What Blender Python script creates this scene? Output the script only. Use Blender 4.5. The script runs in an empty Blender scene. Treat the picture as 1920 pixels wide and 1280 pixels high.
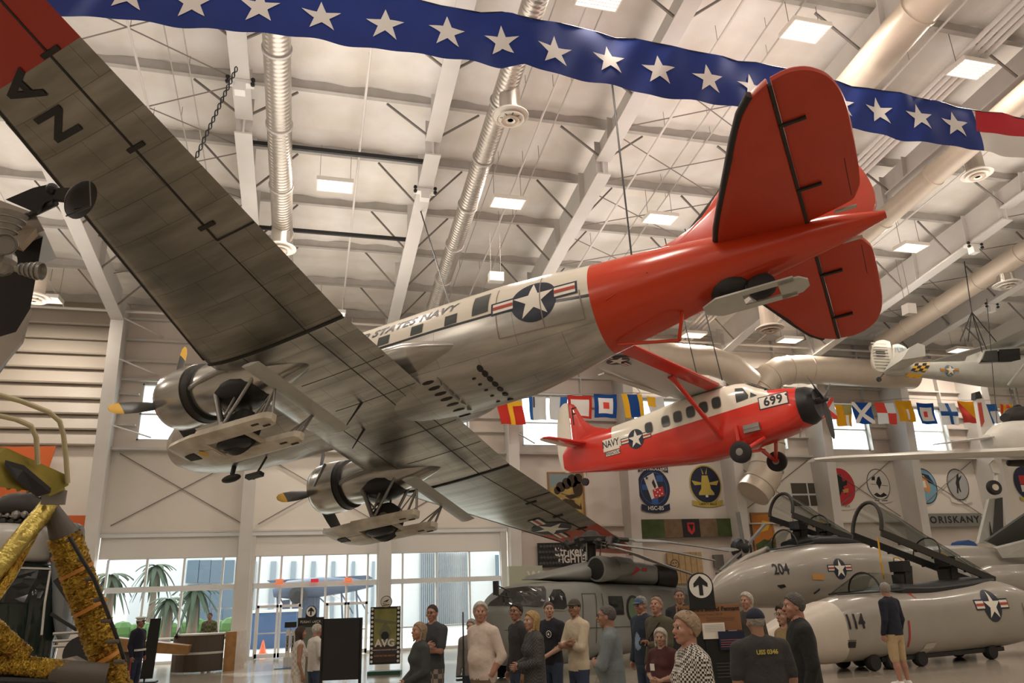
import bpy, bmesh, math, random
import numpy as np
from mathutils import Vector, Matrix, Euler
random.seed(7)
S = bpy.context.scene
COL = S.collection
PI = math.pi
R = math.radians

# ------------------------------------------------------------------ camera
F_PX = 1400.0
FW = Vector((0.2528018541, 0.9134309944, 0.3189593093))
RT = Vector((0.9662835247, -0.2550135330, -0.0355562647))
UP = Vector((-0.0488607461, -0.3171938156, 0.9471012148))
CAM = Vector((0, 0, 1.85))
cam_data = bpy.data.cameras.new('camera')
cam_data.sensor_width = 36.0
cam_data.lens = 36.0 * F_PX / 1920.0
cam_data.clip_end = 500
cam = bpy.data.objects.new('camera', cam_data)
COL.objects.link(cam)
cam.matrix_world = Matrix(((RT.x, UP.x, -FW.x, CAM.x), (RT.y, UP.y, -FW.y, CAM.y), (RT.z, UP.z, -FW.z, CAM.z), (0, 0, 0, 1)))
S.camera = cam


def ray(px, py):
    return FW + RT * ((px - 960) / F_PX) - UP * ((py - 640) / F_PX)


def at_d(px, py, d):
    return CAM + ray(px, py) * d


def at_x(px, py, X):
    r = ray(px, py)
    return CAM + r * (X / r.x)


def at_y(px, py, Y):
    r = ray(px, py)
    return CAM + r * (Y / r.y)


def at_z(px, py, Z):
    r = ray(px, py)
    return CAM + r * ((Z - CAM.z) / r.z)


# ------------------------------------------------------------------ dimensions of the hall
WY = 29.2          # inner face of the glazed wall
COLX = [-16.5, -11.7, -6.88, -2.03, 2.75, 7.62, 12.55, 17.35, 21.9, 26.35, 31.0, 35.7, 40.4, 45.1]   # steel frames
XL, XR, YB = -22.0, 52.0, -30.0
ROOF0, SLOPE = 12.8, 0.13


def roof_z(y):
    return ROOF0 + SLOPE * (WY - y) if y > -2 else ROOF0 + SLOPE * (WY + 2) - SLOPE * (-2 - y)


def at_roof(px, py, off=0.0):
    r = ray(px, py)
    k = (ROOF0 - off + SLOPE * WY - CAM.z) / (r.z + SLOPE * r.y)
    return CAM + r * k


# ------------------------------------------------------------------ colour management, world, lights
S.view_settings.view_transform = 'Standard'
S.view_settings.look = 'None'
S.view_settings.exposure = 0.0
S.view_settings.gamma = 1.0
S.view_settings.use_curve_mapping = False
world = bpy.data.worlds.new('sky')
S.world = world
world.use_nodes = True
wn = world.node_tree.nodes
wbg = wn['Background']
wbg.inputs[0].default_value = (0.93, 0.96, 1.0, 1)
wbg.inputs[1].default_value = 3.6
S.cycles.max_bounces = 6
S.cycles.diffuse_bounces = 3
S.cycles.glossy_bounces = 3
S.cycles.transparent_max_bounces = 12
S.cycles.transmission_bounces = 4
S.cycles.sample_clamp_indirect = 4.0

sun = bpy.data.lights.new('sun', 'SUN')
sun.energy = 5.0
sun.angle = R(2)
sun.color = (1, 0.95, 0.86)
suno = bpy.data.objects.new('sun', sun)
COL.objects.link(suno)
suno.rotation_euler = (R(38), R(12), R(200))

# hanging fluorescent fixtures seen in the photograph (pixel, offset below the roof) and the others of the hall
FIX_PX = [((1510, 57), 1.0), ((1820, 128), 1.0), ((628, 347), 1.2), ((952, 379), 1.2), ((1238, 409), 1.2),
          ((1708, 463), 1.2), ((84, 560), 1.3), ((1481, 637), 1.1), ((1800, 656), 1.1), ((1300, 627), 1.1), ((1125, -6), 1.0),
          ((622, 588), 1.2)]
FIX = [at_roof(p[0], p[1], o) for p, o in FIX_PX]
LAMP_W, LAMP_COL = 185.0, (1.0, 0.885, 0.76)


def area(name, loc, rot, sx, sy, e, c):
    l = bpy.data.lights.new(name, 'AREA')
    l.shape = 'RECTANGLE'
    l.size, l.size_y = sx, sy
    l.energy = e
    l.color = c
    o = bpy.data.objects.new(name, l)
    COL.objects.link(o)
    o.location = loc
    o.rotation_euler = rot
    return o


UPL_W = 175.0
HIDDEN_FIX = [Vector((x, y, roof_z(y) - 1.1)) for x in (-14, -5, 4, 13, 22, 31, 40) for y in (-14, -5, 4)]
HIDDEN_FIX += [Vector((x, y, roof_z(y) - 1.1)) for x, y in ((-14, 13), (-14, 22), (29, 12), (38, 13), (40, 22), (-6, 12))]
for p in FIX + HIDDEN_FIX:
    area('fixture_light', p + Vector((0, 0, -0.12)), (0, 0, 0), 1.2, 0.6, LAMP_W, LAMP_COL)

# broad unseen fill lamps added in mid-air to brighten the roof from below
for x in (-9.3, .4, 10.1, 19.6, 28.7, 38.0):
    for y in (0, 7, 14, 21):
        area('added_roof_fill', Vector((x, y, roof_z(y) - 4.2)), (PI, 0, 0), 5, 5, UPL_W * (.3 if x > 25 else .55 if x > 15 and y < 14 else 1), (1.0, 0.91, 0.83))

# ------------------------------------------------------------------ materials
MATS = {}


def mat(name, col, rough=0.5, metal=0.0, noise=0.0, nscale=4.0, bump=0.0, bscale=20.0, emis=None, spec=0.5, coat=0.0, dirt=None):
    if name in MATS:
        return MATS[name]
    m = bpy.data.materials.new(name)
    m.use_nodes = True
    nt = m.node_tree
    b = nt.nodes['Principled BSDF']
    b.inputs['Base Color'].default_value = (*col, 1)
    b.inputs['Roughness'].default_value = rough
    b.inputs['Metallic'].default_value = metal
    b.inputs['Specular IOR Level'].default_value = spec
    if coat:
        b.inputs['Coat Weight'].default_value = coat
        b.inputs['Coat Roughness'].default_value = 0.08
    if emis:
        b.inputs['Emission Color'].default_value = (*emis[0], 1)
        b.inputs['Emission Strength'].default_value = emis[1]
    tc = nt.nodes.new('ShaderNodeTexCoord')
    if noise:
        n = nt.nodes.new('ShaderNodeTexNoise')
        n.inputs['Scale'].default_value = nscale
        n.inputs['Detail'].default_value = 5
        nt.links.new(tc.outputs['Object'], n.inputs['Vector'])
        r = nt.nodes.new('ShaderNodeMapRange')
        r.inputs['From Min'].default_value = 0.3
        r.inputs['From Max'].default_value = 0.7
        r.inputs['To Min'].default_value = 0.0
        r.inputs['To Max'].default_value = 1.0
        nt.links.new(n.outputs['Fac'], r.inputs['Value'])
        mx = nt.nodes.new('ShaderNodeMix')
        mx.data_type = 'RGBA'
        d = dirt or tuple(c * (1 - noise) for c in col)
        mx.inputs['A'].default_value = (*d, 1)
        mx.inputs['B'].default_value = (*col, 1)
        nt.links.new(r.outputs['Result'], mx.inputs['Factor'])
        nt.links.new(mx.outputs['Result'], b.inputs['Base Color'])
    if bump:
        n2 = nt.nodes.new('ShaderNodeTexNoise')
        n2.inputs['Scale'].default_value = bscale
        n2.inputs['Detail'].default_value = 4
        nt.links.new(tc.outputs['Object'], n2.inputs['Vector'])
        bp = nt.nodes.new('ShaderNodeBump')
        bp.inputs['Strength'].default_value = bump
        bp.inputs['Distance'].default_value = 0.05
        nt.links.new(n2.outputs['Fac'], bp.inputs['Height'])
        nt.links.new(bp.outputs['Normal'], b.inputs['Normal'])
    MATS[name] = m
    return m


def glass(name, tint=(0.9, 0.95, 0.95), refl=0.12, alpha=0.9):
    if name in MATS:
        return MATS[name]
    m = bpy.data.materials.new(name)
    m.use_nodes = True
    nt = m.node_tree
    nt.nodes.clear()
    out = nt.nodes.new('ShaderNodeOutputMaterial')
    tr = nt.nodes.new('ShaderNodeBsdfTransparent')
    tr.inputs[0].default_value = (*tint, 1)
    gl = nt.nodes.new('ShaderNodeBsdfGlossy')
    gl.inputs['Roughness'].default_value = 0.03
    fr = nt.nodes.new('ShaderNodeFresnel')
    fr.inputs[0].default_value = 1.45
    ma = nt.nodes.new('ShaderNodeMath')
    ma.operation = 'MULTIPLY_ADD'
    ma.inputs[1].default_value = 1.0
    ma.inputs[2].default_value = refl * 0.3
    nt.links.new(fr.outputs[0], ma.inputs[0])
    mx = nt.nodes.new('ShaderNodeMixShader')
    ge = nt.nodes.new('ShaderNodeNewGeometry')
    inv = nt.nodes.new('ShaderNodeMath')
    inv.operation = 'SUBTRACT'
    inv.inputs[0].default_value = 1.0
    nt.links.new(ge.outputs['Backfacing'], inv.inputs[1])
    mu = nt.nodes.new('ShaderNodeMath')
    mu.operation = 'MULTIPLY'
    nt.links.new(ma.outputs[0], mu.inputs[0])
    nt.links.new(inv.outputs[0], mu.inputs[1])
    nt.links.new(mu.outputs[0], mx.inputs[0])
    nt.links.new(tr.outputs[0], mx.inputs[1])
    nt.links.new(gl.outputs[0], mx.inputs[2])
    nt.links.new(mx.outputs[0], out.inputs[0])
    MATS[name] = m
    return m


# ------------------------------------------------------------------ mesh builder
class MB:
    def __init__(s):
        s.v = []
        s.f = []
        s.m = []
        s.mi = 0

    def add(s, vs, fs):
        o = len(s.v)
        s.v.extend([tuple(v) for v in vs])
        for f in fs:
            s.f.append(tuple(i + o for i in f))
            s.m.append(s.mi)
        return s

    def box(s, a, b):
        x0, y0, z0 = a
        x1, y1, z1 = b
        return s.add([(x0, y0, z0), (x1, y0, z0), (x1, y1, z0), (x0, y1, z0), (x0, y0, z1), (x1, y0, z1), (x1, y1, z1), (x0, y1, z1)],
                     [(0, 3, 2, 1), (4, 5, 6, 7), (0, 1, 5, 4), (1, 2, 6, 5), (2, 3, 7, 6), (3, 0, 4, 7)])

    def bar(s, p, q, w, h=None, up=(0, 0, 1)):
        """box beam from p to q, w wide, h high"""
        h = w if h is None else h
        p, q = Vector(p), Vector(q)
        d = (q - p).normalized()
        u = Vector(up)
        if abs(d.dot(u)) > 0.98:
            u = Vector((1, 0, 0))
        sx = d.cross(u).normalized()
        sz = sx.cross(d).normalized()
        vs = []
        for c in (p, q):
            for i, j in ((-1, -1), (1, -1), (1, 1), (-1, 1)):
                vs.append(c + sx * (i * w / 2) + sz * (j * h / 2))
        return s.add(vs, [(0, 3, 2, 1), (4, 5, 6, 7), (0, 1, 5, 4), (1, 2, 6, 5), (2, 3, 7, 6), (3, 0, 4, 7)])

    def tube(s, pts, r, n=10, cap=True, radii=None, closed=False):
        pts = [Vector(p) for p in pts]
        rings = []
        prev = None
        N = len(pts)
        for i, p in enumerate(pts):
            a = pts[max(0, i - 1)]
            b = pts[min(N - 1, i + 1)]
            d = (b - a)
            d = d.normalized() if d.length > 1e-9 else Vector((0, 0, 1))
            if prev is None:
                u = Vector((0, 0, 1)) if abs(d.z) < 0.9 else Vector((1, 0, 0))
                x = d.cross(u).normalized()
            else:
                x = (prev - d * prev.dot(d))
                x = x.normalized() if x.length > 1e-6 else d.orthogonal().normalized()
            prev = x
            y = d.cross(x)
            rr = radii[i] if radii else r
            rings.append([p + x * (rr * math.cos(2 * PI * k / n)) + y * (rr * math.sin(2 * PI * k / n)) for k in range(n)])
        return s.loft(rings, cap=cap)

    def loft(s, rings, cap=True, closed=True, flip=False):
        n = len(rings[0])
        vs = [v for r_ in rings for v in r_]
        fs = []
        for i in range(len(rings) - 1):
            for k in range(n if closed else n - 1):
                a, b = i * n + k, i * n + (k + 1) % n
                q = (a, b, b + n, a + n)
                fs.append(q[::-1] if flip else q)
        if cap and closed:
            fs.append(tuple(range(n))[::-1] if not flip else tuple(range(n)))
            e = (len(rings) - 1) * n
            fs.append(tuple(range(e, e + n)) if not flip else tuple(range(e, e + n))[::-1])
        return s.add(vs, fs)

    def disc(s, c, nrm, r, n=24, inner=0.0):
        c, nrm = Vector(c), Vector(nrm).normalized()
        x = nrm.orthogonal().normalized()
        y = nrm.cross(x)
        o = [c + x * (r * math.cos(2 * PI * k / n)) + y * (r * math.sin(2 * PI * k / n)) for k in range(n)]
        if inner:
            i_ = [c + x * (inner * math.cos(2 * PI * k / n)) + y * (inner * math.sin(2 * PI * k / n)) for k in range(n)]
            return s.add(o + i_, [(k, (k + 1) % n, n + (k + 1) % n, n + k) for k in range(n)])
        return s.add(o, [tuple(range(n))])

    def lathe(s, c, axis, prof, n=24, x=None):
        """prof: list of (distance along axis, radius)"""
        c, ax = Vector(c), Vector(axis).normalized()
        x = Vector(x) if x is not None else ax.orthogonal().normalized()
        y = ax.cross(x)
        rings = [[c + ax * d + x * (r_ * math.cos(2 * PI * k / n)) + y * (r_ * math.sin(2 * PI * k / n)) for k in range(n)] for d, r_ in prof]
        return s.loft(rings)

    def prism(s, outline, vec):
        """extrude a planar outline (3d points) along vec"""
        n = len(outline)
        o = [Vector(p) for p in outline]
        v = Vector(vec)
        vs = o + [p + v for p in o]
        return s.add(vs, [tuple(range(n))[::-1], tuple(range(n, 2 * n))] + [(k, (k + 1) % n, n + (k + 1) % n, n + k) for k in range(n)])

    def sphere(s, c, r, n=12, m=8, sc=(1, 1, 1), rot=None):
        c = Vector(c)
        rings = []
        for i in range(m + 1):
            t = PI * i / m
            ring = []
            for k in range(n):
                a = 2 * PI * k / n
                p = Vector((math.sin(t) * math.cos(a) * sc[0], math.sin(t) * math.sin(a) * sc[1], -math.cos(t) * sc[2])) * r
                if i in (0, m):
                    p = Vector((1e-5 * math.cos(a), 1e-5 * math.sin(a), -math.cos(t) * sc[2] * r))
                if rot is not None:
                    p = rot @ p
                ring.append(c + p)
            rings.append(ring)
        return s.loft(rings)

    def grid(s, fn, nu, nv):
        vs = [fn(i / nu, j / nv) for j in range(nv + 1) for i in range(nu + 1)]
        fs = [(j * (nu + 1) + i, j * (nu + 1) + i + 1, (j + 1) * (nu + 1) + i + 1, (j + 1) * (nu + 1) + i) for j in range(nv) for i in range(nu)]
        return s.add(vs, fs)

    def mesh(s, name, mats, smooth=None):
        me = bpy.data.meshes.new(name)
        me.from_pydata([tuple(v) for v in s.v], [], s.f)
        if not isinstance(mats, (list, tuple)):
            mats = [mats]
        for m in mats:
            me.materials.append(m)
        if max(s.m or [0]) > 0:
            me.polygons.foreach_set('material_index', s.m)
        if smooth is not None:
            me.polygons.foreach_set('use_smooth', [True] * len(me.polygons))
            me.set_sharp_from_angle(angle=R(smooth))
        me.validate()
        me.update()
        return me

    def obj(s, name, mats, parent=None, smooth=None, label=None):
        o = bpy.data.objects.new(name, s.mesh(name, mats, smooth))
        COL.objects.link(o)
        if parent is not None:
            o.parent = parent
        if label:
            o['label'] = label
        return o


def tag(o, label, cat, group=None, kind=None):
    o['label'] = label
    o['category'] = cat
    if group:
        o['group'] = group
    if kind:
        o['kind'] = kind
    return o


def structure(o):
    o['kind'] = 'structure'
    return o


def empty(name, loc=(0, 0, 0), rz=0, mw=None):
    o = bpy.data.objects.new(name, None)
    o.empty_display_size = 0.2
    COL.objects.link(o)
    if mw is not None:
        o.matrix_world = mw
    else:
        o.location = loc
        o.rotation_euler = (0, 0, rz)
    return o


def thing(name, label, cat, loc=(0, 0, 0), rz=0, group=None, mw=None):
    return tag(empty(name, loc, rz, mw), label, cat, group)


_depth = {}


def copy_tree(o, parent=None):
    c = o.copy()
    COL.objects.link(c)
    if parent is not None:
        c.parent = parent
    for ch in [k for k in bpy.data.objects if k.parent == o]:
        copy_tree(ch, c)
    return c


def text2d(txt, size=1.0, bold=0.0, align='CENTER', spacing=1.0):
    cu = bpy.data.curves.new('t', 'FONT')
    cu.body = txt
    cu.size = size
    cu.align_x = align
    cu.align_y = 'CENTER'
    cu.offset = bold
    cu.space_character = spacing
    cu.resolution_u = 3
    ob = bpy.data.objects.new('t', cu)
    COL.objects.link(ob)
    dg = bpy.context.evaluated_depsgraph_get()
    me = bpy.data.meshes.new_from_object(ob.evaluated_get(dg))
    v = [(p.co.x, p.co.y) for p in me.vertices]
    f = [tuple(p.vertices) for p in me.polygons]
    bpy.data.objects.remove(ob)
    bpy.data.meshes.remove(me)
    return v, f


def refine(v, f, L):
    """triangulate and cut 2d polygons until no edge is longer than L"""
    bm = bmesh.new()
    vs = [bm.verts.new((x, y, 0)) for x, y in v]
    for q in f:
        try:
            bm.faces.new([vs[i] for i in q])
        except ValueError:
            pass
    bmesh.ops.triangulate(bm, faces=bm.faces[:])
    for _ in range(6):
        es = [e for e in bm.edges if e.calc_length() > L]
        if not es:
            break
        bmesh.ops.subdivide_edges(bm, edges=es, cuts=1)
        bmesh.ops.triangulate(bm, faces=[q for q in bm.faces if len(q.verts) > 3])
    bm.verts.index_update()
    v2 = [(p.co.x, p.co.y) for p in bm.verts]
    f2 = [tuple(p.index for p in q.verts) for q in bm.faces]
    bm.free()
    return v2, f2


def circle2(r, n=40, cx=0, cy=0, sy=1):
    return [(cx + r * math.cos(2 * PI * k / n), cy + r * sy * math.sin(2 * PI * k / n)) for k in range(n)]


def star2(r, cx=0, cy=0, rot=0.0, inner=0.382):
    return [(cx + (r if k % 2 == 0 else r * inner) * math.sin(rot + PI * k / 5), cy + (r if k % 2 == 0 else r * inner) * math.cos(rot + PI * k / 5)) for k in range(10)]


def rect2(x0, y0, x1, y1):
    return [(x0, y0), (x1, y0), (x1, y1), (x0, y1)]


class Decal:
    """flat print laid on a surface: layers of 2d outlines carried by fn(u, v, lift)"""

    def __init__(s, fn, L=None, step=0.004):
        s.fn, s.L, s.step = fn, L, step
        s.mb = MB()
        s.mats = []
        s.k = 0

    def layer(s, v, f, m):
        if s.L:
            v, f = refine(v, f, s.L)
        if m not in s.mats:
            s.mats.append(m)
        s.mb.mi = s.mats.index(m)
        s.k += 1
        s.mb.add([s.fn(x, y, s.k * s.step) for x, y in v], f)
        return s

    def poly(s, pts, m):
        return s.layer(pts, [tuple(range(len(pts)))], m)

    def polys(s, lst, m):
        v, f = [], []
        for p in lst:
            f.append(tuple(range(len(v), len(v) + len(p))))
            v += list(p)
        return s.layer(v, f, m)

    def text(s, t, x, y, size, m, bold=0.0, rot=0.0, sx=1.0, spacing=1.0, shear=0.0):
        v, f = text2d(t, size, bold, spacing=spacing)
        c, sn = math.cos(rot), math.sin(rot)
        v = [((a + b * shear) * sx, b) for a, b in v]
        return s.layer([(x + a * c - b * sn, y + a * sn + b * c) for a, b in v], f, m)

    def obj(s, name, parent=None, label=None):
        return s.mb.obj(name, s.mats, parent, label=label)


def plane_fn(o, ux, uy):
    o, ux, uy = Vector(o), Vector(ux), Vector(uy)
    n = ux.cross(uy).normalized()
    return lambda u, v, h: o + ux * u + uy * v + n * h
# ------------------------------------------------------------------ the hall: floor, roof, walls
M_floor = mat('polished concrete', (0.44, 0.39, 0.32), 0.14, noise=0.12, nscale=0.6, spec=0.5)
M_wall = mat('cream painted board', (0.80, 0.74, 0.66), 0.75, noise=0.04, nscale=0.8)
M_liner = mat('pinkish steel liner', (0.78, 0.69, 0.61), 0.55, noise=0.06, nscale=1.2)
M_steel = mat('light grey painted steel', (0.66, 0.63, 0.59), 0.55, noise=0.08, nscale=1.5)
M_purlin = mat('mill finish purlin steel', (0.50, 0.47, 0.43), 0.5, noise=0.15, nscale=3)
M_dark = mat('dark brace steel', (0.22, 0.20, 0.18), 0.6)
M_roof = mat('white vinyl roof insulation', (0.86, 0.83, 0.79), 0.6, noise=0.07, nscale=0.9, bump=0.55, bscale=1.6, dirt=(0.74, 0.68, 0.60))
M_frame = mat('white aluminium frame', (0.72, 0.72, 0.71), 0.4)
M_shade = mat('white roller shade', (0.74, 0.70, 0.65), 0.8)
M_glass = glass('window glass')
M_black = mat('black', (0.012, 0.012, 0.013), 0.45)
M_white = mat('white paint', (0.82, 0.80, 0.76), 0.5)
M_siding = mat('beige ribbed siding', (0.50, 0.44, 0.37), 0.45, metal=0.0, noise=0.1, nscale=0.8)
M_rod = mat('bare rod steel', (0.25, 0.21, 0.19), 0.5)
M_pipe = mat('white pipe', (0.75, 0.70, 0.66), 0.4)
M_redp = mat('sprinkler red pipe', (0.55, 0.25, 0.22), 0.45)

structure(MB().box((XL, YB, -0.2), (XR, WY + 0.35, 0)).obj('floor', M_floor))


# roof underside: insulation blanket sagging between the purlins
PUR = [WY - 0.35 - 2.42 * k for k in range(0, 24)]
rf = MB()


def roofpt(u, v):
    x = XL + (XR - XL) * u
    y = WY + 0.3 - (WY + 0.3 - YB) * v
    ph = ((WY - 0.35 - y) / 2.42) % 1.0
    edge = math.exp(-((min(ph, 1 - ph)) / 0.09) ** 2)
    wob = 0.02 * math.sin(x * 2.1 + y) + 0.025 * math.sin(x * 5.3 + 2.0 * y)
    sag = 0.035 * abs(math.sin(2 * PI * ph)) + 0.012 * math.sin(ph * 25 + x * 0.4)
    return (x, y, roof_z(y) + 0.12 - sag - edge * (0.05 + 0.03 * math.sin(x * 1.3 + 3 * math.sin(x * 0.7 + y))) + wob * (0.3 + edge))


rf.grid(roofpt, 260, 520)
structure(rf.obj('ceiling', M_roof, smooth=180))
structure(MB().box((XL, YB, 17.9), (XR, WY + 0.3, 18.0)).obj('roof_deck', M_steel))

pm = None
for i, y in enumerate(PUR):
    if y < 3:
        continue
    z = roof_z(y) - 0.02
    b = MB().box((XL, y - 0.035, z - 0.19), (XR, y + 0.035, z + 0.1))
    b.box((XL, y - 0.10, z - 0.21), (XR, y + 0.035, z - 0.192))
    structure(b.obj('roof_purlin', M_purlin))

# steel frames: tapered column, haunched rafter, stiffeners
KY = 27.55


def frame(X):
    root = structure(empty('steel_frame', (X, WY, 0)))
    fw = 0.21

    def rel(b):
        b.v = [(v[0], v[1] - WY, v[2]) for v in b.v]
        return b
    yb0, yk = 28.25, KY
    c = MB()
    c.bar((0, yb0, 0), (0, yk, 11.55), 2 * fw, 0.05, up=(0, 1, 0))
    rel(c).obj('front_flange', M_steel, root)
    c = MB()
    t = 0.025
    prof = [(yb0, 0), (yk, 11.55), (yk + 0.1, 12.4), (WY, 12.6), (WY, 0)]
    c.prism([(-t, y, z) for y, z in prof], (2 * t, 0, 0))
    rel(c).obj('column_web', M_steel, root)
    yk2, zk2 = 17.1, 12.98
    bot = [(yk, 11.55), (yk2, zk2), (yk2, zk2 + 0.4), (3.0, zk2 + 0.4 + (yk2 - 3.0) * 0.12)]
    top = [(3.0, roof_z(3.0) - 0.3), (WY, roof_z(WY) - 0.3)]
    c = MB()
    c.prism([(-t, y, z) for y, z in [bot[0], bot[1], bot[2], bot[3], top[0], (yk + .1, roof_z(yk) - 0.3)]], (2 * t, 0, 0))
    rel(c).obj('rafter_web', M_steel, root)
    c = MB()
    c.bar((0, yk, 11.55), (0, yk2, zk2), 2 * fw, 0.05)
    c.bar((0, yk2, zk2 + 0.4), (0, 3.0, bot[3][1]), 2 * fw, 0.045)
    rel(c).obj('bottom_flange', M_steel, root)
    for (ya, yb) in ((yk - 0.02, yk + 0.35), (24.4, 24.4), (21.1, 21.0), (18.65, 18.6), (17.25, 17.2), (16.3, 16.2), (11.4, 11.35), (6.5, 6.5)):
        za = 11.55 + (yk - ya) * (zk2 - 11.55) / (yk - yk2) if ya > yk2 else zk2 + 0.4 + (yk2 - ya) * 0.12
        c = MB()
        c.bar((0, ya, za), (0, yb, roof_z(yb) - 0.3), 2 * fw - 0.04, 0.02, up=(0, 1, 0))
        rel(c).obj('stiffener', M_steel, root)
    # flange braces from the purlins down to the bottom flange
    for y in PUR[1:]:
        if y < 6 or y > 27:
            continue
        zb = 11.6 + (yk - y) * (zk2 - 11.55) / (yk - yk2) if y > yk2 else zk2 + 0.42 + (yk2 - y) * 0.12
        for sx in (-1, 1):
            c = MB().bar((sx * 0.15, y + 0.25, zb + 0.02), (sx * 1.25, y + 0.25, roof_z(y) - 0.12), 0.05, 0.05)
            rel(c).obj('flange_brace', M_dark, root)
    return root


for X in COLX[1:]:
    frame(X)

# hanging bar between frames A and B (curtain rail), seen as a black bar
for (x0, x1, y) in ((-2.0, 2.75, 17.9), (-2.0, 2.75, 21.7)):
    z = 11.5 + (KY - y) * 0.137 + 0.25
    b = MB().bar((x0, y, z + 0.15), (x1, y, z + 0.15), 0.09, 0.11)
    structure(b.obj('cross_rail', M_black))

# X rod bracing under the roof in two bays
for (xa, xb) in ((7.62, 12.55), (21.9, 26.35), (-6.88, -2.03)):
    ys = [26.2, 23.9, 21.4, 19.0, 16.5, 14.0]
    for a, c in zip(ys, ys[1:]):
        for (p, q) in (((xa, a), (xb, c)), ((xa, c), (xb, a))):
            za, zb = roof_z(p[1]) - 0.45, roof_z(q[1]) - 0.45
            structure(MB().tube([(p[0], p[1], za), (q[0], q[1], zb)], 0.018, 5).obj('brace_rod', M_rod))

# sprinkler pipes and conduits along the slope
for (X, off, r, m) in ((-4.4, 0.5, 0.03, M_pipe), (0.9, 0.5, 0.035, M_pipe), (5.6, 0.45, 0.03, M_pipe), (6.0, 0.45, 0.02, M_purlin), (9.1, 0.5, 0.035, M_pipe),
                      (10.2, 0.3, 0.02, M_purlin), (10.7, 0.3, 0.02, M_purlin), (14.5, 0.4, 0.03, M_pipe), (19.7, 0.4, 0.03, M_pipe), (-3.3, 0.3, 0.015, M_purlin),
                      (-3.7, 0.3, 0.015, M_purlin), (4.9, 0.3, 0.015, M_purlin), (-9.0, 0.5, 0.03, M_pipe)):
    b = MB().tube([(X, 4, roof_z(4) - off), (X, 28.9, roof_z(28.9) - off)], r, 7)
    root = structure(b.obj('ceiling_pipe', m))
    for y in range(6, 28, 3):
        yy = y + (X * 7 % 1) * 1.5
        MB().tube([(X, yy, roof_z(yy) - off), (X, yy, roof_z(yy))], 0.008, 4).obj('hanger_rod', M_rod, root)
cb = structure(empty('conduit_bundle', (15.6, 16, 13)))
for k in range(4):
    X = 15.35 + 0.22 * k
    MB().tube([(X - 15.6, 4 - 16, roof_z(4) - 0.75 - 13), (X - 15.6, 28.5 - 16, roof_z(28.5) - 0.75 - 13)], 0.065, 8).obj('conduit', M_pipe, cb, smooth=60)
MB().box((-0.4, -8, roof_z(8) - 13 - 0.9), (0.5, -7.95, roof_z(8) - 13 - 0.84)).obj('conduit_hanger', M_steel, cb)
# long pipe along the eave
b = MB().tube([(-14, 27.9, 12.0), (30, 27.9, 12.0)], 0.05, 8)
structure(b.obj('eave_pipe', M_pipe))

# ---- glazed wall
zG, zT, zL, zP, zW0, zW1 = 3.41, 2.40, 4.34, 7.16, 7.55, 9.68


def wall_piece(name, x0, x1, z0, z1, m, y0=WY, y1=WY + 0.25):
    return structure(MB().box((x0, y0, z0), (x1, y1, z1)).obj(name, m))


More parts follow.
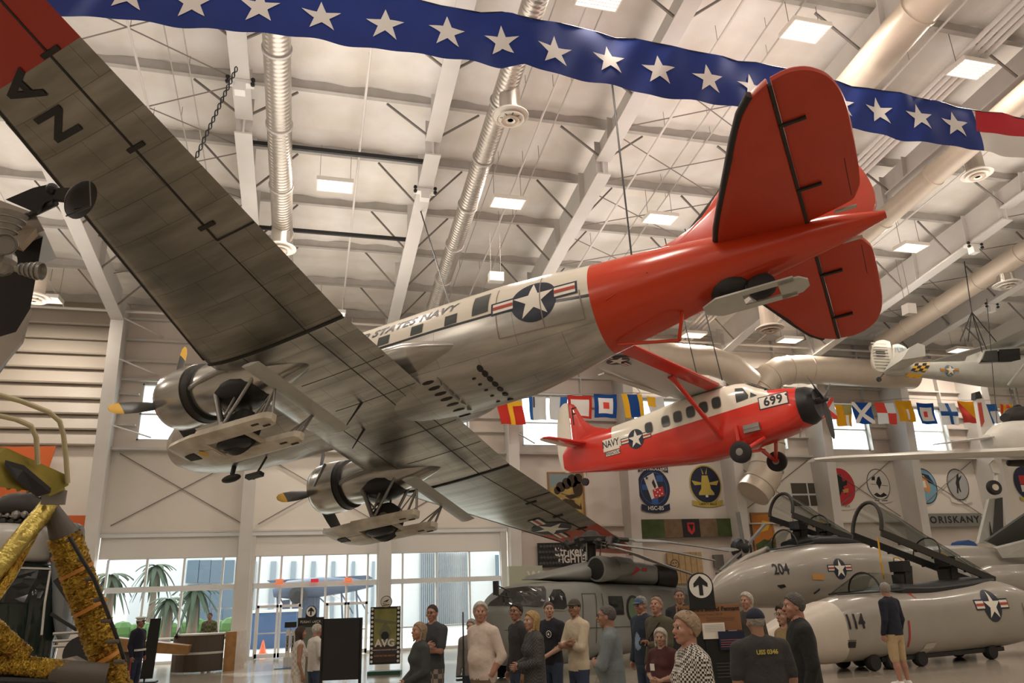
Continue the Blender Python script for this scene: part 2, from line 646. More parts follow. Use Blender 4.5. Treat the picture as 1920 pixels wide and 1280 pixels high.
for k in range(1, len(COLX) - 1):
    x0, x1 = COLX[k], COLX[k + 1]
    if k >= 2:
        wx0, wx1 = x0 + 0.75, x0 + 3.35
    w = structure(empty('wall_back', (x0, WY, 0)))

    def pc(nm, a, b2, z0, z1, m, y0=0.0, y1=0.25):
        return MB().box((a, y0, z0), (b2, y1, z1)).obj(nm, m, w)
    L = x1 - x0
    if k == 1 or k == 0:
        # ribbed siding, each board its own piece
        z = zP + 0.15
        pc('lower_board', 0, L, 0, zP + .15, M_wall)
        pc('backing_board', 0, L, zP + .15, 13.1, M_siding, .02, .25)
        proto = None
        while z < 12.3:
            o_ = MB().prism([(0, 0, 0), (0, -0.20, 0.0), (0, -0.22, 0.05), (0, -0.05, 0.54), (0, 0, 0.55)], (L, 0, 0))
            if proto is None:
                o_ = o_.obj('siding_board', M_siding, w)
                proto = o_
            else:
                o_ = proto.copy()
                COL.objects.link(o_)
            o_.location = (0, 0.0, z)
            z += 0.56
        continue
    zlow = zL
    pc('wall_panel', 0, L, zL, zP, M_wall)
    pc('ledge', 0, L, zP, zP + 0.09, M_steel, -0.3, 0.25)
    pc('sill_board', 0, L, zP + 0.09, zW0, M_liner)
    pc('ledge', 0, L, zL - 0.06, zL, M_steel, -0.12, 0.25)
    a, b_ = wx0 - x0, wx1 - x0
    pc('liner', 0, a, zW0, zW1, M_liner)
    pc('liner', b_, L, zW0, zW1, M_liner)
    pc('liner', 0, L, zW1, 13.1, M_liner)
    for z in (zW1 + 0.05, 10.45, 11.27, 12.1):
        pc('girt', 0.02, L - 0.02, z, z + 0.07, M_steel, -0.2, 0)
    for z in (8.05, 8.62, 9.2):
        pc('girt', b_ + 0.05, L - 0.02, z, z + 0.06, M_steel, -0.2, 0)
        if a > 0.3:
            pc('girt', 0.02, a - 0.05, z, z + 0.06, M_steel, -0.2, 0)
    pc('girt_post', b_, b_ + 0.06, zW0, 12.9, M_steel, -0.22, 0)
    # clerestory window
    win = structure(empty('window_%d' % (k), (wx0, WY, zW0)))
    ww, hh = wx1 - wx0, zW1 - zW0
    for (p, q) in (((0, 0.02, 0), (0.06, 0.2, hh)), ((ww - 0.06, 0.02, 0), (ww, 0.2, hh)), ((0, 0.02, 0), (ww, 0.2, 0.06)), ((0, 0.02, hh - 0.06), (ww, 0.2, hh)), ((0, 0.02, hh * 0.45), (ww, 0.15, hh * 0.45 + 0.05))):
        MB().box(p, q).obj('window_frame', M_frame, win)
    MB().box((0.06, 0.1, 0.06), (ww - 0.06, 0.11, hh * 0.45)).obj('pane', M_glass, win)
    MB().box((0.06, 0.1, hh * 0.45 + 0.05), (ww - 0.06, 0.11, hh - 0.06)).obj('pane', M_glass, win)
    # diagonal wind braces from column flange to wall
    for z in (7.75, 10.1, 11.6):
        structure(MB().tube([(x0 + 0.05, KY + (28.25 - KY) * (1 - z / 11.55) + 0.05, z + 0.1), (x0 + 1.25, WY - 0.05, z - 0.1)], 0.03, 6).obj('wall_brace', M_pipe))
    if 2 <= k <= 4 or k in (7, 8, 9):
        # flat rod cross over the white panel
        for s_ in (0, 1):
            za, zb = (zL + 0.2, zP - 0.1) if s_ else (zP - 0.1, zL + 0.2)
            MB().tube([(0.3, -0.06, za), (L - 0.2, -0.06, zb)], 0.018, 5).obj('brace_rod', M_rod, w)
    # below the ledge
    if k <= 4:
        pc('roller_shade', 0.05, L - 0.05, zG + 0.02, zL - 0.07, M_shade, 0.0, 0.06)
        pc('shade_box', 0.05, L - 0.05, zL - 0.2, zL - 0.06, M_frame, -0.1, 0.05)
    elif k == 5:
        pc('wall_panel', 0, L, 2.6, zL, M_liner, 0.1, 0.3)
        pc('wall_panel', 0, L, 0, 2.6, mat('greenish display wall', (0.55, 0.54, 0.44), 0.7), 0.1, 0.3)
    else:
        pc('wall_panel', 0, L, 0, zL - 0.06, M_liner, 0.1, 0.3)

# ---- entrance glazing, built pane by pane
gz = [[-6.52, -5.29, -4.09, -2.81, -2.3], [-1.75, -0.83 - .75, -0.83, -0.07, 0.75, 1.49, 2.24, 2.61], [3.03, 3.52, 4.8, 6.07, 7.31]]
DOORX = [(-1.58, -0.07), (0.78, 2.27)]
for bi, xs in enumerate(gz):
    win = structure(empty('window_%d' % (20 + bi), (xs[0], WY + 0.05, 0)))
    X0, X1 = xs[0], xs[-1]

    def q(nm, a, b2, z0, z1, m, y0=0.0, y1=0.12):
        return MB().box((a - X0, y0, z0), (b2 - X0, y1, z1)).obj(nm, m, win)
    q('transom_bar', X0, X1, zT - 0.08, zT + 0.1, M_frame, -0.06, 0.14)
    q('head_bar', X0, X1, zG, zG + 0.1, M_frame, -0.03, 0.14)
    for i, x in enumerate(xs):
        q('mullion', x - 0.035, x + 0.035, zT + 0.1, zG, M_frame, -0.02)
        inside = any(d0 + 0.05 < x < d1 - 0.05 for d0, d1 in DOORX) and bi == 1
        q('mullion', x - 0.035, x + 0.035, 1.78 if inside else 0, zT - 0.08, M_frame, -0.02)
    for a, b2 in zip(xs, xs[1:]):
        q('pane', a + 0.035, b2 - 0.035, zT + 0.1, zG, M_glass, 0.04, 0.05)
        isdoor = bi == 1 and any(d0 - 0.05 <= a and b2 <= d1 + 0.05 for d0, d1 in DOORX)
        if isdoor:
            q('pane', a + 0.035, b2 - 0.035, 1.82, zT - 0.08, M_glass, 0.04, 0.05)
        else:
            q('pane', a + 0.035, b2 - 0.035, 0.1, zT - 0.08, M_glass, 0.04, 0.05)
            q('bottom_rail', a, b2, 0, 0.1, M_frame)
            if bi != 1:
                q('mid_rail', a, b2, 0.78, 0.83, M_frame)
for n, (a, b2) in enumerate(DOORX):
    for j in range(2):
        w_ = (b2 - a) / 2
        d = structure(empty('door_%d' % (2 * n + j + 1), (a + j * w_, WY + 0.02, 0)))
        H_ = 1.75
        for (p, q_) in (((0.01, 0, 0.02), (0.09, 0.06, H_)), ((w_ - 0.09, 0, 0.02), (w_ - 0.01, 0.06, H_)), ((0.01, 0, 0.02), (w_ - 0.01, 0.06, 0.16)), ((0.01, 0, H_ - 0.09), (w_ - 0.01, 0.06, H_))):
            MB().box(p, q_).obj('door_frame', M_frame, d)
        MB().box((0.09, 0.02, 0.16), (w_ - 0.09, 0.035, H_ - 0.09)).obj('pane', M_glass, d)
        MB().box((0.05, -0.05, 0.8), (w_ - 0.05, -0.02, 0.84)).obj('push_bar', M_steel, d)
for x in (-2.28, -1.9, 2.66, 2.95, 7.4, 7.75):
    wall_piece('trim_1', x - 0.1, x + 0.14, 0, zL, M_steel, WY - 0.08, WY + 0.2)

# far ends of the hall (outside the picture)
structure(MB().box((XL - 0.3, YB, 0), (XL, WY, 18)).obj('wall_left', M_wall))
structure(MB().box((XR, YB, 0), (XR + 0.3, WY, 18)).obj('wall_right', M_wall))
structure(MB().box((XL, YB - 0.3, 0), (XR, YB, 13.5)).obj('wall_front', M_wall))
structure(MB().box((XL, YB - 0.3, 13.5), (XR, YB, 18)).obj('wall_front', M_wall))
structure(MB().box((COLX[-1], WY, 0), (XR, WY + 0.3, 13.2)).obj('wall_back', M_wall))
structure(MB().box((XL, WY, 0), (COLX[1], WY + 0.3, 13.2)).obj('wall_back', M_wall))
# ------------------------------------------------------------------ the ski-equipped transport aeroplane
# local axes: x towards the tail, y to starboard, z up
MW_DC = Matrix(((0.75100409, 0.64937779, 0.11958823, -3.7253047), (-0.6528379, 0.70309308, 0.28189148, 22.80799256), (0.0989724, -0.28977338, 0.95196421, 6.203), (0, 0, 0, 1)))


def metal(name, col, rough, red=None, redy=None, fus=False, seam=True, metallic=0.7):
    """bare or painted skin: paint zones sit at fixed stations of the airframe"""
    m = mat(name, col, rough, metal=metallic, noise=0.0)
    nt = m.node_tree
    b = nt.nodes['Principled BSDF']
    tc = nt.nodes.new('ShaderNodeTexCoord')
    sp = nt.nodes.new('ShaderNodeSeparateXYZ')
    nt.links.new(tc.outputs['Object'], sp.inputs[0])

    def mth(op, a, c=None):
        n = nt.nodes.new('ShaderNodeMath')
        n.operation = op
        for i, v in enumerate((a, c)):
            if v is None:
                continue
            if isinstance(v, (int, float)):
                n.inputs[i].default_value = v
            else:
                nt.links.new(v, n.inputs[i])
        return n.outputs[0]

    def mixc(f, a, c):
        n = nt.nodes.new('ShaderNodeMix')
        n.data_type = 'RGBA'
        nt.links.new(f, n.inputs['Factor'])
        for key, v in (('A', a), ('B', c)):
            if isinstance(v, tuple):
                n.inputs[key].default_value = (*v, 1)
            else:
                nt.links.new(v, n.inputs[key])
        return n.outputs['Result']
    # grime streaks along the airflow, patches
    mp = nt.nodes.new('ShaderNodeMapping')
    mp.inputs['Scale'].default_value = (0.35, 2.2, 2.2)
    nt.links.new(tc.outputs['Object'], mp.inputs['Vector'])
    n1 = nt.nodes.new('ShaderNodeTexNoise')
    n1.inputs['Scale'].default_value = 1.6
    n1.inputs['Detail'].default_value = 7
    nt.links.new(mp.outputs[0], n1.inputs['Vector'])
    r1 = nt.nodes.new('ShaderNodeMapRange')
    r1.inputs['From Min'].default_value = 0.35
    r1.inputs['From Max'].default_value = 0.7
    nt.links.new(n1.outputs['Fac'], r1.inputs['Value'])
    base = mixc(r1.outputs[0], tuple(c * 0.62 for c in col), col)
    if seam:
        br = nt.nodes.new('ShaderNodeTexBrick')
        br.inputs['Color1'].default_value = (1, 1, 1, 1)
        br.inputs['Color2'].default_value = (0.93, 0.93, 0.92, 1)
        br.inputs['Mortar'].default_value = (0.55, 0.55, 0.54, 1)
        br.inputs['Scale'].default_value = 1.0
        br.inputs['Mortar Size'].default_value = 0.006
        br.inputs['Brick Width'].default_value = 1.15
        br.inputs['Row Height'].default_value = 0.62
        if fus:
            cx_ = nt.nodes.new('ShaderNodeCombineXYZ')
            nt.links.new(sp.outputs[0], cx_.inputs[0])
            nt.links.new(mth('MULTIPLY', mth('ARCTAN2', sp.outputs[2], mth('ABSOLUTE', sp.outputs[1])), 1.25), cx_.inputs[1])
            br.inputs['Brick Width'].default_value = 1.9
            br.inputs['Row Height'].default_value = 0.9
            nt.links.new(cx_.outputs[0], br.inputs['Vector'])
        else:
            nt.links.new(tc.outputs['Object'], br.inputs['Vector'])
        mu = nt.nodes.new('ShaderNodeMix')
        mu.data_type = 'RGBA'
        mu.blend_type = 'MULTIPLY'
        mu.inputs['Factor'].default_value = 1.0
        nt.links.new(base, mu.inputs['A'])
        nt.links.new(br.outputs['Color'], mu.inputs['B'])
        base = mu.outputs['Result']
    isred = None
    met = None
    if fus:
        isred = mth('GREATER_THAN', sp.outputs[0], 13.08)
        isw = mth('GREATER_THAN', sp.outputs[2], -0.05)
        isk = mth('MULTIPLY', mth('GREATER_THAN', sp.outputs[2], -0.12), mth('SUBTRACT', 1.0, isw))
        base = mixc(isk, base, (0.03, 0.035, 0.04))
        base = mixc(isw, base, (0.72, 0.66, 0.56))
        painted = mth('MAXIMUM', isw, isk)
        base = mixc(isred, base, red)
        met = mth('MAXIMUM', painted, isred)
    elif redy is not None:
        isred = mth('GREATER_THAN', mth('ABSOLUTE', sp.outputs[1]), redy)
        base = mixc(isred, base, red)
        met = isred
    nt.links.new(base, b.inputs['Base Color'])
    if met is not None:
        nt.links.new(mth('MULTIPLY', mth('SUBTRACT', 1.0, met), metallic), b.inputs['Metallic'])
        nt.links.new(mth('ADD', mth('MULTIPLY', met, 0.22 - rough), rough), b.inputs['Roughness'])
    return m


RED = (0.55, 0.045, 0.012)
ALU = (0.60, 0.575, 0.53)
M_wingc = None
M_fus = metal('aeroplane fuselage skin', ALU, 0.33, red=RED, fus=True)
M_wing = metal('aeroplane wing skin', (.37, .35, .31), 0.30, metallic=.85, red=(0.42, 0.03, 0.015), redy=9.85)
M_nac = metal('aeroplane nacelle skin', (.62, .60, .56), 0.24, seam=False, metallic=.85)
M_wingc = metal('aeroplane centre section skin', (.68, .66, .62), 0.26, metallic=.85)
M_red = mat('glossy orange red paint', RED, 0.24, noise=0.12, nscale=1.2, coat=0.4)
M_redd = mat('orange red fabric paint', (0.52, 0.045, 0.014), 0.42, noise=0.1, nscale=1.2)
M_boot = mat('black rubber boot', (0.02, 0.018, 0.015), 0.6)
M_ski = mat('worn white ski paint', (0.74, 0.68, 0.56), 0.45, noise=0.35, nscale=2.2, dirt=(0.45, 0.39, 0.30))
M_grey = mat('light grey paint', (0.52, 0.52, 0.47), 0.45, noise=0.1)
M_tyre = mat('tyre rubber', (0.018, 0.017, 0.017), 0.7)
M_prop = mat('propeller black', (0.05, 0.048, 0.045), 0.4)
M_yel = mat('propeller tip yellow', (0.75, 0.42, 0.03), 0.5)
M_strut = mat('gear strut steel', (0.30, 0.29, 0.27), 0.35, metal=0.7)
M_navy = mat('insignia blue', (0.018, 0.024, 0.045), 0.4)
M_ins_w = mat('insignia white', (0.82, 0.77, 0.68), 0.4)
M_ins_r = mat('insignia red', (0.45, 0.06, 0.04), 0.4)
M_ink = mat('lettering black', (0.012, 0.012, 0.014), 0.5)
M_win = mat('dark cabin glazing', (0.06, 0.07, 0.068), 0.15)

TX = [0, .35, 1, 1.9, 3, 5, 8, 9.5, 11, 12, 13, 14, 15, 16, 17, 18, 18.92]
TR = [.12, .55, .88, 1.12, 1.28, 1.35, 1.36, 1.36, 1.31, 1.19, 1.03, .91, .77, .62, .47, .31, .08]
TZ = [-.25, -.22, -.16, -.08, -.03, 0, 0, .02, .07, .15, .23, .31, .38, .43, .46, .48, .5]


def fus_rz(x):
    return float(np.interp(x, TX, TR)), float(np.interp(x, TX, TZ))


def fus_rad(x, a):
    """radius at angle a: the lower half is flattened towards the wing"""
    r_ = float(np.interp(x, TX, TR))
    if math.sin(a) >= 0:
        return r_
    k = float(np.interp(x, [3, 5, 9.6, 12], [1, .80, .80, 1]))
    n_ = float(np.interp(x, [3, 5, 9.8, 12], [2, 2.8, 2.8, 2]))
    return (abs(math.cos(a) / r_) ** n_ + abs(math.sin(a) / (r_ * k)) ** n_) ** (-1 / n_)


def fus_fn(x, v, h):
    """port side of the fuselage: x along, v arc length above the centre line"""
    r_, z_ = fus_rz(x)
    a = v / r_
    q = fus_rad(x, a) + h
    return (x, -q * math.cos(a), z_ + q * math.sin(a))


def insignia(fn, r, name, parent, bar_col=None, L=0.12, rot=0.0, label=None, cols=None, step=0.004):
    navy, wht, red_ = cols or (M_navy, M_ins_w, M_ins_r)
    c, s_ = math.cos(rot), math.sin(rot)
    f2 = lambda u, v, h: fn(u * c - v * s_, u * s_ + v * c, h)
    d = Decal(f2, L, step)
    e = 0.10 * r
    h2 = 0.25 * r
    d.polys([rect2(-1.95 * r - e, -h2 - e + .1 * r, 1.95 * r + e, h2 + e + .1 * r), circle2(r * 1.08, 40)], navy)
    d.polys([rect2(-1.95 * r, -h2 + .1 * r, -0.98 * r, h2 + .1 * r), rect2(0.98 * r, -h2 + .1 * r, 1.95 * r, h2 + .1 * r), ], wht)
    d.poly(star2(r * 1.0), wht)
    d.polys([rect2(-1.95 * r, -0.085 * r + .1 * r, -0.98 * r, 0.085 * r + .1 * r), rect2(0.98 * r, -0.085 * r + .1 * r, 1.95 * r, 0.085 * r + .1 * r)], red_)
    return d.obj(name, parent, label)


def round_outline(o):
    """corner cutting, keeps true corners where edges meet sharply"""
    for _ in range(2):
        n_, out = len(o), []
        for i in range(n_):
            a, b_, c = Vector(o[i - 1]), Vector(o[i]), Vector(o[(i + 1) % n_])
            d1, d2 = (b_ - a), (c - b_)
            if d1.length < 1e-6 or d2.length < 1e-6 or d1.angle(d2) > 1.0:
                out.append(tuple(b_))
            else:
                out.append(tuple(b_ - d1 * .22))
                out.append(tuple(b_ + d2 * .22))
        o = out
    return o


def plate(outline, z0, th, plane='xy', inset=0.12, up=None, p0=None, mirror=False):
    """thick tail surface: outline inset towards its middle at both faces, rounded edge"""
    outline = round_outline(outline)
    cx = sum(p[0] for p in outline) / len(outline)
    cy = sum(p[1] for p in outline) / len(outline)

    def ins(k, z):
        out = []
        for (x, y) in outline:
            dx, dy = x - cx, y - cy
            L_ = math.hypot(dx, dy)
            kk = max(0.0, 1 - k / L_)
            px_, py_ = cx + dx * kk, cy + dy * kk
            out.append((px_, py_, z0 + z) if plane == 'xy' else (px_, z, py_ + z0))
        return out
    b = MB()
    b.loft([ins(inset * 1.0, -th), ins(inset * 0.25, -th * 0.75), ins(0, 0), ins(inset * 0.25, th * 0.75), ins(inset, th)])
    return b


dc = thing('transport_aeroplane', 'large bare metal twin engine aeroplane with red tail, on skis, hanging overhead', 'airplane', mw=MW_DC)
# fuselage
b = MB()
xs = [0, .15, .35, .65, 1, 1.4, 1.9, 2.4, 3, 4, 5, 6, 7, 8, 9, 9.5, 10.2, 11, 11.5, 12, 12.5, 13, 13.5, 14, 14.5, 15, 15.5, 16, 16.5, 17, 17.5, 18, 18.5, 18.92]
rings = []
for x in xs:
    r_, z_ = fus_rz(x)
    rings.append([(x, -fus_rad(x, 2 * PI * k / 56) * math.cos(2 * PI * k / 56), z_ + fus_rad(x, 2 * PI * k / 56) * math.sin(2 * PI * k / 56)) for k in range(56)])
b.loft(rings)
b.obj('fuselage', M_fus, dc, smooth=50)
# wing root fairing, both sides
b = MB()
rings = []
for x, w, h in ((6.0, 1.5, .30), (7.0, 1.66, .40), (8.2, 1.74, .44), (8.9, 1.70, .42), (9.4, 1.55, .36), (9.9, 1.30, .28), (10.5, 1.0, .2)):
    rings.append([(x, w * (abs(math.cos(a)) ** .8) * (1 if math.cos(a) > 0 else -1), -0.52 + h * math.sin(a) * .9) for a in [2 * PI * k / 32 for k in range(32)]])
b.loft(rings)
b.obj('wing_root_fairing', M_nac, dc, smooth=60)


def airfoil(le, te, zl, t, n=12):
    c = te - le
    up_, lo = [], []
    for i in range(n + 1):
        s_ = (1 - math.cos(PI * i / n)) / 2
        yt = 5 * t * (0.2969 * math.sqrt(s_) - 0.126 * s_ - 0.3516 * s_ ** 2 + 0.2843 * s_ ** 3 - 0.1036 * s_ ** 4) * c
        up_.append((le + s_ * c, yt * 1.35 + t * c * 0.3))
        lo.append((le + s_ * c, -yt * 0.6 + t * c * 0.3))
    pts = lo + up_[::-1][1:-1]
    return [(x, z + zl) for x, z in pts]


def wing_z(y):
    return -1.15 + 0.12 * max(0.0, abs(y) - 3.57)


def wing_le(y):
    y = abs(y)
    base = 5.18 + 0.242 * max(0, y - 3.57)
    if y > 12.9:
        base += (y - 12.9) ** 2 * 0.75
    return base


def wing_te(y):
    y = abs(y)
    te = 8.87
    if y > 13.0:
        te -= (y - 13.0) ** 2 * 0.35
    return te


def wing_mb(ys):
    b_ = MB()
    b_.loft([[(x, y, z) for x, z in airfoil(wing_le(y), wing_te(y), wing_z(y), 0.145)] for y in ys], flip=ys[0] > ys[-1])
    return b_


wing_mb([-3.56, -1.8, 0, 1.8, 3.56]).obj('wing_center_section', M_wingc, dc, smooth=40)
ys = [3.6, 5, 7, 9, 11, 12.5, 13.0, 13.4, 13.8, 14.0, 14.1]
wing_mb(ys).obj('wing_panel', M_wing, dc, smooth=40, label='starboard outer wing with red tip and star insignia')
wing_mb([-y for y in ys]).obj('wing_panel', M_wing, dc, smooth=40, label='port outer wing with red tip and NAVY lettering')


def wing_low(x, y):
    """height of the lower skin"""
    le, te = wing_le(y), wing_te(y)
    c = te - le
    s_ = min(max((x - le) / c, 0.001), 1.0)
    t = 0.145
    yt = 5 * t * (0.2969 * math.sqrt(s_) - 0.126 * s_ - 0.3516 * s_ ** 2 + 0.2843 * s_ ** 3 - 0.1036 * s_ ** 4) * c
    return wing_z(y) - yt * 0.6 + t * c * 0.3


def wline(name, pts, w=0.03, m=None, t=0.012, parent=None):
    b_ = MB()
    for (a, c) in zip(pts, pts[1:]):
        n = max(1, int(math.hypot(a[0] - c[0], a[1] - c[1]) / 0.4))
        for i in range(n):
            p = (a[0] + (c[0] - a[0]) * i / n, a[1] + (c[1] - a[1]) * i / n)
            q = (a[0] + (c[0] - a[0]) * (i + 1) / n, a[1] + (c[1] - a[1]) * (i + 1) / n)
            b_.bar((p[0], p[1], wing_low(*p) - t / 2), (q[0], q[1], wing_low(*q) - t / 2), w, t)
    return b_.obj(name, m or M_boot, parent or dc)


for s_ in (-1, 1):
    wline('wing_joint', [(5.25, s_ * 3.58), (8.86, s_ * 3.58)], 0.06, t=0.03)
    wline('aileron_gap', [(8.85, s_ * 6.17), (8.0, s_ * 6.17), (8.45, s_ * 12.6), (8.83, s_ * 12.6)], 0.035)
    for y in (6.5, 8.2, 9.9, 11.6):
        xh = 8.0 + (y - 6.17) * 0.07
        wline('aileron_hinge', [(xh - 0.12, s_ * y), (xh + 0.22, s_ * y)], 0.08, t=0.03)
    # rubber boot on the leading edge
    b = MB().tube([(wing_le(y) + 0.02, s_ * y, wing_z(y) + 0.145 * (wing_te(y) - wing_le(y)) * 0.3) for y in [3.7 + .7 * k for k in range(14)]], 0.05, 8)
    b.obj('deicer_boot', M_boot, dc, smooth=60)
    # flap line
    wline('flap_seam', [(7.95, s_ * 0.4), (7.95, s_ * 3.5), (8.0, s_ * 6.1)], 0.018, t=0.008)
for y in (-2.1, -0.9, 0.9, 2.1):
    wline('stringer_seam', [(6.6, y), (8.8, y)], 0.012, t=0.006)
wline('stringer_seam', [(8.35, -3.5), (8.35, 3.5)], 0.012, t=0.006)
wline('stringer_seam', [(6.2, -3.5), (6.2, 3.5)], 0.012, t=0.006)


def wing_fn(u, v, h):
    return (u, v, wing_low(u, v) - h)


# NAVY under the port wing: letter tops towards the leading edge, read outwards
d = Decal(lambda u, v, h: wing_fn(7.44 - v, -9.05 - u, h + .012), 0.25)
for i, ch in enumerate('NAVY'):
    d.text(ch, i * 0.66, 0, 0.80, M_ink, bold=0.022, sx=0.85)
d.obj('lettering', dc, 'black NAVY lettering')
sx0 = 9.2
insignia(lambda u, v, h: wing_fn(7.5 - v * 1.0, sx0 + u, h + .012), 0.62, 'star_insignia', dc, L=0.25, label='star and bar insignia under the starboard wing')
# fuselage print
insignia(lambda u, v, h: fus_fn(11.9 + u, v + 0.0 - 0.09, h + .004), 0.47, 'star_insignia', dc, L=0.1, label='star and bar insignia on the port side of the fuselage')
d = Decal(lambda u, v, h: fus_fn(8.15 + u, 0.47 + v, h + .004), 0.1)
d.text('UNITED STATES NAVY', 0, 0, 0.38, M_ink, bold=0.012, shear=0.22, sx=0.93, spacing=1.05)
d.obj('lettering', dc, 'slanted black UNITED STATES NAVY lettering')
# cabin windows
for (xa, xb, za, zb) in ((6.15, 6.45, -.02, .25), (7.05, 7.37, -.02, .25), (7.95, 8.27, -.02, .25), (8.87, 9.19, -.03, .24), (9.77, 10.08, -.07, .21), (10.46, 10.86, -.04, .58)):
    d = Decal(lambda u, v, h: fus_fn(u, v, h), 0.12, 0.008)
    d.poly(rect2(xa, za, xb, zb), M_win)
    d.obj('cabin_window', dc)
# cargo door outline
d = Decal(lambda u, v, h: fus_fn(u, v, h), 0.12, 0.006)
for p, q_ in (((11.05, .62), (11.05, -.75)), ((11.05, -.75), (12.9, -.80)), ((12.05, .75), (12.05, -.78)), ((12.9, -.80), (12.9, -.15))):
    w = 0.012
    if abs(p[0] - q_[0]) < 0.01:
        d.mb.add
        d.poly(rect2(p[0] - w, min(p[1], q_[1]), p[0] + w, max(p[1], q_[1])), M_rod)
    else:
        d.poly([(p[0], p[1] - w), (q_[0], q_[1] - w), (q_[0], q_[1] + w), (p[0], p[1] + w)], M_rod)
d.obj('door_seam', dc)


MWI = MW_DC.inverted()
MR = MW_DC.to_3x3().inverted()


def fus_hit(px, py):
    o, dr = MWI @ CAM, (MR @ ray(px, py)).normalized()
    k = 8.0
    while k < 34:
        p = o + dr * k
        r_, z_ = fus_rz(p.x)
        if p.y ** 2 + (p.z - z_) ** 2 < fus_rad(p.x, math.atan2(p.z - z_, p.y)) ** 2:
            return p
        k += 0.01
    return None


# rocket bottle fittings on the belly
for row, (a, c, n, sz) in enumerate((((803, 717), (883, 788), 8, (.16, .045)), ((824, 714), (902, 786), 8, (.03, .11)), ((900, 690), (957, 748), 7, (.07, .09)), ((889, 709), (934, 752), 5, (.05, .03)))):
    for i in range(n):
        t = i / (n - 1)
        h = fus_hit(a[0] + (c[0] - a[0]) * t, a[1] + (c[1] - a[1]) * t)
        if h is None:
            continue
        r_, z_ = fus_rz(h.x)
        nr = Vector((0, h.y, h.z - z_)).normalized()
        b = MB()
        ux = Vector((1, 0, 0))
        uy = nr.cross(ux)
        q_ = [h + ux * (sz[0] * math.cos(2 * PI * k / 8)) + uy * (sz[1] * math.sin(2 * PI * k / 8)) - nr * 0.03 for k in range(8)]
        b.prism(q_, nr * (0.05 if row != 1 else 0.07))
        b.obj('rocket_fitting', M_boot if row != 1 else M_strut, dc)

# tail surfaces
half = [(15.69, .25), (15.9, 1.0), (16.3, 1.98), (16.7, 2.95), (16.96, 3.5), (17.2, 3.8), (17.51, 3.96)]
for s_ in (-1, 1):
    o_ = [(x, s_ * y) for x, y in half] + [(17.51, s_ * .25)]
    plate(o_, 0.63, 0.10).obj('stabilizer', M_redd, dc, smooth=35)
    e_ = [(17.56, s_ * .35), (17.56, s_ * 3.97), (17.85, s_ * 4.02), (18.15, s_ * 3.92), (18.42, s_ * 3.65), (18.58, s_ * 3.2), (18.64, s_ * 2.6), (18.62, s_ * 1.0), (18.5, s_ * .72), (18.42, s_ * .55)]
    ev = plate(e_, 0.63, 0.075)
    ev.obj('elevator', M_redd, dc, smooth=35)
    MB().tube([(x, s_ * y, 0.62) for x, y in half[:-1]], 0.085, 8).obj('deicer_boot', M_boot, dc, smooth=60)
    for y in (1.35, 3.0):
        MB().box((17.5, s_ * y - 0.025, .50), (17.95, s_ * y + .025, .56)).obj('elevator_hinge', M_boot, dc)
    MB().box((17.5, min(s_ * .3, s_ * 3.9), .53), (17.56, max(s_ * .3, s_ * 3.9), .60)).obj('elevator_gap', M_boot, dc)
    MB().box((18.05, s_ * 0.47 - .03, .50), (18.45, s_ * 0.47 + .03, .54)).obj('trim_strip', M_grey, dc)
    t0, t1 = (0.75, 1.75)
    MB().box((18.40, min(s_ * t0, s_ * t1), .55), (18.41, max(s_ * t0, s_ * t1), .56)).obj('trim_tab_seam', M_boot, dc)
fin = [(13.4, 1.0), (14.64, 1.40), (15.27, 1.66), (15.8, 2.3), (16.33, 2.9), (16.75, 3.2), (17.2, 3.3), (17.55, 3.3), (17.55, .5), (15.2, .6), (13.6, .8)]
plate(fin, 0.0, 0.10, plane='xz').obj('fin', M_red, dc, smooth=40)
rud = [(17.6, .6), (17.6, 3.3), (18.0, 3.2), (18.4, 2.9), (18.7, 2.4), (18.85, 1.8), (18.9, 1.2), (18.85, .8), (18.7, .55)]
plate(rud, 0.0, 0.08, plane='xz').obj('rudder', M_red, dc, smooth=40)
MB().tube([(15.2, 0, 1.68), (15.8, 0, 2.33), (16.33, 0, 2.93), (16.75, 0, 3.22)], 0.06, 8).obj('deicer_boot', M_boot, dc)
# tail wheel in its well with its small ski
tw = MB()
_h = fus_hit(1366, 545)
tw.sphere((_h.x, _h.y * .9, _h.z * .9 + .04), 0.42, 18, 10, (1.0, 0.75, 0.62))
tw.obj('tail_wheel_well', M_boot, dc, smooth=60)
b = MB().tube([(15.6, 0, -.1), (16.1, 0, -.28), (16.35, 0, -.36)], 0.06, 8)
b.obj('tail_wheel_fork', M_strut, dc)
b = MB().lathe((16.38, -0.09, -0.36), (0, 1, 0), [(0, .12), (0, .24), (.04, .29), (.14, .29), (.18, .24), (.18, .12)], 20)
tyre = b.obj('tail_wheel', M_tyre, dc, smooth=40)
b = MB()
pl = [(15.25, -.1), (15.25, .1), (15.45, .26), (16.15, .26), (16.3, .24), (17.0, .22), (17.12, .12), (17.12, -.12), (17.0, -.22), (16.3, -.24), (16.15, -.26), (15.45, -.26)]
b.prism([(x, y, -.60) for x, y in [(15.2, -.12), (15.2, .12), (15.5, .3), (16.0, .3), (16.0, -.3), (15.5, -.3)]], (0, 0, .04))
b.box((16.0, -.3, -.60), (17.0, -.16, -.56))
b.box((16.0, .16, -.60), (17.0, .3, -.56))
b.prism([(x, y, -.60) for x, y in [(16.7, -.3), (16.7, .3), (17.1, .24), (17.25, 0.1), (17.25, -.1), (17.1, -.24)]], (0, 0, .04))
b.obj('tail_ski', M_grey, dc)
b = MB().tube([(16.38, 0, -.36), (15.9, 0, -.56)], .04, 6)
b.obj('ski_strut', M_strut, dc)
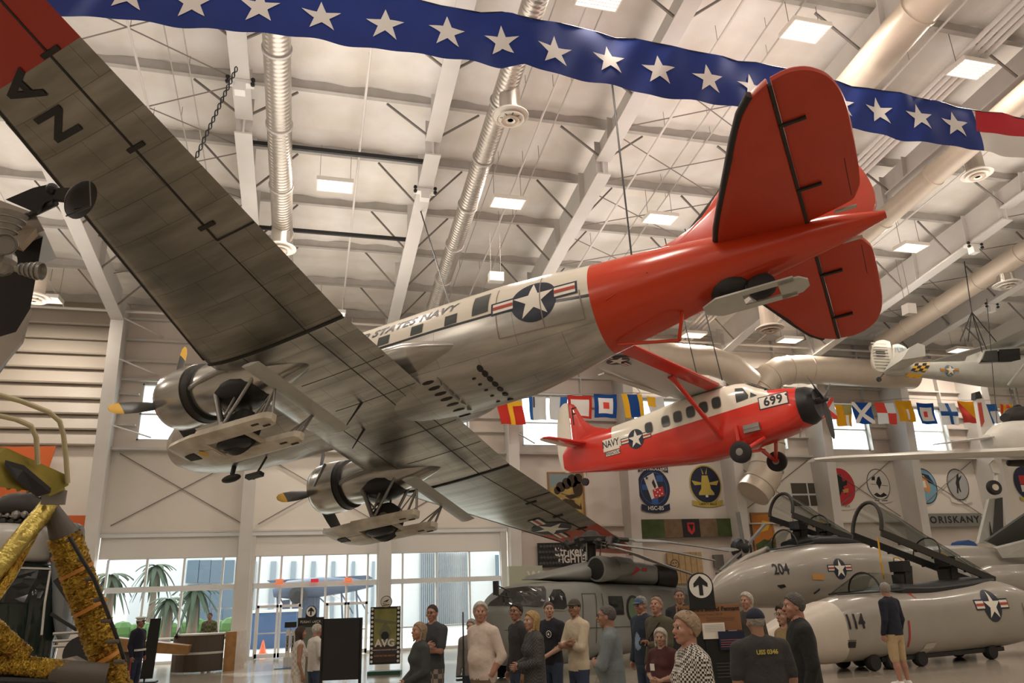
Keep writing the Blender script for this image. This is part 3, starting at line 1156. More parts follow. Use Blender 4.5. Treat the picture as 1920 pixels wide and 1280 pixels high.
# belly mast of the tail
MB().tube([(13.3, 0, -.80), (14.6, 0, -1.12)], .035, 6).tube([(14.6, 0, -1.12), (14.75, 0, -.45)], .04, 6).obj('tail_bumper', M_red, dc)
MB().tube([(13.4, -.85, -.25), (14.3, -.80, .15), (14.35, -.86, .15)], .018, 6).obj('trailing_wire_guide', M_red, dc)


# engines
def blade(mb, c, ang, R_, tipm=None):
    """one broad propeller blade in the plane x = const, from the hub outwards"""
    dy, dz = math.cos(ang), math.sin(ang)
    rings_ = []
    for r_, w, t, tw_ in ((0.12, .07, .06, 1.0), (0.3, .10, .05, .9), (0.55, .155, .035, .7), (0.95, .165, .022, .5), (1.3, .15, .016, .4), (1.5, .12, .012, .35), (R_, .05, .008, .3)):
        ca, sa = math.cos(tw_), math.sin(tw_)
        ring = []
        for k in range(10):
            a = 2 * PI * k / 10
            u, w_ = w * math.cos(a), t * math.sin(a)
            du, dw = u * ca - w_ * sa, u * sa + w_ * ca
            ring.append((c[0] + dw, c[1] + dy * r_ - dz * du, c[2] + dz * r_ + dy * du))
        rings_.append(ring)
    mb.loft(rings_)


for s_, lab in ((-1, 'port'), (1, 'starboard')):
    cy, cz = s_ * 2.68, -0.98
    nac = MB()
    rings = []
    for x, r_, zc in ((4.2, .56, cz), (4.6, .62, cz), (5.2, .61, cz - .02), (5.9, .54, cz - .0), (6.5, .42, cz + .02), (7.1, .26, cz + .05), (7.6, .08, cz + .08)):
        rings.append([(x, cy + r_ * math.cos(a), zc + r_ * math.sin(a)) for a in [2 * PI * k / 32 for k in range(32)]])
    nac.loft(rings)
    nacelle = nac.obj('engine_nacelle', M_nac, dc, smooth=50)
    b = MB().lathe((0, cy, cz), (1, 0, 0), [(3.28, .44), (3.22, .54), (3.25, .63), (3.4, .70), (3.8, .725), (4.15, .705), (4.15, .67), (3.7, .67), (3.35, .58), (3.28, .44)], 40)
    b.obj('cowling', M_nac, nacelle, smooth=50)
    MB().lathe((0, cy, cz), (1, 0, 0), [(4.13, .65), (4.19, .69), (4.34, .67), (4.36, .58)], 40).obj('cowl_flap_gap', M_boot, nacelle, smooth=50)
    b = MB()
    for k in range(9):
        a = 2 * PI * k / 9
        b.lathe((3.65, cy, cz), (0, math.cos(a), math.sin(a)), [(.2, .12), (.6, .12)], 8)
    b.lathe((0, cy, cz), (1, 0, 0), [(3.15, .12), (3.35, .26), (3.8, .3)], 20)
    b.obj('radial_engine', M_strut, nacelle)
    wl = MB()
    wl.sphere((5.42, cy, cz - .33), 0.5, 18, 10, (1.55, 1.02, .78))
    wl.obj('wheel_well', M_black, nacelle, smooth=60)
    MB().tube([(4.3, cy - .50, cz - .22), (4.9, cy - .58, cz - .12), (5.5, cy - .56, cz - .05)], .085, 8).obj('exhaust_pipe', M_strut, nacelle, smooth=60)
    # propeller
    pr = MB()
    base_a = PI / 2 + (0.04 if s_ < 0 else -0.02)
    prop = MB().lathe((0, cy, cz), (1, 0, 0), [(2.75, .02), (2.80, .09), (3.0, .13), (3.25, .13)], 16).obj('propeller_hub', M_prop, dc, smooth=50)
    for k in range(3):
        a = base_a + k * 2 * PI / 3
        bl = MB()
        blade(bl, (3.06, cy, cz), a, 1.62)
        # yellow tip: faces past 1.33 m
        for fi, f in enumerate(bl.f):
            if all(math.hypot(bl.v[i][1] - cy, bl.v[i][2] - cz) > 1.27 for i in f):
                bl.m[fi] = 1
        bl.obj('propeller_blade', [M_prop, M_yel], prop, smooth=50)
    # undercarriage
    SZ = -2.72
    gear = MB()
    for dy in (-.34, .34):
        gear.tube([(4.95, cy + dy, cz - .3), (5.5, cy + dy, -2.35)], .065, 8)
        gear.tube([(6.1, cy + dy, cz - .25), (5.55, cy + dy, -2.3)], .04, 8)
        gear.tube([(5.6, cy + dy * .6, cz - .3), (5.5, cy + dy, -2.1)], .03, 6)
    gear.tube([(5.52, cy - .4, -2.35), (5.52, cy + .4, -2.35)], .07, 8)
    gear.tube([(5.02, cy - .34, -1.5), (5.02, cy + .34, -1.5)], .035, 6)
    gear.tube([(5.05, cy - .34, -1.6), (5.4, cy + .34, -2.15)], .025, 6)
    gear.tube([(5.05, cy + .34, -1.6), (5.4, cy - .34, -2.15)], .025, 6)
    g = gear.obj('landing_gear', M_strut, dc, smooth=60)
    MB().lathe((5.68, cy - .17, -2.36), (0, 1, 0), [(0, .2), (0, .42), (.06, .50), (.28, .50), (.34, .42), (.34, .2)], 28).obj('main_wheel', M_tyre, g, smooth=40)
    MB().lathe((5.68, cy - .19, -2.36), (0, 1, 0), [(0, .04), (0, .2), (.38, .2), (.38, .04)], 18).obj('wheel_rim', M_strut, g)
    # ski
    c2 = s_ * 2.60 - .17
    b = MB()

    def skz(x):
        return SZ + (0.24 * ((4.65 - x) / .75) ** 2 if x < 4.65 else 0)
    rings = []
    for x, w in ((3.85, .05), (3.92, .16), (4.08, .32), (4.35, .48), (4.70, .58), (5.00, .62), (5.25, .62)):
        z = skz(x)
        rings.append([(x, c2 - w, z), (x, c2 - w * .6, z - .03), (x, c2 + w * .6, z - .03), (x, c2 + w, z), (x, c2 + w * .9, z + .13), (x, c2 - w * .9, z + .13)])
    b.loft(rings)
    for dy in (-.42, .42):
        rings = []
        for x, w in ((5.20, .20), (6.00, .19), (6.90, .18), (7.08, .15), (7.16, .06)):
            rings.append([(x, c2 + dy - w, SZ), (x, c2 + dy - w * .6, SZ - .03), (x, c2 + dy + w * .6, SZ - .03), (x, c2 + dy + w, SZ), (x, c2 + dy + w * .9, SZ + .14), (x, c2 + dy - w * .9, SZ + .14)])
        b.loft(rings)
    ski = b.obj('main_ski', M_ski, dc, smooth=30)
    MB().box((4.75, c2 - .10, SZ - .045), (5.22, c2 + .20, SZ - .028)).obj('ski_slot_plate', M_ski, ski)
    MB().prism([(4.42, c2 - .10, SZ - .045), (4.72, c2 - .14, SZ - .05), (4.70, c2 + .12, SZ - .05), (4.40, c2 + .10, SZ - .045)], (0, 0, .03)).obj('ski_vent', M_boot, ski)
    for dy in (-.42, .42):
        for x, y_ in ((6.74, -.06), (6.94, .06)):
            MB().prism([(x - .09, c2 + dy + y_ - .025, SZ - .042), (x + .09, c2 + dy + y_ - .025, SZ - .042), (x + .09, c2 + dy + y_ + .025, SZ - .042), (x - .09, c2 + dy + y_ + .025, SZ - .042)], (0, 0, .02)).obj('ski_slot', M_boot, ski)
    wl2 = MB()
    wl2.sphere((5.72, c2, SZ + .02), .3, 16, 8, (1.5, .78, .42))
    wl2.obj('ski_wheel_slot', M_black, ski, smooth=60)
    MB().tube([(6.20, c2 - .3, SZ + .08), (6.25, c2 + .3, SZ + .08)], .06, 8).obj('ski_cross_tube', M_ski, ski)
    if s_ < 0:
        d = Decal(lambda u, v, h: (4.92 + u, c2 - .05 + v, SZ - .05 - h), None, .003)
        d.poly([(.09 * math.cos(t), .12 * math.sin(t)) for t in [2 * PI * k / 18 for k in range(18)]], M_yel)
        d.obj('yellow_spot', ski)
    for dy, fy in ((-.42, -.55), (.42, .62)):
        MB().tube([(6.80, c2 + dy, SZ + .1), (7.14, c2 + fy, -2.06)], .035, 6).tube([(7.10, c2 + dy, SZ + .1), (7.14, c2 + fy, -2.06)], .03, 6).tube([(6.50, c2 + dy, SZ + .12), (7.14, c2 + fy, -2.06)], .018, 6).obj('trim_foil_strut', M_strut, ski)
    rings = [[(x + 7.06, y, z - 2.03) for x, z in [(0, 0), (.05, -.03), (.22, -.04), (.44, 0), (.22, .04), (.05, .03)]] for y in (s_ * 2.75 - 1.43, s_ * 2.75 + 1.43)]
    MB().loft(rings).obj('trim_foil', M_grey, ski, smooth=40)
# masts and a loop housing below
MB().tube([(7.35, -.9, -1.1), (7.0, -.9, -1.62)], .02, 6, radii=[.035, .012]).obj('blade_antenna', M_boot, dc)
MB().tube([(6.7, 0.1, -1.1), (6.4, 0.1, -1.6)], .02, 6, radii=[.035, .012]).obj('blade_antenna', M_boot, dc)
MB().tube([(4.6, 1.2, -1.1), (4.35, 1.2, -1.7)], .02, 6, radii=[.045, .03]).obj('blade_antenna', M_strut, dc)
b = MB().sphere((2.6, 0, -1.62), .3, 14, 8, (1.1, .35, .35))
b.tube([(2.6, 0, -1.5), (2.6, 0, -1.15)], .06, 8)
b.obj('loop_antenna', M_boot, dc, smooth=60)
MB().tube([(3.7, 0, -1.25), (3.3, .1, -1.75)], .03, 6).box((3.2, -.1, -1.78), (3.7, .05, -1.68)).obj('pitot_mast', M_boot, dc)


# lifting cables and the chain
def cable(p, q, r_=0.02, label='thin black cable', cat='cable', chain=False, name='hanging_cable', group=None):
    m = M_black
    if chain:
        p, q = Vector(p), Vector(q)
        root = thing(name, label, cat, p, 0, group)
        n = int((q - p).length / 0.11)
        proto = None
        dv = (q - p) / n
        for i in range(n):
            if proto is None:
                mb = MB()
                ring = [(0.03 * math.cos(a), 0, 0.075 * math.sin(a)) for a in [2 * PI * k / 8 for k in range(9)]]
                mb.tube(ring, 0.013, 5)
                proto = mb.obj('chain_link', M_black, root)
                li = proto
            else:
                li = proto.copy()
                COL.objects.link(li)
            li.location = dv * (i + .5)
            li.rotation_euler = (0, 0, (i % 2) * PI / 2)
        return root
    o_ = MB().tube([p, q], r_, 6).obj(name, m)
    return tag(o_, label, cat, group)


def dcp(x, y, z):
    return MW_DC @ Vector((x, y, z))


p = dcp(13.9, -.3, 1.22)
cable(p, (p.x - .1, p.y, roof_z(p.y) - .3), .022, 'long thin black cable rising from the red tail to the roof')
p = dcp(9.1, 0, 1.42)
cable(p, (2.75, p.y + 2.5, 12.9), .022, 'thin black cable from the lettered fuselage to the second roof frame')
cable((-2.03, 14.9, 13.2), dcp(7.0, -6.6, -.3), .02, 'black chain hanging from the roof frame to the near wing', 'chain', chain=True, name='hanging_chain')
cl_lab = ['holding the black chain, leftmost', 'above the lettered fuselage', 'right of the red tail, upper one', 'at the cable bundle']
for ci, (px_, py_, X_) in enumerate(((432, 152, -2.03), (797, 355, 2.75), (1840, 480, 21.9), (1858, 575, 26.35))):
    best = None
    for k in range(60, 272):
        y = k / 10
        z = 11.55 + (KY - y) * (12.98 - 11.55) / (KY - 17.1) if y > 17.1 else 13.38 + (17.1 - y) * .12
        q_ = Vector((X_, y, z)) - CAM
        dd = q_.dot(FW)
        e = (960 + F_PX * q_.dot(RT) / dd - px_) ** 2 + (640 - F_PX * q_.dot(UP) / dd - py_) ** 2
        if best is None or e < best[0]:
            best = (e, Vector((X_, y, z)))
    p = best[1] - Vector((0, 0, .12))
    b = MB().box((-.12, -.12, -.22), (.12, .12, .02)).box((-.3, -.1, .0), (.3, .1, .1))
    tr_ = thing('beam_clamp', 'white steel lifting clamp under a roof frame, ' + cl_lab[ci], 'clamp', p, 0, 'lifting clamps on the roof frames')
    b.obj('clamp_body', M_white, tr_)
    for sx_ in (-1, 1):
        for dz_ in (-.02, .1):
            MB().lathe((sx_ * .28, -.14, dz_), (0, 1, 0), [(0, .05), (.06, .05)], 10).obj('clamp_wheel', M_black, tr_)
# ------------------------------------------------------------------ ceiling fixtures, ducts, banner, flags
M_lamp = mat('lit fluorescent tubes', (1, 1, 1), 0.5, emis=((1.0, 0.93, 0.84), 3.2))
M_fixf = mat('fixture white metal', (0.85, 0.80, 0.72), 0.4)
M_duct = mat('galvanised spiral duct', (0.58, 0.53, 0.47), 0.33, metal=0.75, noise=0.12, nscale=2)
M_ductp = mat('cream painted duct', (0.60, 0.51, 0.41), 0.42, metal=0.1, noise=0.06)
nt = MATS['galvanised spiral duct'].node_tree
_w = nt.nodes.new('ShaderNodeTexWave')
_w.bands_direction = 'Y'
_w.inputs['Scale'].default_value = 2.6
_t = nt.nodes.new('ShaderNodeTexCoord')
nt.links.new(_t.outputs['Object'], _w.inputs['Vector'])
_b = nt.nodes.new('ShaderNodeBump')
_b.inputs['Strength'].default_value = 0.6
_b.inputs['Distance'].default_value = 0.02
nt.links.new(_w.outputs['Fac'], _b.inputs['Height'])
nt.links.new(_b.outputs['Normal'], nt.nodes['Principled BSDF'].inputs['Normal'])

fix_where = ['above the red elevator, the largest in view', 'right of the star banner, near the corner of the roof', 'above the left wing joint', 'above the middle of the lettered fuselage',
             'above the white and red fuselage joint', 'right of the red tail cone', 'beside the black panel at far left', 'below the lower red elevator tip', 'above the checkered grey aeroplane',
             'above the tail bumper of the big aeroplane', 'cut off by the top edge above the banner', 'peeking out behind the near wing joint']
fx0 = None
for i, p in enumerate(FIX):
    if i == 0:
        f = thing('ceiling_light', '', 'light', p, 0)
        b = MB()
        for (a, c) in (((-.5, -.32, -.05), (.5, -.29, .06)), ((-.5, .29, -.05), (.5, .32, .06)), ((-.5, -.29, -.05), (-.47, .29, .06)), ((.47, -.29, -.05), (.5, .29, .06)), ((-.5, -.3, .06), (.5, .3, .08))):
            b.box(a, c)
        b.obj('housing', M_fixf, f)
        for k in range(6):
            y = -.24 + k * .096
            MB().box((-.46, y - .030, -.02), (.46, y + .030, .03)).obj('tube', M_lamp, f)
        for k in range(5):
            y = -.192 + k * .096
            MB().box((-.47, y - .010, -.05), (.47, y + .010, .02)).obj('louver', M_fixf, f)
        for sx_ in (-.42, .42):
            MB().bar((sx_, 0, .08), (sx_, 0, 1.25), .012).obj('hanger_rod', M_rod, f)
        fx0 = f
    else:
        f = copy_tree(fx0)
        f.location = p
    f['group'] = 'hanging ceiling lights'
    f['label'] = 'rectangular louvred ceiling light ' + fix_where[i]
for p in HIDDEN_FIX:
    if p.y > 12 or (p.y > 3 and p.x < 15):
        continue


def duct(name, label, pts, r, m, seams=3.0, group='air ducts under the roof'):
    pts = [Vector(p) for p in pts]
    root = thing(name, label, 'duct', pts[0], 0, group)
    rel = [p - pts[0] for p in pts]
    MB().tube(rel, r, 24).obj('duct_run', m, root, smooth=50)
    for a, c in zip(rel, rel[1:]):
        L_ = (c - a).length
        n = int(L_ / seams)
        d_ = (c - a).normalized()
        for k in range(1, n + 1):
            q_ = a + d_ * (k * seams - seams * .3)
            MB().tube([q_ - d_ * .03, q_ + d_ * .03], r + .03, 24).obj('duct_collar', M_purlin if m is M_duct else m, root, smooth=50)
    return root


def diffuser(root, at_, r, h, m=None):
    """drop with a round diffuser, child of the duct"""
    at_ = Vector(at_) - root.location
    m = m or M_duct
    b_ = MB().lathe(at_, (0, 0, -1), [(0, r), (h * .65, r), (h * .66, r * 1.05), (h * .8, r * 1.05)], 24)
    d_ = b_.obj('duct_drop', m, root, smooth=50)
    for k, (ro, ri, z) in enumerate(((1.75, 1.35, .86), (1.3, .95, .95), (.85, .55, 1.0), (.45, .05, 1.0))):
        MB().lathe(at_, (0, 0, -1), [(h * z, r * ro), (h * z + .03, r * ro), (h * z - .04, r * ri), (h * z - .06, r * ri)], 28).obj('diffuser_ring', M_fixf if k != 2 else M_ductp, d_, smooth=40)
    for k in range(4):
        a = k * PI / 4
        MB().bar(at_ + Vector((math.cos(a) * r, math.sin(a) * r, -h + .05)), at_ - Vector((math.cos(a) * r, math.sin(a) * r, h - .05)), .03, .02).obj('diffuser_vane', M_dark, d_)
    MB().lathe(at_, (0, 0, -1), [(h * .8, r * 1.04), (h * .82, r * .2)], 20).obj('diffuser_throat', M_dark, d_)
    return d_


def dz(y, off):
    return roof_z(y) - off


D1 = duct('spiral_duct', 'silver spiral duct along the roof slope, leftmost, with a round diffuser', [(-1.15, 3, dz(3, 1.4)), (-1.15, 24.2, dz(24.2, 1.5))], .30, M_duct, 2.4)
diffuser(D1, (-1.18, 20.9, dz(20.9, 1.55)), .27, .75)
D2 = duct('spiral_duct', 'silver spiral duct in the middle of the roof, diffuser just below the banner', [(4.08, 3, dz(3, 1.4)), (4.08, 26, dz(26, 1.5))], .27, M_duct, 2.1)
diffuser(D2, (4.15, 14.4, dz(14.4, 1.45)), .25, .9)
D3 = duct('spiral_duct', 'wide cream duct running down to the red elevator tip', [(12.5, 3, dz(3, 1.4)), (12.5, 17.5, dz(17.5, 1.6))], .43, M_ductp, 2.8)
D4 = duct('spiral_duct', 'cream duct right of the red tail with a diffuser below the banner end', [(17.35, 3, dz(3, 1.4)), (17.35, 24, dz(24, 1.6))], .33, M_ductp, 2.2)
diffuser(D4, at_y(1822, 290, 15.0), .25, .75)
D5 = duct('spiral_duct', 'long cream duct at the right leading down to the wide horizontal duct', [(24.0, 6, dz(6, 1.5)), (24.0, 25.6, dz(25.6, 1.6)), (23.9, 26.2, 11.4)], .36, M_ductp, 1.9)
diffuser(D5, at_y(1880, 500, 19.5), .28, .8)
p0 = [at_y(x, y, 27.0) for x, y in ((1130, 660), (1330, 676), (1372, 690), (1408, 722))]
B1 = duct('wide_duct', 'wide cream duct along the wall, left part sloping down into the wye', p0, .62, M_ductp, 2.6)
p1 = [at_y(x, y, 27.0) for x, y in ((1416, 742), (1432, 715), (1462, 695), (1500, 692), (1710, 704))]
B1['label'] = 'wide cream wall duct with a wye and elbow dropping behind the small red aeroplane'


def duct_part(pts, r, name):
    rel = [p - B1.location for p in pts]
    o_ = MB().tube(rel, r, 24).obj(name, M_ductp, B1, smooth=50)
    for a_, c_ in zip(rel, rel[1:]):
        if (c_ - a_).length > .8:
            d_ = (c_ - a_).normalized()
            q_ = a_ + d_ * .4
            MB().tube([q_ - d_ * .03, q_ + d_ * .03], r + .03, 24).obj('duct_collar', M_ductp, o_, smooth=50)


duct_part(p1, .62, 'right_branch')
p2 = [at_y(x, y, 27.2) for x, y in ((1412, 740), (1425, 770), (1438, 815), (1441, 860), (1432, 895), (1412, 925))]
duct_part(p2, .68, 'drop_elbow')
D6 = duct('spiral_duct', 'short cream drop duct with diffuser between the two red tail tips and the wide duct', [at_d(1436, 560, 23), at_d(1437, 575, 23)], .24, M_ductp, 9)
diffuser(D6, at_d(1437, 575, 23), .24, .8, M_ductp)
D7 = duct('spiral_duct', 'short drop duct with diffuser behind the black panel at far left', [at_d(72, 500, 21), at_d(72, 515, 21)], .24, M_ductp, 9)
diffuser(D7, at_d(72, 515, 21), .24, .8, M_ductp)
for (px_, py_, d_, w_, h_, lab) in ((930, 520, 23, .45, .28, 'small cream speaker box hanging above the lettered fuselage'), (1705, 580, 22, .3, .3, 'small cream speaker box right of the lower red elevator')):
    p = at_d(px_, py_, d_)
    t_ = thing('speaker_box', lab, 'box', p)
    MB().prism([(-w_, -.12, -h_), (w_, -.12, -h_), (w_, .12, -h_ * .6), (w_, .12, h_), (-w_, .12, h_), (-w_, .12, -h_ * .6)][:0] or [(-w_ / 2, -.1, -h_ / 2), (w_ / 2, -.1, -h_ / 2), (w_ / 2, -.14, h_ / 2), (-w_ / 2, -.14, h_ / 2)], (0, .26, 0)).obj('housing', M_white, t_)
    for sx_ in (-1, 1):
        MB().bar((sx_ * w_ * .35, 0, h_ / 2), (sx_ * w_ * .35, 0, 1.6), .01).obj('hanger_rod', M_rod, t_)

# --- the long bunting
BY = 11.9
_top = [(-60, -130), (240, -68), (500, -40), (770, 0), (860, 14), (960, 25), (1010, 37), (1080, 50), (1150, 65), (1240, 82), (1300, 96), (1400, 112), (1560, 150), (1700, 178), (1815, 202), (1920, 222), (2100, 262)]
_bot = [(-60, 12), (110, 28), (300, 45), (490, 62), (640, 82), (760, 97), (850, 112), (940, 126), (985, 118), (1060, 145), (1240, 180), (1400, 205), (1590, 240), (1700, 262), (1840, 283), (1920, 296), (2100, 330)]
tp = [at_y(x, y, BY) for x, y in _top]
bt = [at_y(x, y, BY) for x, y in _bot]
tX, tZ = [p.x for p in tp], [p.z for p in tp]
bX, bZ = [p.x for p in bt], [p.z for p in bt]
xA, xE = max(tX[0], bX[0]), min(tX[-1], bX[-1])
xB = at_y(1832, 240, BY).x


def ban(x, v, h=0.0):
    zt, zb = float(np.interp(x, tX, tZ)), float(np.interp(x, bX, bZ))
    ph = x / 1.55
    fr = ph - math.floor(ph)
    sc = 0.02 * math.sin(PI * fr)           # slack between the ties
    fold = 0.03 * math.sin(x * 2.1 + 2 * v) + 0.022 * math.sin(x * 6.5 - 5 * v) + 0.02 * math.sin(2 * PI * fr + 3 * v)
    return (x, BY + fold - h, zb + (zt - sc * 1.2 * v - zb) * v)


M_bblue = mat('royal blue bunting', (0.005, 0.03, 0.24), 0.7, noise=0.15, nscale=1.5)
M_bred = mat('red bunting', (0.55, 0.015, 0.03), 0.7)
M_bwhite = mat('white bunting', (0.82, 0.78, 0.76), 0.7)
b = MB().grid(lambda u, v: ban(xA + (xB + .12 * math.sin(v * 3) - xA) * u, v), 260, 10)
bn = b.obj('star_banner', M_bblue, smooth=180)
tag(bn, 'long blue bunting with white stars and red and white end, strung under the roof', 'banner')
MB().grid(lambda u, v: ban(xB + .12 * math.sin(v * 1.5) + (xE - xB - .12) * u, .5 + v * .5), 40, 6).obj('red_stripe', M_bred, bn, smooth=180)
MB().grid(lambda u, v: ban(xB + .12 * math.sin(v * 1.5) + (xE - xB - .12) * u, v * .5), 40, 6).obj('white_stripe', M_bwhite, bn, smooth=180)
for (px_, py_) in ((240, -8), (360, 3), (487, 14), (603, 30), (722, 48), (838, 63), (942, 77), (1040, 97), (1142, 113), (1235, 132), (1327, 150), (1410, 165), (1496, 182), (1575, 195), (1650, 207), (1722, 221), (1790, 234)):
    c_ = at_y(px_, py_, BY)
    zt, zb = float(np.interp(c_.x, tX, tZ)), float(np.interp(c_.x, bX, bZ))
    v0 = (c_.z - zb) / (zt - zb)
    d = Decal(lambda u, v, h: ban(c_.x + u, v0 + v / (zt - zb), h + .012), 0.12)
    d.poly(star2(.385, rot=random.uniform(-.06, .06)), M_bwhite)
    d.obj('star', bn)
MB().tube([Vector(ban(xA + (xE - xA) * k / 60, 1.0)) for k in range(61)], .012, 5).obj('banner_rope', M_black, bn)

# --- signal flags strung along the wall
FC = dict(w=mat('flag white', (0.85, 0.83, 0.80), 0.8), r=mat('flag red', (0.75, 0.06, 0.04), 0.8), b=mat('flag blue', (0.02, 0.12, 0.42), 0.8), y=mat('flag yellow', (0.85, 0.48, 0.02), 0.8),
          k=mat('flag dark', (0.05, 0.05, 0.07), 0.8), g=mat('flag olive', (0.35, 0.30, 0.10), 0.8))


def flag(px, py, w, h, layers, label, sway=0.0):
    """layers: list of (colour key, list of outlines in a unit square)"""
    c_ = at_y(px, py, 26.9)
    W_, H_ = w, h
    ph = random.random() * 6

    def fn(u, v, l):
        x, z = (u - .5) * W_, (v - .5) * H_
        f_ = .06 * math.sin(u * 7 + ph) * (1.1 - v) + .03 * math.sin(v * 6 + ph)
        return (x * (1 - .06 * (1 - v)) + sway * (1 - v) * .25, f_ - l, z - .03 * math.sin(u * PI) * v)
    mats = []
    b_ = MB()

    def put(key, outline, k):
        v_, f_ = refine(outline, [tuple(range(len(outline)))], .14)
        m_ = FC[key]
        if m_ not in mats:
            mats.append(m_)
        b_.mi = mats.index(m_)
        b_.add([fn(x, y, .006 * k) for x, y in v_], f_)
    for k, (key, outs) in enumerate(layers):
        for o_ in outs:
            put(key, o_, k)
            put(key, [(x, y) for x, y in o_][::-1], -k)
    me = b_.mesh('signal_flag', mats, 180)
    ob = bpy.data.objects.new('signal_flag', me)
    COL.objects.link(ob)
    ob.location = c_
    tag(ob, label, 'flag', 'signal flags strung along the wall')


F0 = [rect2(0, 0, 1, 1)]
fl = [
    (955, 773, 1.1, 1.0, [('r', F0), ('y', [rect2(.42, 0, .62, 1), rect2(.5, .8, 1, 1)])], 'red flag with a yellow upright band, left end of the string'),
    (1008, 765, .75, 1.0, [('w', F0), ('b', [rect2(0, 0, .22, 1)]), ('k', [rect2(.25, .55, .34, 1)])], 'white flag with a blue edge right of the red one'),
    (1048, 765, .8, 1.0, [('w', F0), ('b', [rect2(.6, 0, 1, 1)])], 'white and blue flag left of the red stabilizer fin'),
    (1088, 762, 1.1, 1.0, [('r', F0), ('w', [rect2(.12, .1, .88, .82)])], 'thin pale flag with a red border above the small red tail'),
    (1137, 760, 1.05, 1.05, [('b', F0), ('w', [rect2(.17, .17, .83, .83)]), ('r', [rect2(.36, .36, .64, .64)])], 'blue flag with white square and red centre, left of the yellow and blue one'),
    (1186, 760, .95, 1.05, [('b', F0), ('y', [rect2(0, 0, .28, 1), rect2(.78, 0, 1, 1)])], 'blue flag between two yellow bands over the small red aeroplane'),
    (1230, 762, .8, .9, [('w', F0), ('y', [rect2(0, .5, .5, 1)])], 'white and yellow flag partly behind the wing of the red aeroplane'),
    (1550, 765, .9, 1.05, [('w', F0), ('r', [[(0, 0), (.14, 0), (1, .86), (1, 1), (.86, 1), (0, .14)], [(.86, 0), (1, 0), (1, .14), (.14, 1), (0, 1), (0, .86)]])], 'white flag with a red diagonal cross beside the black propeller'),
    (1584, 778, .9, 1.05, [('y', F0), ('g', [rect2(.45, .55, 1, 1)]), ('w', [rect2(.55, 0, .75, .5)])], 'yellow and olive flag beside the saltire flags'),
    (1618, 774, 1.1, 1.05, [('b', F0), ('w', [[(0, 0), (.14, 0), (1, .86), (1, 1), (.86, 1), (0, .14)], [(.86, 0), (1, 0), (1, .14), (.14, 1), (0, 1), (0, .86)]])], 'blue flag with a white diagonal cross'),
    (1662, 774, 1.1, 1.05, [('w', F0), ('r', [rect2(0, .5, .5, 1), rect2(.5, 0, 1, .5)])], 'flag quartered red and white'),
    (1697, 770, .95, 1.05, [('y', F0), ('w', [rect2(.55, .1, .72, .6)])], 'plain yellow flag in front of a wall column'),
    (1737, 775, 1.0, 1.05, [('b', F0), ('w', [rect2(.15, .15, .85, .8)]), ('r', [rect2(.4, .35, .6, .62)])], 'blue bordered white flag with a small red centre, left of the blue cross'),
    (1779, 775, 1.05, 1.1, [('w', F0), ('b', [rect2(.4, 0, .6, 1), rect2(0, .4, 1, .6)])], 'white flag with an upright blue cross'),
    (1816, 772, 1.05, 1.1, [('y', F0), ('r', [[(0, 0), (1, 0), (0, 1)]])], 'flag halved diagonally in yellow and red'),
    (1856, 775, 1.0, 1.0, [('w', F0), ('b', [rect2(0, .65, 1, 1), rect2(.4, 0, .55, .7)])], 'blue topped white flag beside the white tail fin'),
    (1888, 770, .9, .7, [('y', F0), ('r', [rect2(.1, 0, .3, 1), rect2(.5, 0, .7, 1)])], 'small flag of slanting red and yellow stripes, right end of the string'),
]
for a in fl:
    flag(a[0], a[1], a[2] * .93, a[3] * .93, a[4], a[5], sway=random.uniform(-.3, .6))
tag(MB().tube([at_y(x, y, 26.9) for x, y in ((900, 755), (960, 748), (1090, 739), (1190, 736), (1300, 740), (1480, 742), (1560, 742), (1640, 752), (1700, 746), (1780, 750), (1860, 750), (1930, 748))], .012, 5).obj('flag_line', M_rod),
    'thin line carrying the row of signal flags', 'rope')
# ------------------------------------------------------------------ small red and white high wing aeroplane 699
s_o = 0.732003581
Mo = Matrix(((-0.56441463, -0.82463565, -0.03757888), (0.82307595, -0.56565963, 0.05074622), (-0.06310399, -0.00228836, 0.99800433)))
MW_OT = Matrix.Translation(Vector((14.26647, 18.829067, 7.0185))) @ (Mo.to_4x4()) @ Matrix.Scale(s_o, 4)
M_or = mat('bright red aircraft paint', (0.66, 0.035, 0.02), 0.25, noise=0.1, nscale=1.0, coat=0.4)
M_ow = mat('cream aircraft paint', (0.78, 0.72, 0.60), 0.35, noise=0.06)
M_ogr = mat('pale grey flap', (0.55, 0.54, 0.49), 0.45)


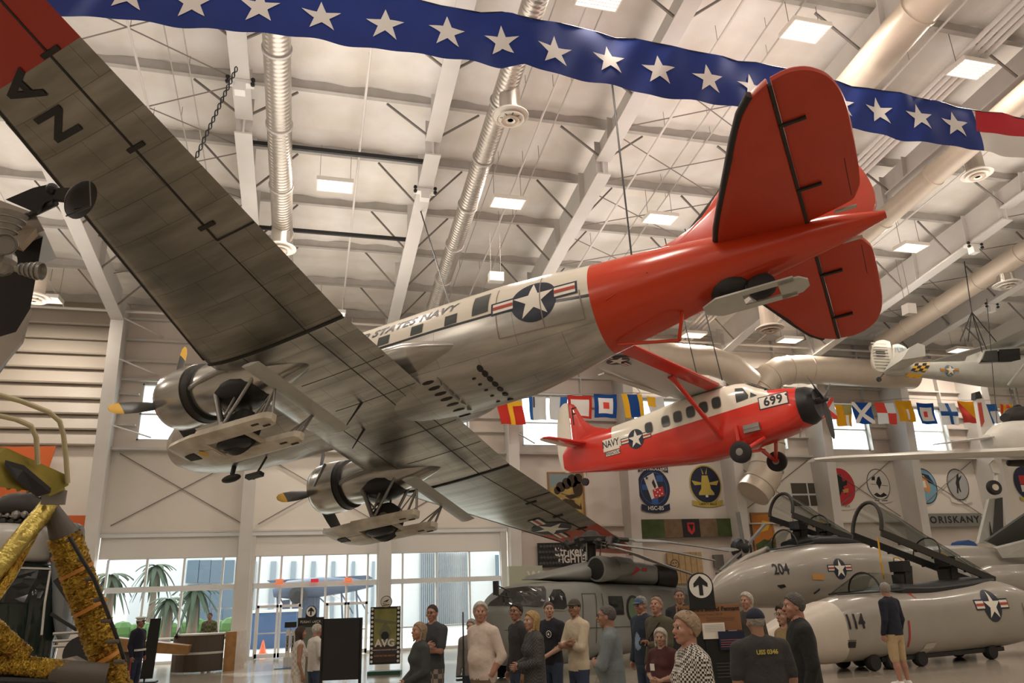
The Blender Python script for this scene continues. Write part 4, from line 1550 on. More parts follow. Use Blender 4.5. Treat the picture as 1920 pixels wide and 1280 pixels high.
def otter_skin():
    m = mat('red and white fuselage skin', (0.66, 0.035, 0.02), 0.25, coat=0.4)
    nt = m.node_tree
    b_ = nt.nodes['Principled BSDF']
    tc = nt.nodes.new('ShaderNodeTexCoord')
    sp = nt.nodes.new('ShaderNodeSeparateXYZ')
    nt.links.new(tc.outputs['Object'], sp.inputs[0])

    def mth(op, a, c=None):
        n = nt.nodes.new('ShaderNodeMath')
        n.operation = op
        for i, v in enumerate((a, c)):
            if v is None:
                continue
            if isinstance(v, (int, float)):
                n.inputs[i].default_value = v
            else:
                nt.links.new(v, n.inputs[i])
        return n.outputs[0]
    line = mth('SUBTRACT', 0.30, mth('MULTIPLY', sp.outputs[0], 0.045))
    up_ = mth('GREATER_THAN', sp.outputs[2], line)
    # white region starts behind the nose, along a slanting edge, ends before the tail
    fr = mth('GREATER_THAN', mth('ADD', sp.outputs[0], mth('MULTIPLY', sp.outputs[2], -0.45)), 0.95)
    bk = mth('LESS_THAN', sp.outputs[0], 9.15)
    w_ = mth('MULTIPLY', up_, mth('MULTIPLY', fr, bk))
    gl = mth('MULTIPLY', mth('GREATER_THAN', sp.outputs[2], mth('ADD', 0.50, mth('MULTIPLY', sp.outputs[0], 0.14))), mth('LESS_THAN', sp.outputs[0], 1.35))
    mx = nt.nodes.new('ShaderNodeMix')
    mx.data_type = 'RGBA'
    mx.inputs['A'].default_value = (0.66, 0.035, 0.02, 1)
    mx.inputs['B'].default_value = (0.78, 0.72, 0.60, 1)
    nt.links.new(w_, mx.inputs['Factor'])
    mx2 = nt.nodes.new('ShaderNodeMix')
    mx2.data_type = 'RGBA'
    nt.links.new(mx.outputs['Result'], mx2.inputs['A'])
    mx2.inputs['B'].default_value = (0.03, 0.03, 0.03, 1)
    nt.links.new(gl, mx2.inputs['Factor'])
    nt.links.new(mx2.outputs['Result'], b_.inputs['Base Color'])
    return m


ot = thing('floatless_bush_aeroplane', 'small red and white high wing aeroplane marked 699, hanging over the signal flags', 'airplane', mw=MW_OT)
ot.name = 'light_aeroplane'
OX = [-.42, -.35, 0, .6, 1.2, 1.7, 2.1, 2.6, 3.2, 4.5, 5.6, 6.5, 7.5, 8.5, 9.5, 10.5, 11.3, 12.0, 12.45]
OT = [.25, .42, .55, .66, .74, 1.0, 1.28, 1.38, 1.40, 1.38, 1.33, 1.22, 1.12, 1.06, 1.0, .95, .85, .7, .4]
OB = [-.75, -.95, -1.08, -1.2, -1.3, -1.36, -1.42, -1.5, -1.58, -1.62, -1.55, -1.45, -1.34, -1.22, -1.1, -.95, -.82, -.7, -.5]
OW = [.5, .62, .72, .78, .80, .80, .80, .8, .8, .8, .78, .74, .66, .56, .45, .34, .24, .14, .06]


def ott_y(x, z):
    t, bo, w = np.interp(x, OX, OT), np.interp(x, OX, OB), np.interp(x, OX, OW)
    c, h = (t + bo) / 2, (t - bo) / 2
    q = min(abs((z - c) / h), .999)
    n_ = 2.0 if x < .3 else 3.6
    return float(w * (1 - q ** n_) ** (1 / n_))


rings = []
for x, t, bo, w in zip(OX, OT, OB, OW):
    n_ = 2.0 if x < .3 else 3.6
    c, h = (t + bo) / 2, (t - bo) / 2
    ring = []
    for k in range(40):
        a = 2 * PI * k / 40
        ca, sa = math.cos(a), math.sin(a)
        ring.append((x, w * math.copysign(abs(ca) ** (2 / n_), ca), c + h * math.copysign(abs(sa) ** (2 / n_), sa)))
    rings.append(ring)
MB().loft(rings).obj('fuselage', otter_skin(), ot, smooth=45)


def ofn(u, v, h):
    return (u, ott_y(u, v) + h + .004, v)


# cabin windows
for i in range(6):
    x, z = [(3.45, .66), (4.08, .60), (4.72, .56), (5.38, .50), (6.02, .44), (6.95, .36)][i]
    d = Decal(ofn, .12, .006)
    pts = []
    for k in range(20):
        a = 2 * PI * k / 20
        ca, sa = math.cos(a), math.sin(a)
        pts.append((x + .20 * math.copysign(abs(ca) ** .6, ca), z + .24 * math.copysign(abs(sa) ** .6, sa)))
    d.poly([(x + (p - x) * 1.15, z + (q_ - z) * 1.15) for p, q_ in pts][::-1], M_rod)
    d.poly(pts[::-1], M_win)
    d.obj('cabin_window', ot)
d = Decal(ofn, .12, .006)
d.poly([(2.55, .42), (2.02, .48), (1.98, .62), (2.2, 1.02), (2.55, 1.08)], M_win)
d.poly([(1.92, .50), (1.62, .52), (1.88, .72)], M_win)
d.obj('cockpit_window', ot)
b = MB().prism([(1.34, y, .80) for y in (.5,)] and [(1.30, -.55, .775), (1.30, .55, .775), (2.10, .62, 1.30), (2.10, -.62, 1.30)], (0, 0, .03))
b.obj('windscreen', M_win, ot)
insignia(lambda u, v, h: ofn(7.75 - u, v + .02, h), .43, 'star_insignia', ot, L=.15, rot=0)
d = Decal(lambda u, v, h: ofn(9.15 - u, v - .08, h), .25)
d.poly(rect2(-.58, -.1, .40, .48), M_ins_w)
d.text('NAVY', -.1, .22, .48, M_ink, bold=.008, sx=.8)
d.obj('lettering', ot, 'black NAVY lettering on cream')
d = Decal(lambda u, v, h: ofn(9.15 - u, v - .08, h), .25)
d.poly(rect2(-.50, -.36, .42, -.12), M_ink)
d.poly(rect2(-.47, -.335, .39, -.145), M_ins_w)
d.text('PENSACOLA', -.04, -.24, .20, M_ink, bold=.004, sx=.8)
d.obj('lettering', ot, 'framed PENSACOLA lettering')
d = Decal(lambda u, v, h: ofn(1.0 - u, v + .12, h), .25)
d.poly(rect2(-.62, -.26, .62, .28), M_ink)
d.poly(rect2(-.58, -.22, .58, .24), M_ins_w)
d.text('699', 0, 0.01, .52, M_ink, bold=.016, spacing=1.05)
d.obj('number_plate', ot, 'white 699 panel with black digits')
# wing
rings = []
WLE, WTE = 3.25, 5.55
for y in (-8.6, -8.2, 0, 8.2, 8.6):
    e = .25 if abs(y) > 8.3 else 0
    z = 1.42 + .035 * abs(y)
    rings.append([(x, y, zz) for x, zz in airfoil(WLE + e, WTE - e, z - .06, .13)])
MB().loft(rings, flip=False).obj('wing', M_ogr, ot, smooth=40)
for s_ in (-1, 1):
    rings = [[(WLE - .02 + x_, s_ * y, 1.42 + .035 * y + z_) for x_, z_ in [(0, .03), (.05, -.02), (.3, -.075), (.62, -.09), (.62, -.06), (.3, .28), (.05, .12)]] for y in (.55, 8.5)]
    MB().loft(rings, flip=s_ > 0).obj('red_leading_edge', M_or, ot, smooth=30)
    MB().box((WTE - .05, min(s_ * .8, s_ * 6.2), 1.50), (WTE + .25, max(s_ * .8, s_ * 6.2), 1.56)).obj('flap', M_ogr, ot)
    # wing strut
    a, c = Vector((3.55, s_ * .72, -.85)), Vector((3.95, s_ * 3.6, 1.48))
    MB().tube([a + (c - a) * t for t in (0, .1, .5, .9, 1)], .09, 10, radii=[.16, .11, .10, .11, .16]).obj('wing_strut', M_or, ot, smooth=60)
    # main legs
    w_ = Vector((2.35, s_ * 1.85, -1.87))
    for q_ in ((2.6, s_ * .6, -1.3), (1.75, s_ * .6, -1.25)):
        MB().tube([q_, w_ + Vector((0, -s_ * .1, 0))], .085, 8).obj('gear_leg', M_or, ot, smooth=60)
    MB().tube([w_ + Vector((0, -s_ * .15, 0)), (2.1, -s_ * .05, -1.62)], .06, 8).obj('gear_strut', M_or, ot, smooth=60)
    wh = MB().lathe(w_ - Vector((0, .13, 0)), (0, 1, 0), [(0, .2), (0, .33), (.05, .44), (.21, .44), (.26, .33), (.26, .2)], 28).obj('main_wheel', M_tyre, ot, smooth=40)
    MB().lathe(w_ - Vector((0, .14, 0)), (0, 1, 0), [(0, .03), (0, .10), (.02, .2), (.26, .2), (.28, .10), (.28, .03)], 20).obj('wheel_rim', M_strut, wh, smooth=40)
MB().bar((2.75, .82, -.55), (2.75, .82, -1.2), .22, .14).obj('gear_fairing', M_or, ot)
MB().box((1.75, .74, -.95), (2.45, .90, -.62)).box((1.75, .86, -.80), (2.45, .92, -.77)).obj('exhaust_shroud', M_strut, ot)
insignia(lambda u, v, h: (4.32 + v, 7.0 + u, 1.40 + .035 * 7 - .11 - h), .42, 'star_insignia', ot, L=.3)
# tail
f_ = [(9.3, .9), (10.4, 1.25), (11.0, 1.75), (11.3, 2.4), (11.45, 2.75), (11.75, 2.85), (11.75, .4), (10, .5)]
plate(f_, 0, .07, 'xz').obj('fin', M_or, ot, smooth=40)
f_ = [(11.8, 2.9), (12.1, 2.95), (12.4, 2.7), (12.6, 2.0), (12.75, 1.0), (12.75, .2), (12.6, -.5), (12.3, -.7), (11.95, -.65), (11.8, 0)]
plate(f_, 0, .055, 'xz').obj('rudder', M_ow, ot, smooth=40)
d = Decal(lambda u, v, h: (11.45 - u, .075 + h, 2.2 + v), None)
d.polys([rect2(-.12, -.55, -.05, .35), rect2(-.12, .28, .2, .35), rect2(-.12, -.02, .12, .05)], M_ink)
d.obj('tail_letter', ot, 'black letter F')
for s_ in (-1, 1):
    o_ = [(10.75, s_ * .15), (10.95, s_ * 2.9), (11.2, s_ * 3.1), (11.35, s_ * 3.1), (11.35, s_ * .15)]
    plate(o_, .55, .05).obj('stabilizer', M_or, ot, smooth=40)
    o_ = [(11.4, s_ * .2), (11.4, s_ * 3.1), (11.65, s_ * 2.95), (11.85, s_ * .8), (11.75, s_ * .2)]
    plate(o_, .55, .04).obj('elevator', M_ow, ot, smooth=40)
MB().tube([(11.2, 0, -.75), (11.25, 0, -1.2)], .05, 8).obj('tail_leg', M_ow, ot)
MB().lathe((11.3, -.07, -1.28), (0, 1, 0), [(0, .06), (0, .19), (.14, .19), (.14, .06)], 18).obj('tail_wheel', M_tyre, ot)
# engine and propeller
MB().disc((-.43, 0, -.25), (-1, 0, 0), .52, 28).obj('cowl_opening', M_black, ot)
MB().lathe((0, 0, -.25), (1, 0, 0), [(-.46, .55), (-.50, .60), (-.40, .68), (-.2, .78), (.1, .83)], 32).obj('cowl_ring', M_black, ot, smooth=50)
b = MB().lathe((-.5, -.0, -.15), (1, 0, 0), [(-.45, .03), (-.4, .10), (-.15, .13), (.1, .13)], 14)
hub = b.obj('propeller_hub', M_prop, ot)
for k in range(3):
    bl = MB()
    blade(bl, (-.75, 0, -.15), -PI / 2 - .05 + k * 2 * PI / 3, 1.62)
    bl.obj('propeller_blade', M_prop, hub, smooth=50)
MB().tube([(.3, .3, -1.15), (.4, .35, -1.5)], .03, 6).obj('drain_pipe', M_strut, ot)
for (x, dx) in ((3.2, 0.5), (4.3, -.5)):
    p = MW_OT @ Vector((x, .3, 1.7))
    cable(p, (p.x - .5, p.y + .3, roof_z(p.y) - .25), .018, 'thin black cable holding the small red aeroplane, %s of the pair' % ('front one' if x < 4 else 'rear one'))
# ------------------------------------------------------------------ aircraft standing on the floor and hanging at the right
class Plane:
    """upright plane through a floor point, used to carry a side profile measured off the photograph"""

    def __init__(s, p0, deg):
        s.p0 = Vector((p0[0], p0[1], 0))
        a = R(deg)
        s.a = a
        s.t = Vector((math.cos(a), math.sin(a), 0))
        s.n = Vector((-math.sin(a), math.cos(a), 0))

    def uv(s, px, py, off=0.0):
        d_ = ray(px, py)
        o_ = s.p0 + s.n * off
        k = (o_ - CAM).dot(s.n) / d_.dot(s.n)
        p = CAM + d_ * k
        return (p - o_).dot(s.t), p.z

    def L(s, px, py, off=0.0):
        u, z = s.uv(px, py, off)
        return Vector((u, off, z))


def superring(u, w, zt, zb, n_=2.4, N=32, flat=0.0):
    c, h = (zt + zb) / 2, (zt - zb) / 2
    out = []
    for k in range(N):
        a = 2 * PI * k / N
        ca, sa = math.cos(a), math.sin(a)
        out.append((u, w * math.copysign(abs(ca) ** (2 / n_), ca), c + h * math.copysign(abs(sa) ** (2 / n_), sa)))
    return out


def body(pl, secs, n_=2.4, sub=3, N=32):
    """secs: (px, y_top, y_bottom, half width)"""
    rows = []
    for px_, yt, yb, w in secs:
        u1, z1 = pl.uv(px_, yt)
        u2, z2 = pl.uv(px_, yb)
        rows.append(((u1 + u2) / 2, w, z1, z2))
    rows.sort()
    us = [r_[0] for r_ in rows]
    out = []
    for i in range(len(rows) - 1):
        for k in range(sub if i < len(rows) - 2 else sub + 1):
            t = k / sub
            # smoothstep-free catmull on each column
            vals = []
            for c in range(4):
                p_ = [rows[max(0, min(len(rows) - 1, i + q_))][c] for q_ in (-1, 0, 1, 2)]
                if c == 0:
                    vals.append(p_[1] + (p_[2] - p_[1]) * t)
                else:
                    v = 0.5 * ((2 * p_[1]) + (-p_[0] + p_[2]) * t + (2 * p_[0] - 5 * p_[1] + 4 * p_[2] - p_[3]) * t * t + (-p_[0] + 3 * p_[1] - 3 * p_[2] + p_[3]) * t ** 3)
                    lo, hi = min(p_[1], p_[2]), max(p_[1], p_[2])
                    vals.append(min(max(v, lo), hi))
            out.append(vals)
    mb = MB()
    mb.loft([superring(u, max(w, .01), zt, zb, n_, N) for u, w, zt, zb in out])
    mb.prof = out
    mb.n_ = n_
    return mb


def side_fn(mb, sign=-1, lift=.006):
    pr = mb.prof
    U = [p[0] for p in pr]
    Wd = [p[1] for p in pr]
    T = [p[2] for p in pr]
    B = [p[3] for p in pr]

    def f(u, z, h):
        w, t, b_ = np.interp(u, U, Wd), np.interp(u, U, T), np.interp(u, U, B)
        c, hh = (t + b_) / 2, (t - b_) / 2
        q = min(abs((z - c) / hh), .98)
        return (u, sign * (w * (1 - q ** mb.n_) ** (1 / mb.n_) + h + lift), z)
    return f


def root_on(pl, name, label, cat, group=None):
    return thing(name, label, cat, pl.p0, pl.a, group)


M_hg = mat('helicopter grey', (0.26, 0.265, 0.245), 0.5, noise=0.18, nscale=1.6)
M_jet = mat('jet light grey', (0.36, 0.33, 0.285), 0.30, noise=0.14, nscale=1.1, coat=0.25)
M_rad = mat('radome white', (0.60, 0.54, 0.46), 0.4, noise=.05)
M_cg = glass('canopy glass', (0.74, 0.77, 0.76), 0.55)
M_dkgl = mat('dark cockpit glazing', (0.02, 0.022, 0.022), 0.06)
M_hgl = mat('grey cockpit glazing', (0.06, 0.063, 0.06), 0.08)
M_decr = mat('warning red', (0.42, 0.03, 0.03), 0.5)

# ---- the grey naval helicopter
HP = Plane((4.31, 17.33), 28)
he = root_on(HP, 'naval_helicopter', 'grey naval helicopter with folded-back rotor blades, nose to the left behind the people', 'helicopter')
hb = body(HP, [(912, 1146, 1160, .12), (920, 1138, 1205, .45), (935, 1128, 1240, .66), (948, 1112, 1248, .80), (965, 1100, 1249, .88), (1000, 1092, 1248, .92), (1060, 1090, 1240, .95), (1120, 1094, 1230, .95), (1180, 1096, 1219, .95), (1240, 1098, 1208, .92), (1275, 1102, 1192, .75), (1305, 1108, 1170, .5), (1325, 1112, 1150, .3)], n_=4.0)
hb.obj('fuselage', M_hg, he, smooth=45)
hf = side_fn(hb)


hf3 = side_fn(hb, lift=.035)


def hdec(name, pts, m, off=-.95, extra=None):
    d_ = Decal(hf3 if name == 'windscreen' else hf, .12, .006)
    d_.poly([HP.uv(x, y, off) for x, y in pts], m)
    for p_, m_ in (extra or []):
        d_.poly([HP.uv(x, y, off) for x, y in p_], m_)
    return d_.obj(name, he)


hdec('cockpit_window', [(1034, 1143), (1026, 1136), (1030, 1118), (1044, 1101), (1060, 1101), (1066, 1110), (1067, 1140), (1060, 1145)], M_hg, extra=[([(1037, 1141), (1031, 1135), (1034, 1119), (1046, 1104), (1059, 1104), (1063, 1112), (1064, 1138), (1058, 1142)], M_dkgl)])
hdec('windscreen', [(988, 1135), (1000, 1098), (1027, 1098), (1012, 1136)], M_hgl, off=-.8)
hdec('windscreen', [(930, 1136), (950, 1103), (985, 1098), (976, 1134)], M_hgl, off=-.4)
hdec('cabin_window', [(1142, 1117), (1142, 1152), (1170, 1152), (1168, 1117)], M_black, extra=[([(1145, 1126), (1145, 1146), (1155, 1150), (1166, 1150), (1165, 1126)], M_dkgl)])
d = Decal(hf, .25, .006)
c_ = HP.uv(1189, 1142, -.95)
d.poly([(c_[0] + .30 * math.cos(a), c_[1] + .33 * math.sin(a)) for a in [2 * PI * k / 32 for k in range(32)]], M_ink)
d.poly([(c_[0] + .24 * math.cos(a), c_[1] + .27 * math.sin(a)) for a in [2 * PI * k / 32 for k in range(32)]], mat('dull green', (.12, .18, .10), .6))
d.obj('squadron_disc', he)
for x0, x1 in ((1093, 1093.8), (1118, 1118.8), (1130, 1130.8)):
    hdec('door_seam', [(x0, 1112), (x0, 1205), (x1, 1205), (x1, 1112)], M_boot)
hdec('door_seam', [(1093, 1112), (1118, 1112), (1118, 1113), (1093, 1113)], M_boot)
hdec('lower_seam', [(950, 1182), (1230, 1172), (1230, 1173), (950, 1183)], M_boot)
cw = body(HP, [(994, 1085, 1087, .3), (1010, 1076, 1087, .45), (1060, 1064, 1090, .55), (1110, 1052, 1092, .62), (1130, 1051, 1094, .66), (1160, 1051, 1098, .66), (1200, 1057, 1100, .62), (1235, 1061, 1104, .55)], n_=3.0)
cw.obj('engine_cowling', M_hg, he, smooth=45)
cf = side_fn(cw)
for (cx_, cy_, r1) in ((1129, 1066, .30), (1160, 1062, .24)):
    c_ = HP.L(cx_, cy_, -.7)
    mb = MB().lathe(c_ + Vector((-.25, -.02, 0)), (1, 0, 0), [(-.0, r1 * .6), (0, r1), (.15, r1 * 1.05), (.6, r1 * .9), (.75, r1 * .5)], 24)
    mb.obj('engine_intake', M_hg, he, smooth=50)
    MB().disc(c_ + Vector((-.26, -.02, 0)), (-1, 0, 0), r1 * .85).obj('intake_mouth', M_black, he)
c_ = HP.L(1248, 1082, -.45)
MB().lathe(c_, (1, -.25, 0), [(-.5, .34), (-.1, .36), (.15, .34), (.18, .30), (0, .26)], 24).obj('exhaust', M_boot, he, smooth=50)
d = Decal(cf, .2, .006)
q_ = [HP.uv(x, y, -.62) for x, y in ((1181, 1053), (1199, 1068), (1180, 1080), (1182, 1073), (1189, 1068), (1182, 1062))]
d.poly(q_, M_decr)
q_ = [HP.uv(x, y, -.62) for x, y in ((1202, 1064), (1212, 1065), (1211, 1071), (1201, 1070))]
d.poly(q_, M_decr)
d.obj('warning_mark', he, 'dark red arrow and box on the cowling')
# rotor head and four blades swept back over the tail
rh = HP.L(1108, 1010)
mast = MB().tube([HP.L(1108, 1052), rh], .13, 12).obj('rotor_mast', M_boot, he, smooth=60)
hub = MB().lathe(rh + Vector((0, 0, -.12)), (0, 0, 1), [(0, .3), (.05, .42), (.16, .42), (.2, .25), (.3, .16), (.34, .05)], 20)
hub = hub.obj('rotor_hub', M_boot, he, smooth=50)
for a in range(8):
    an = a * PI / 4 + .2
    e = Vector((math.cos(an), math.sin(an), -.12 - .1 * (a % 2)))
    MB().tube([rh + e * .25, rh + e * .75], .06, 8).tube([rh + e * .6 + Vector((0, 0, -.12)), rh + e * .75 + Vector((0, 0, .1))], .07, 8).obj('rotor_damper', M_boot, hub)
for k in range(4):
    a = 2 * PI * k / 4 + .3
    e = Vector((math.cos(a) * .3, math.sin(a) * .3, 0))
    MB().tube([rh + e + Vector((0, 0, -.1)), HP.L(1108, 1050) + e * .8], .02, 5).obj('pitch_link', M_strut, hub)
for k, (pts, off, wd) in enumerate((([(1178, 1012), (1240, 1014), (1300, 1022), (1355, 1031), (1372, 1028)], -.5, .26), ([(1140, 1018), (1180, 1023), (1250, 1032), (1328, 1048)], -1.0, .26),
                                   ([(1140, 1024), (1180, 1035), (1230, 1055), (1300, 1078), (1400, 1110)], -1.4, .26), ([(1070, 1020), (1020, 1018), (1055, 1014)], .3, .2))):
    P_ = [HP.L(x, y, off) for x, y in pts]
    if k == 3:
        continue
    mb = MB()
    mb.loft([[p + Vector((0, wd * sy, .03 * sz + .06 * sy)) for sy, sz in ((-1, 0), (-.6, -1), (1, 0), (-.6, 1))] for p in P_])
    mb.obj('rotor_blade', M_hg, hub, smooth=60)
    MB().tube([rh + Vector((.3, off * .3, 0)), P_[0]], .06, 8).obj('blade_grip', M_boot, hub)
# nose details
for (x, y) in ((946, 1128), (953, 1128)):
    p_ = HP.L(x, y, -.35)
    MB().tube([p_, p_ + Vector((-.1, -.05, .2))], .012, 5).obj('wiper', M_boot, he)
p_ = HP.L(930, 1115, -.9)
MB().bar(p_, p_ + Vector((0, 0, .28)), .12, .06).tube([p_ + Vector((0, 0, .2)), HP.L(955, 1108, -.7)], .015, 5).tube([p_, HP.L(960, 1120, -.8)], .015, 5).obj('mirror', M_boot, he)
for (x, y) in ((960, 1242), (1060, 1236)):
    p_ = HP.L(x, y)
    for sy in (-.8, .8):
        MB().lathe((p_.x + .4, sy - .1, .25), (0, 1, 0), [(0, .1), (0, .22), (.05, .25), (.15, .25), (.2, .22), (.2, .1)], 18).obj('main_wheel', M_tyre, he, smooth=40)
        MB().tube([(p_.x + .4, sy, .25), (p_.x + .3, sy * .8, .6)], .06, 8).obj('gear_leg', M_strut, he)

# ---- nose sections of two jets with raised canopies


def canopy(parent, pl, F, H, w, h0, off=0.0, name='canopy', tilt=1.0):
    """raised clamshell: F base of the front bow, H hinge, both local points"""
    F, H = Vector(F), Vector(H)
    ax = (H - F)
    L_ = ax.length
    ax.normalize()
    side = Vector((0, 1, 0))
    upv = side.cross(ax).normalized() * -1
    if upv.z < 0:
        upv = -upv
    rings_, NB = [], 16

    def ringat(t, k=1.0):
        c = F + ax * (L_ * t)
        ww = w * (1 - .25 * t) * k
        hh = h0 * ((1 - t) ** .85 * .88 + .12 + .05 * math.sin(PI * min(t * 2.4, 1))) * k
        return [c + side * (-ww * math.cos(PI * j / NB) * (1 + .12 * math.sin(PI * j / NB))) + upv * (hh * math.sin(PI * j / NB)) for j in range(NB + 1)]
    root = MB()
    for k in range(15):
        rings_.append(ringat(k / 14))
    g_ = MB().loft(rings_, cap=False, closed=False).obj(name, M_cg, parent, smooth=80)
    MB().tube(ringat(0), .045, 8).obj('front_bow', M_boot, g_, smooth=60)
    MB().tube([r__[NB // 2] for r__ in rings_], .012, 6).obj('bright_edge_line', M_steel, g_, smooth=60)  # pale tube added to stand for the bright edge of the glass
    MB().tube(ringat(.5, 1.0), .018, 8).obj('mid_bow', M_boot, g_, smooth=60)
    for sy in (-1, 1):
        a_ = F + side * (w * sy)
        b_ = H + side * (w * .75 * sy)
        MB().bar(a_ - upv * .05, b_ - upv * .05, .05, .16, up=upv).obj('canopy_sill', M_boot if sy < 0 else M_black, g_)
        for k in range(1, 7):
            p_ = a_ + (b_ - a_) * (k / 7)
            MB().box(p_ - Vector((.02, .03, .17)), p_ + Vector((.02, .03, -.11))).obj('latch_hook', M_boot, g_)
    return g_


def tub(parent, pl, pts, off, seats):
    """open cockpit: dark recess rim and ejection seats"""
    for k, (x, y, sc) in enumerate(seats):
        p_ = pl.L(x, y, 0)
        s_ = MB()
        s_.bar(p_ + Vector((0, 0, -.35 * sc)), p_ + Vector((.12, 0, .30 * sc)), .34 * sc, .22 * sc, up=(1, 0, 0))
        st = s_.obj('ejection_seat', M_boot, parent)
        MB().box(p_ + Vector((-.10, -.19 * sc, .16 * sc)), p_ + Vector((.16, .19 * sc, .40 * sc))).obj('headrest', M_black, st)
        MB().tube([p_ + Vector((.0, -.12, .40 * sc)), p_ + Vector((-.05, -.06, .48 * sc)), p_ + Vector((-.05, .06, .48 * sc)), p_ + Vector((0, .12, .40 * sc))], .014, 6).obj('firing_loop', M_yel, st)
        MB().box(p_ + Vector((-.14, -.14, -.3 * sc)), p_ + Vector((-.06, .14, .1 * sc))).obj('harness', M_boot, st)


JP = Plane(at_z(1545, 1242, .20)[:2], 8)
j1 = root_on(JP, 'jet_forebody', 'front jet nose section 114 with white radome and raised canopy, on a dolly', 'jet', 'jet nose sections with raised canopies')
jb = body(JP, [(1415, 1205, 1225, .08), (1432, 1184, 1236, .25), (1465, 1162, 1241, .42), (1510, 1142, 1243, .54), (1560, 1122, 1242, .62), (1600, 1112, 1238, .68), (1650, 1105, 1234, .72), (1720, 1102, 1228, .75), (1790, 1092, 1220, .78), (1840, 1084, 1214, .80), (1875, 1092, 1206, .80), (1905, 1108, 1196, .78), (1918, 1130, 1182, .72)], n_=2.6)
jb.obj('fuselage', M_jet, j1, smooth=45)
jf = side_fn(jb)
# white radome as a skin over the nose
rb_ = body(JP, [(1413, 1204, 1226, .09), (1431, 1182, 1238, .265), (1465, 1160, 1243, .435), (1500, 1145, 1245, .53), (1530, 1133, 1245.5, .59), (1543, 1127, 1244, .615), (1550, 1126, 1243.5, .61)], n_=2.6)
rb_.obj('radome', M_rad, j1, smooth=45)


def jdec(f, pl, root, name, polys, off, L_=.2, label=None, texts=()):
    d_ = Decal(f, L_, .006)
    for pts, m_ in polys:
        d_.poly([pl.uv(x, y, off) for x, y in pts], m_)
    for (t, x, y, sz, m_, b_) in texts:
        u, z = pl.uv(x, y, off)
        d_.text(t, u, z, sz, m_, bold=b_, sx=.8)
    return d_.obj(name, root, label)


jdec(jf, JP, j1, 'number', [], -.6, texts=[('114', 1602, 1166, .40, M_ink, .012)], label='black number 114')
u_, z_ = JP.uv(1858, 1135, -.75)
insignia(lambda u, v, h: jf(u_ + u * .8, z_ + v, h), .33, 'star_insignia', j1, L=.12)
jdec(jf, JP, j1, 'warning_triangle', [([(1714, 1108), (1726, 1109), (1725, 1123)], M_decr)], -.7)
jdec(jf, JP, j1, 'warning_triangle', [([(1783, 1094), (1794, 1093), (1794, 1106)], M_decr)], -.7)
jdec(jf, JP, j1, 'gun_port', [([(1576, 1200), (1604, 1199), (1606, 1214), (1577, 1216)], mat('gun port brown', (.16, .13, .10), .5)), ([(1590, 1203), (1604, 1203), (1604, 1214), (1592, 1214)], M_black)], -.6)
jdec(jf, JP, j1, 'tow_flag', [([(1704, 1163), (1707, 1163), (1713, 1213), (1710, 1214)], M_decr)], -.75)
jdec(jf, JP, j1, 'lower_door', [([(1740, 1206), (1759, 1204), (1756, 1226), (1738, 1226)], M_rad)], -.7)
jdec(jf, JP, j1, 'panel_seam', [([(1575, 1190), (1576, 1190), (1577, 1226), (1576, 1226)], M_boot), ([(1900, 1130), (1901, 1130), (1912, 1185), (1911, 1186)], M_boot)], -.6)
# cockpit rim (dark), windscreen, seats
ck = body(JP, [(1632, 1107, 1125, .30), (1660, 1094, 1125, .46), (1720, 1094, 1122, .50), (1790, 1084, 1118, .5), (1838, 1080, 1110, .42)], n_=3.0)
ck.obj('cockpit_interior', M_black, j1)
tub(j1, JP, None, 0, [(1690, 1085, 1.0), (1775, 1075, 1.0)])
fr = [JP.L(1562, 1116), JP.L(1575, 1105), JP.L(1600, 1086), JP.L(1622, 1066), JP.L(1645, 1072), JP.L(1668, 1098)]
wsg = MB()
rings = []
for i, t in enumerate((0, .2, .4, .6, .8, 1.0)):
    u = JP.L(1562 + 100 * t, 1112).x
    hgt = (0.02, .14, .28, .42, .40, .38)[i]
    ww = (.12, .30, .40, .46, .48, .5)[i]
    zb_ = JP.L(1562 + 100 * t, 1114 - 8 * t).z
    rings.append([Vector((u, -ww * math.cos(PI * j / 14), zb_ + hgt * math.sin(PI * j / 14))) for j in range(15)])
wo = wsg.loft(rings, cap=False, closed=False).obj('windscreen', M_cg, j1, smooth=60)
MB().tube(rings[3], .022, 6).obj('windscreen_bow', M_boot, wo)
MB().tube([r_[0] for r_ in rings], .022, 6).tube([r_[-1] for r_ in rings], .022, 6).obj('windscreen_rail', M_boot, wo)
canopy(j1, JP, JP.L(1625, 997), JP.L(1843, 1084), .42, .72)
MB().tube([JP.L(1646, 1008, -.3), JP.L(1652, 1055, -.3), JP.L(1658, 1085, -.2)], .02, 6).obj('canopy_prop', M_yel, j1)
dl = MB().box((1.2, -.45, .18 - .02), (5.1, .45, .25))
dl.obj('dolly_beam', M_black, j1)
for (x, y) in ((1635, 1240), (1668, 1238), (1855, 1222), (1722, 1228)):
    u = JP.uv(x, y, -.4)[0]
    for sy in (-.42, .42):
        MB().lathe((u, sy - .09, .17), (0, 1, 0), [(0, .07), (0, .15), (.04, .17), (.14, .17), (.18, .15), (.18, .07)], 18).obj('dolly_wheel', M_tyre, j1, smooth=40)

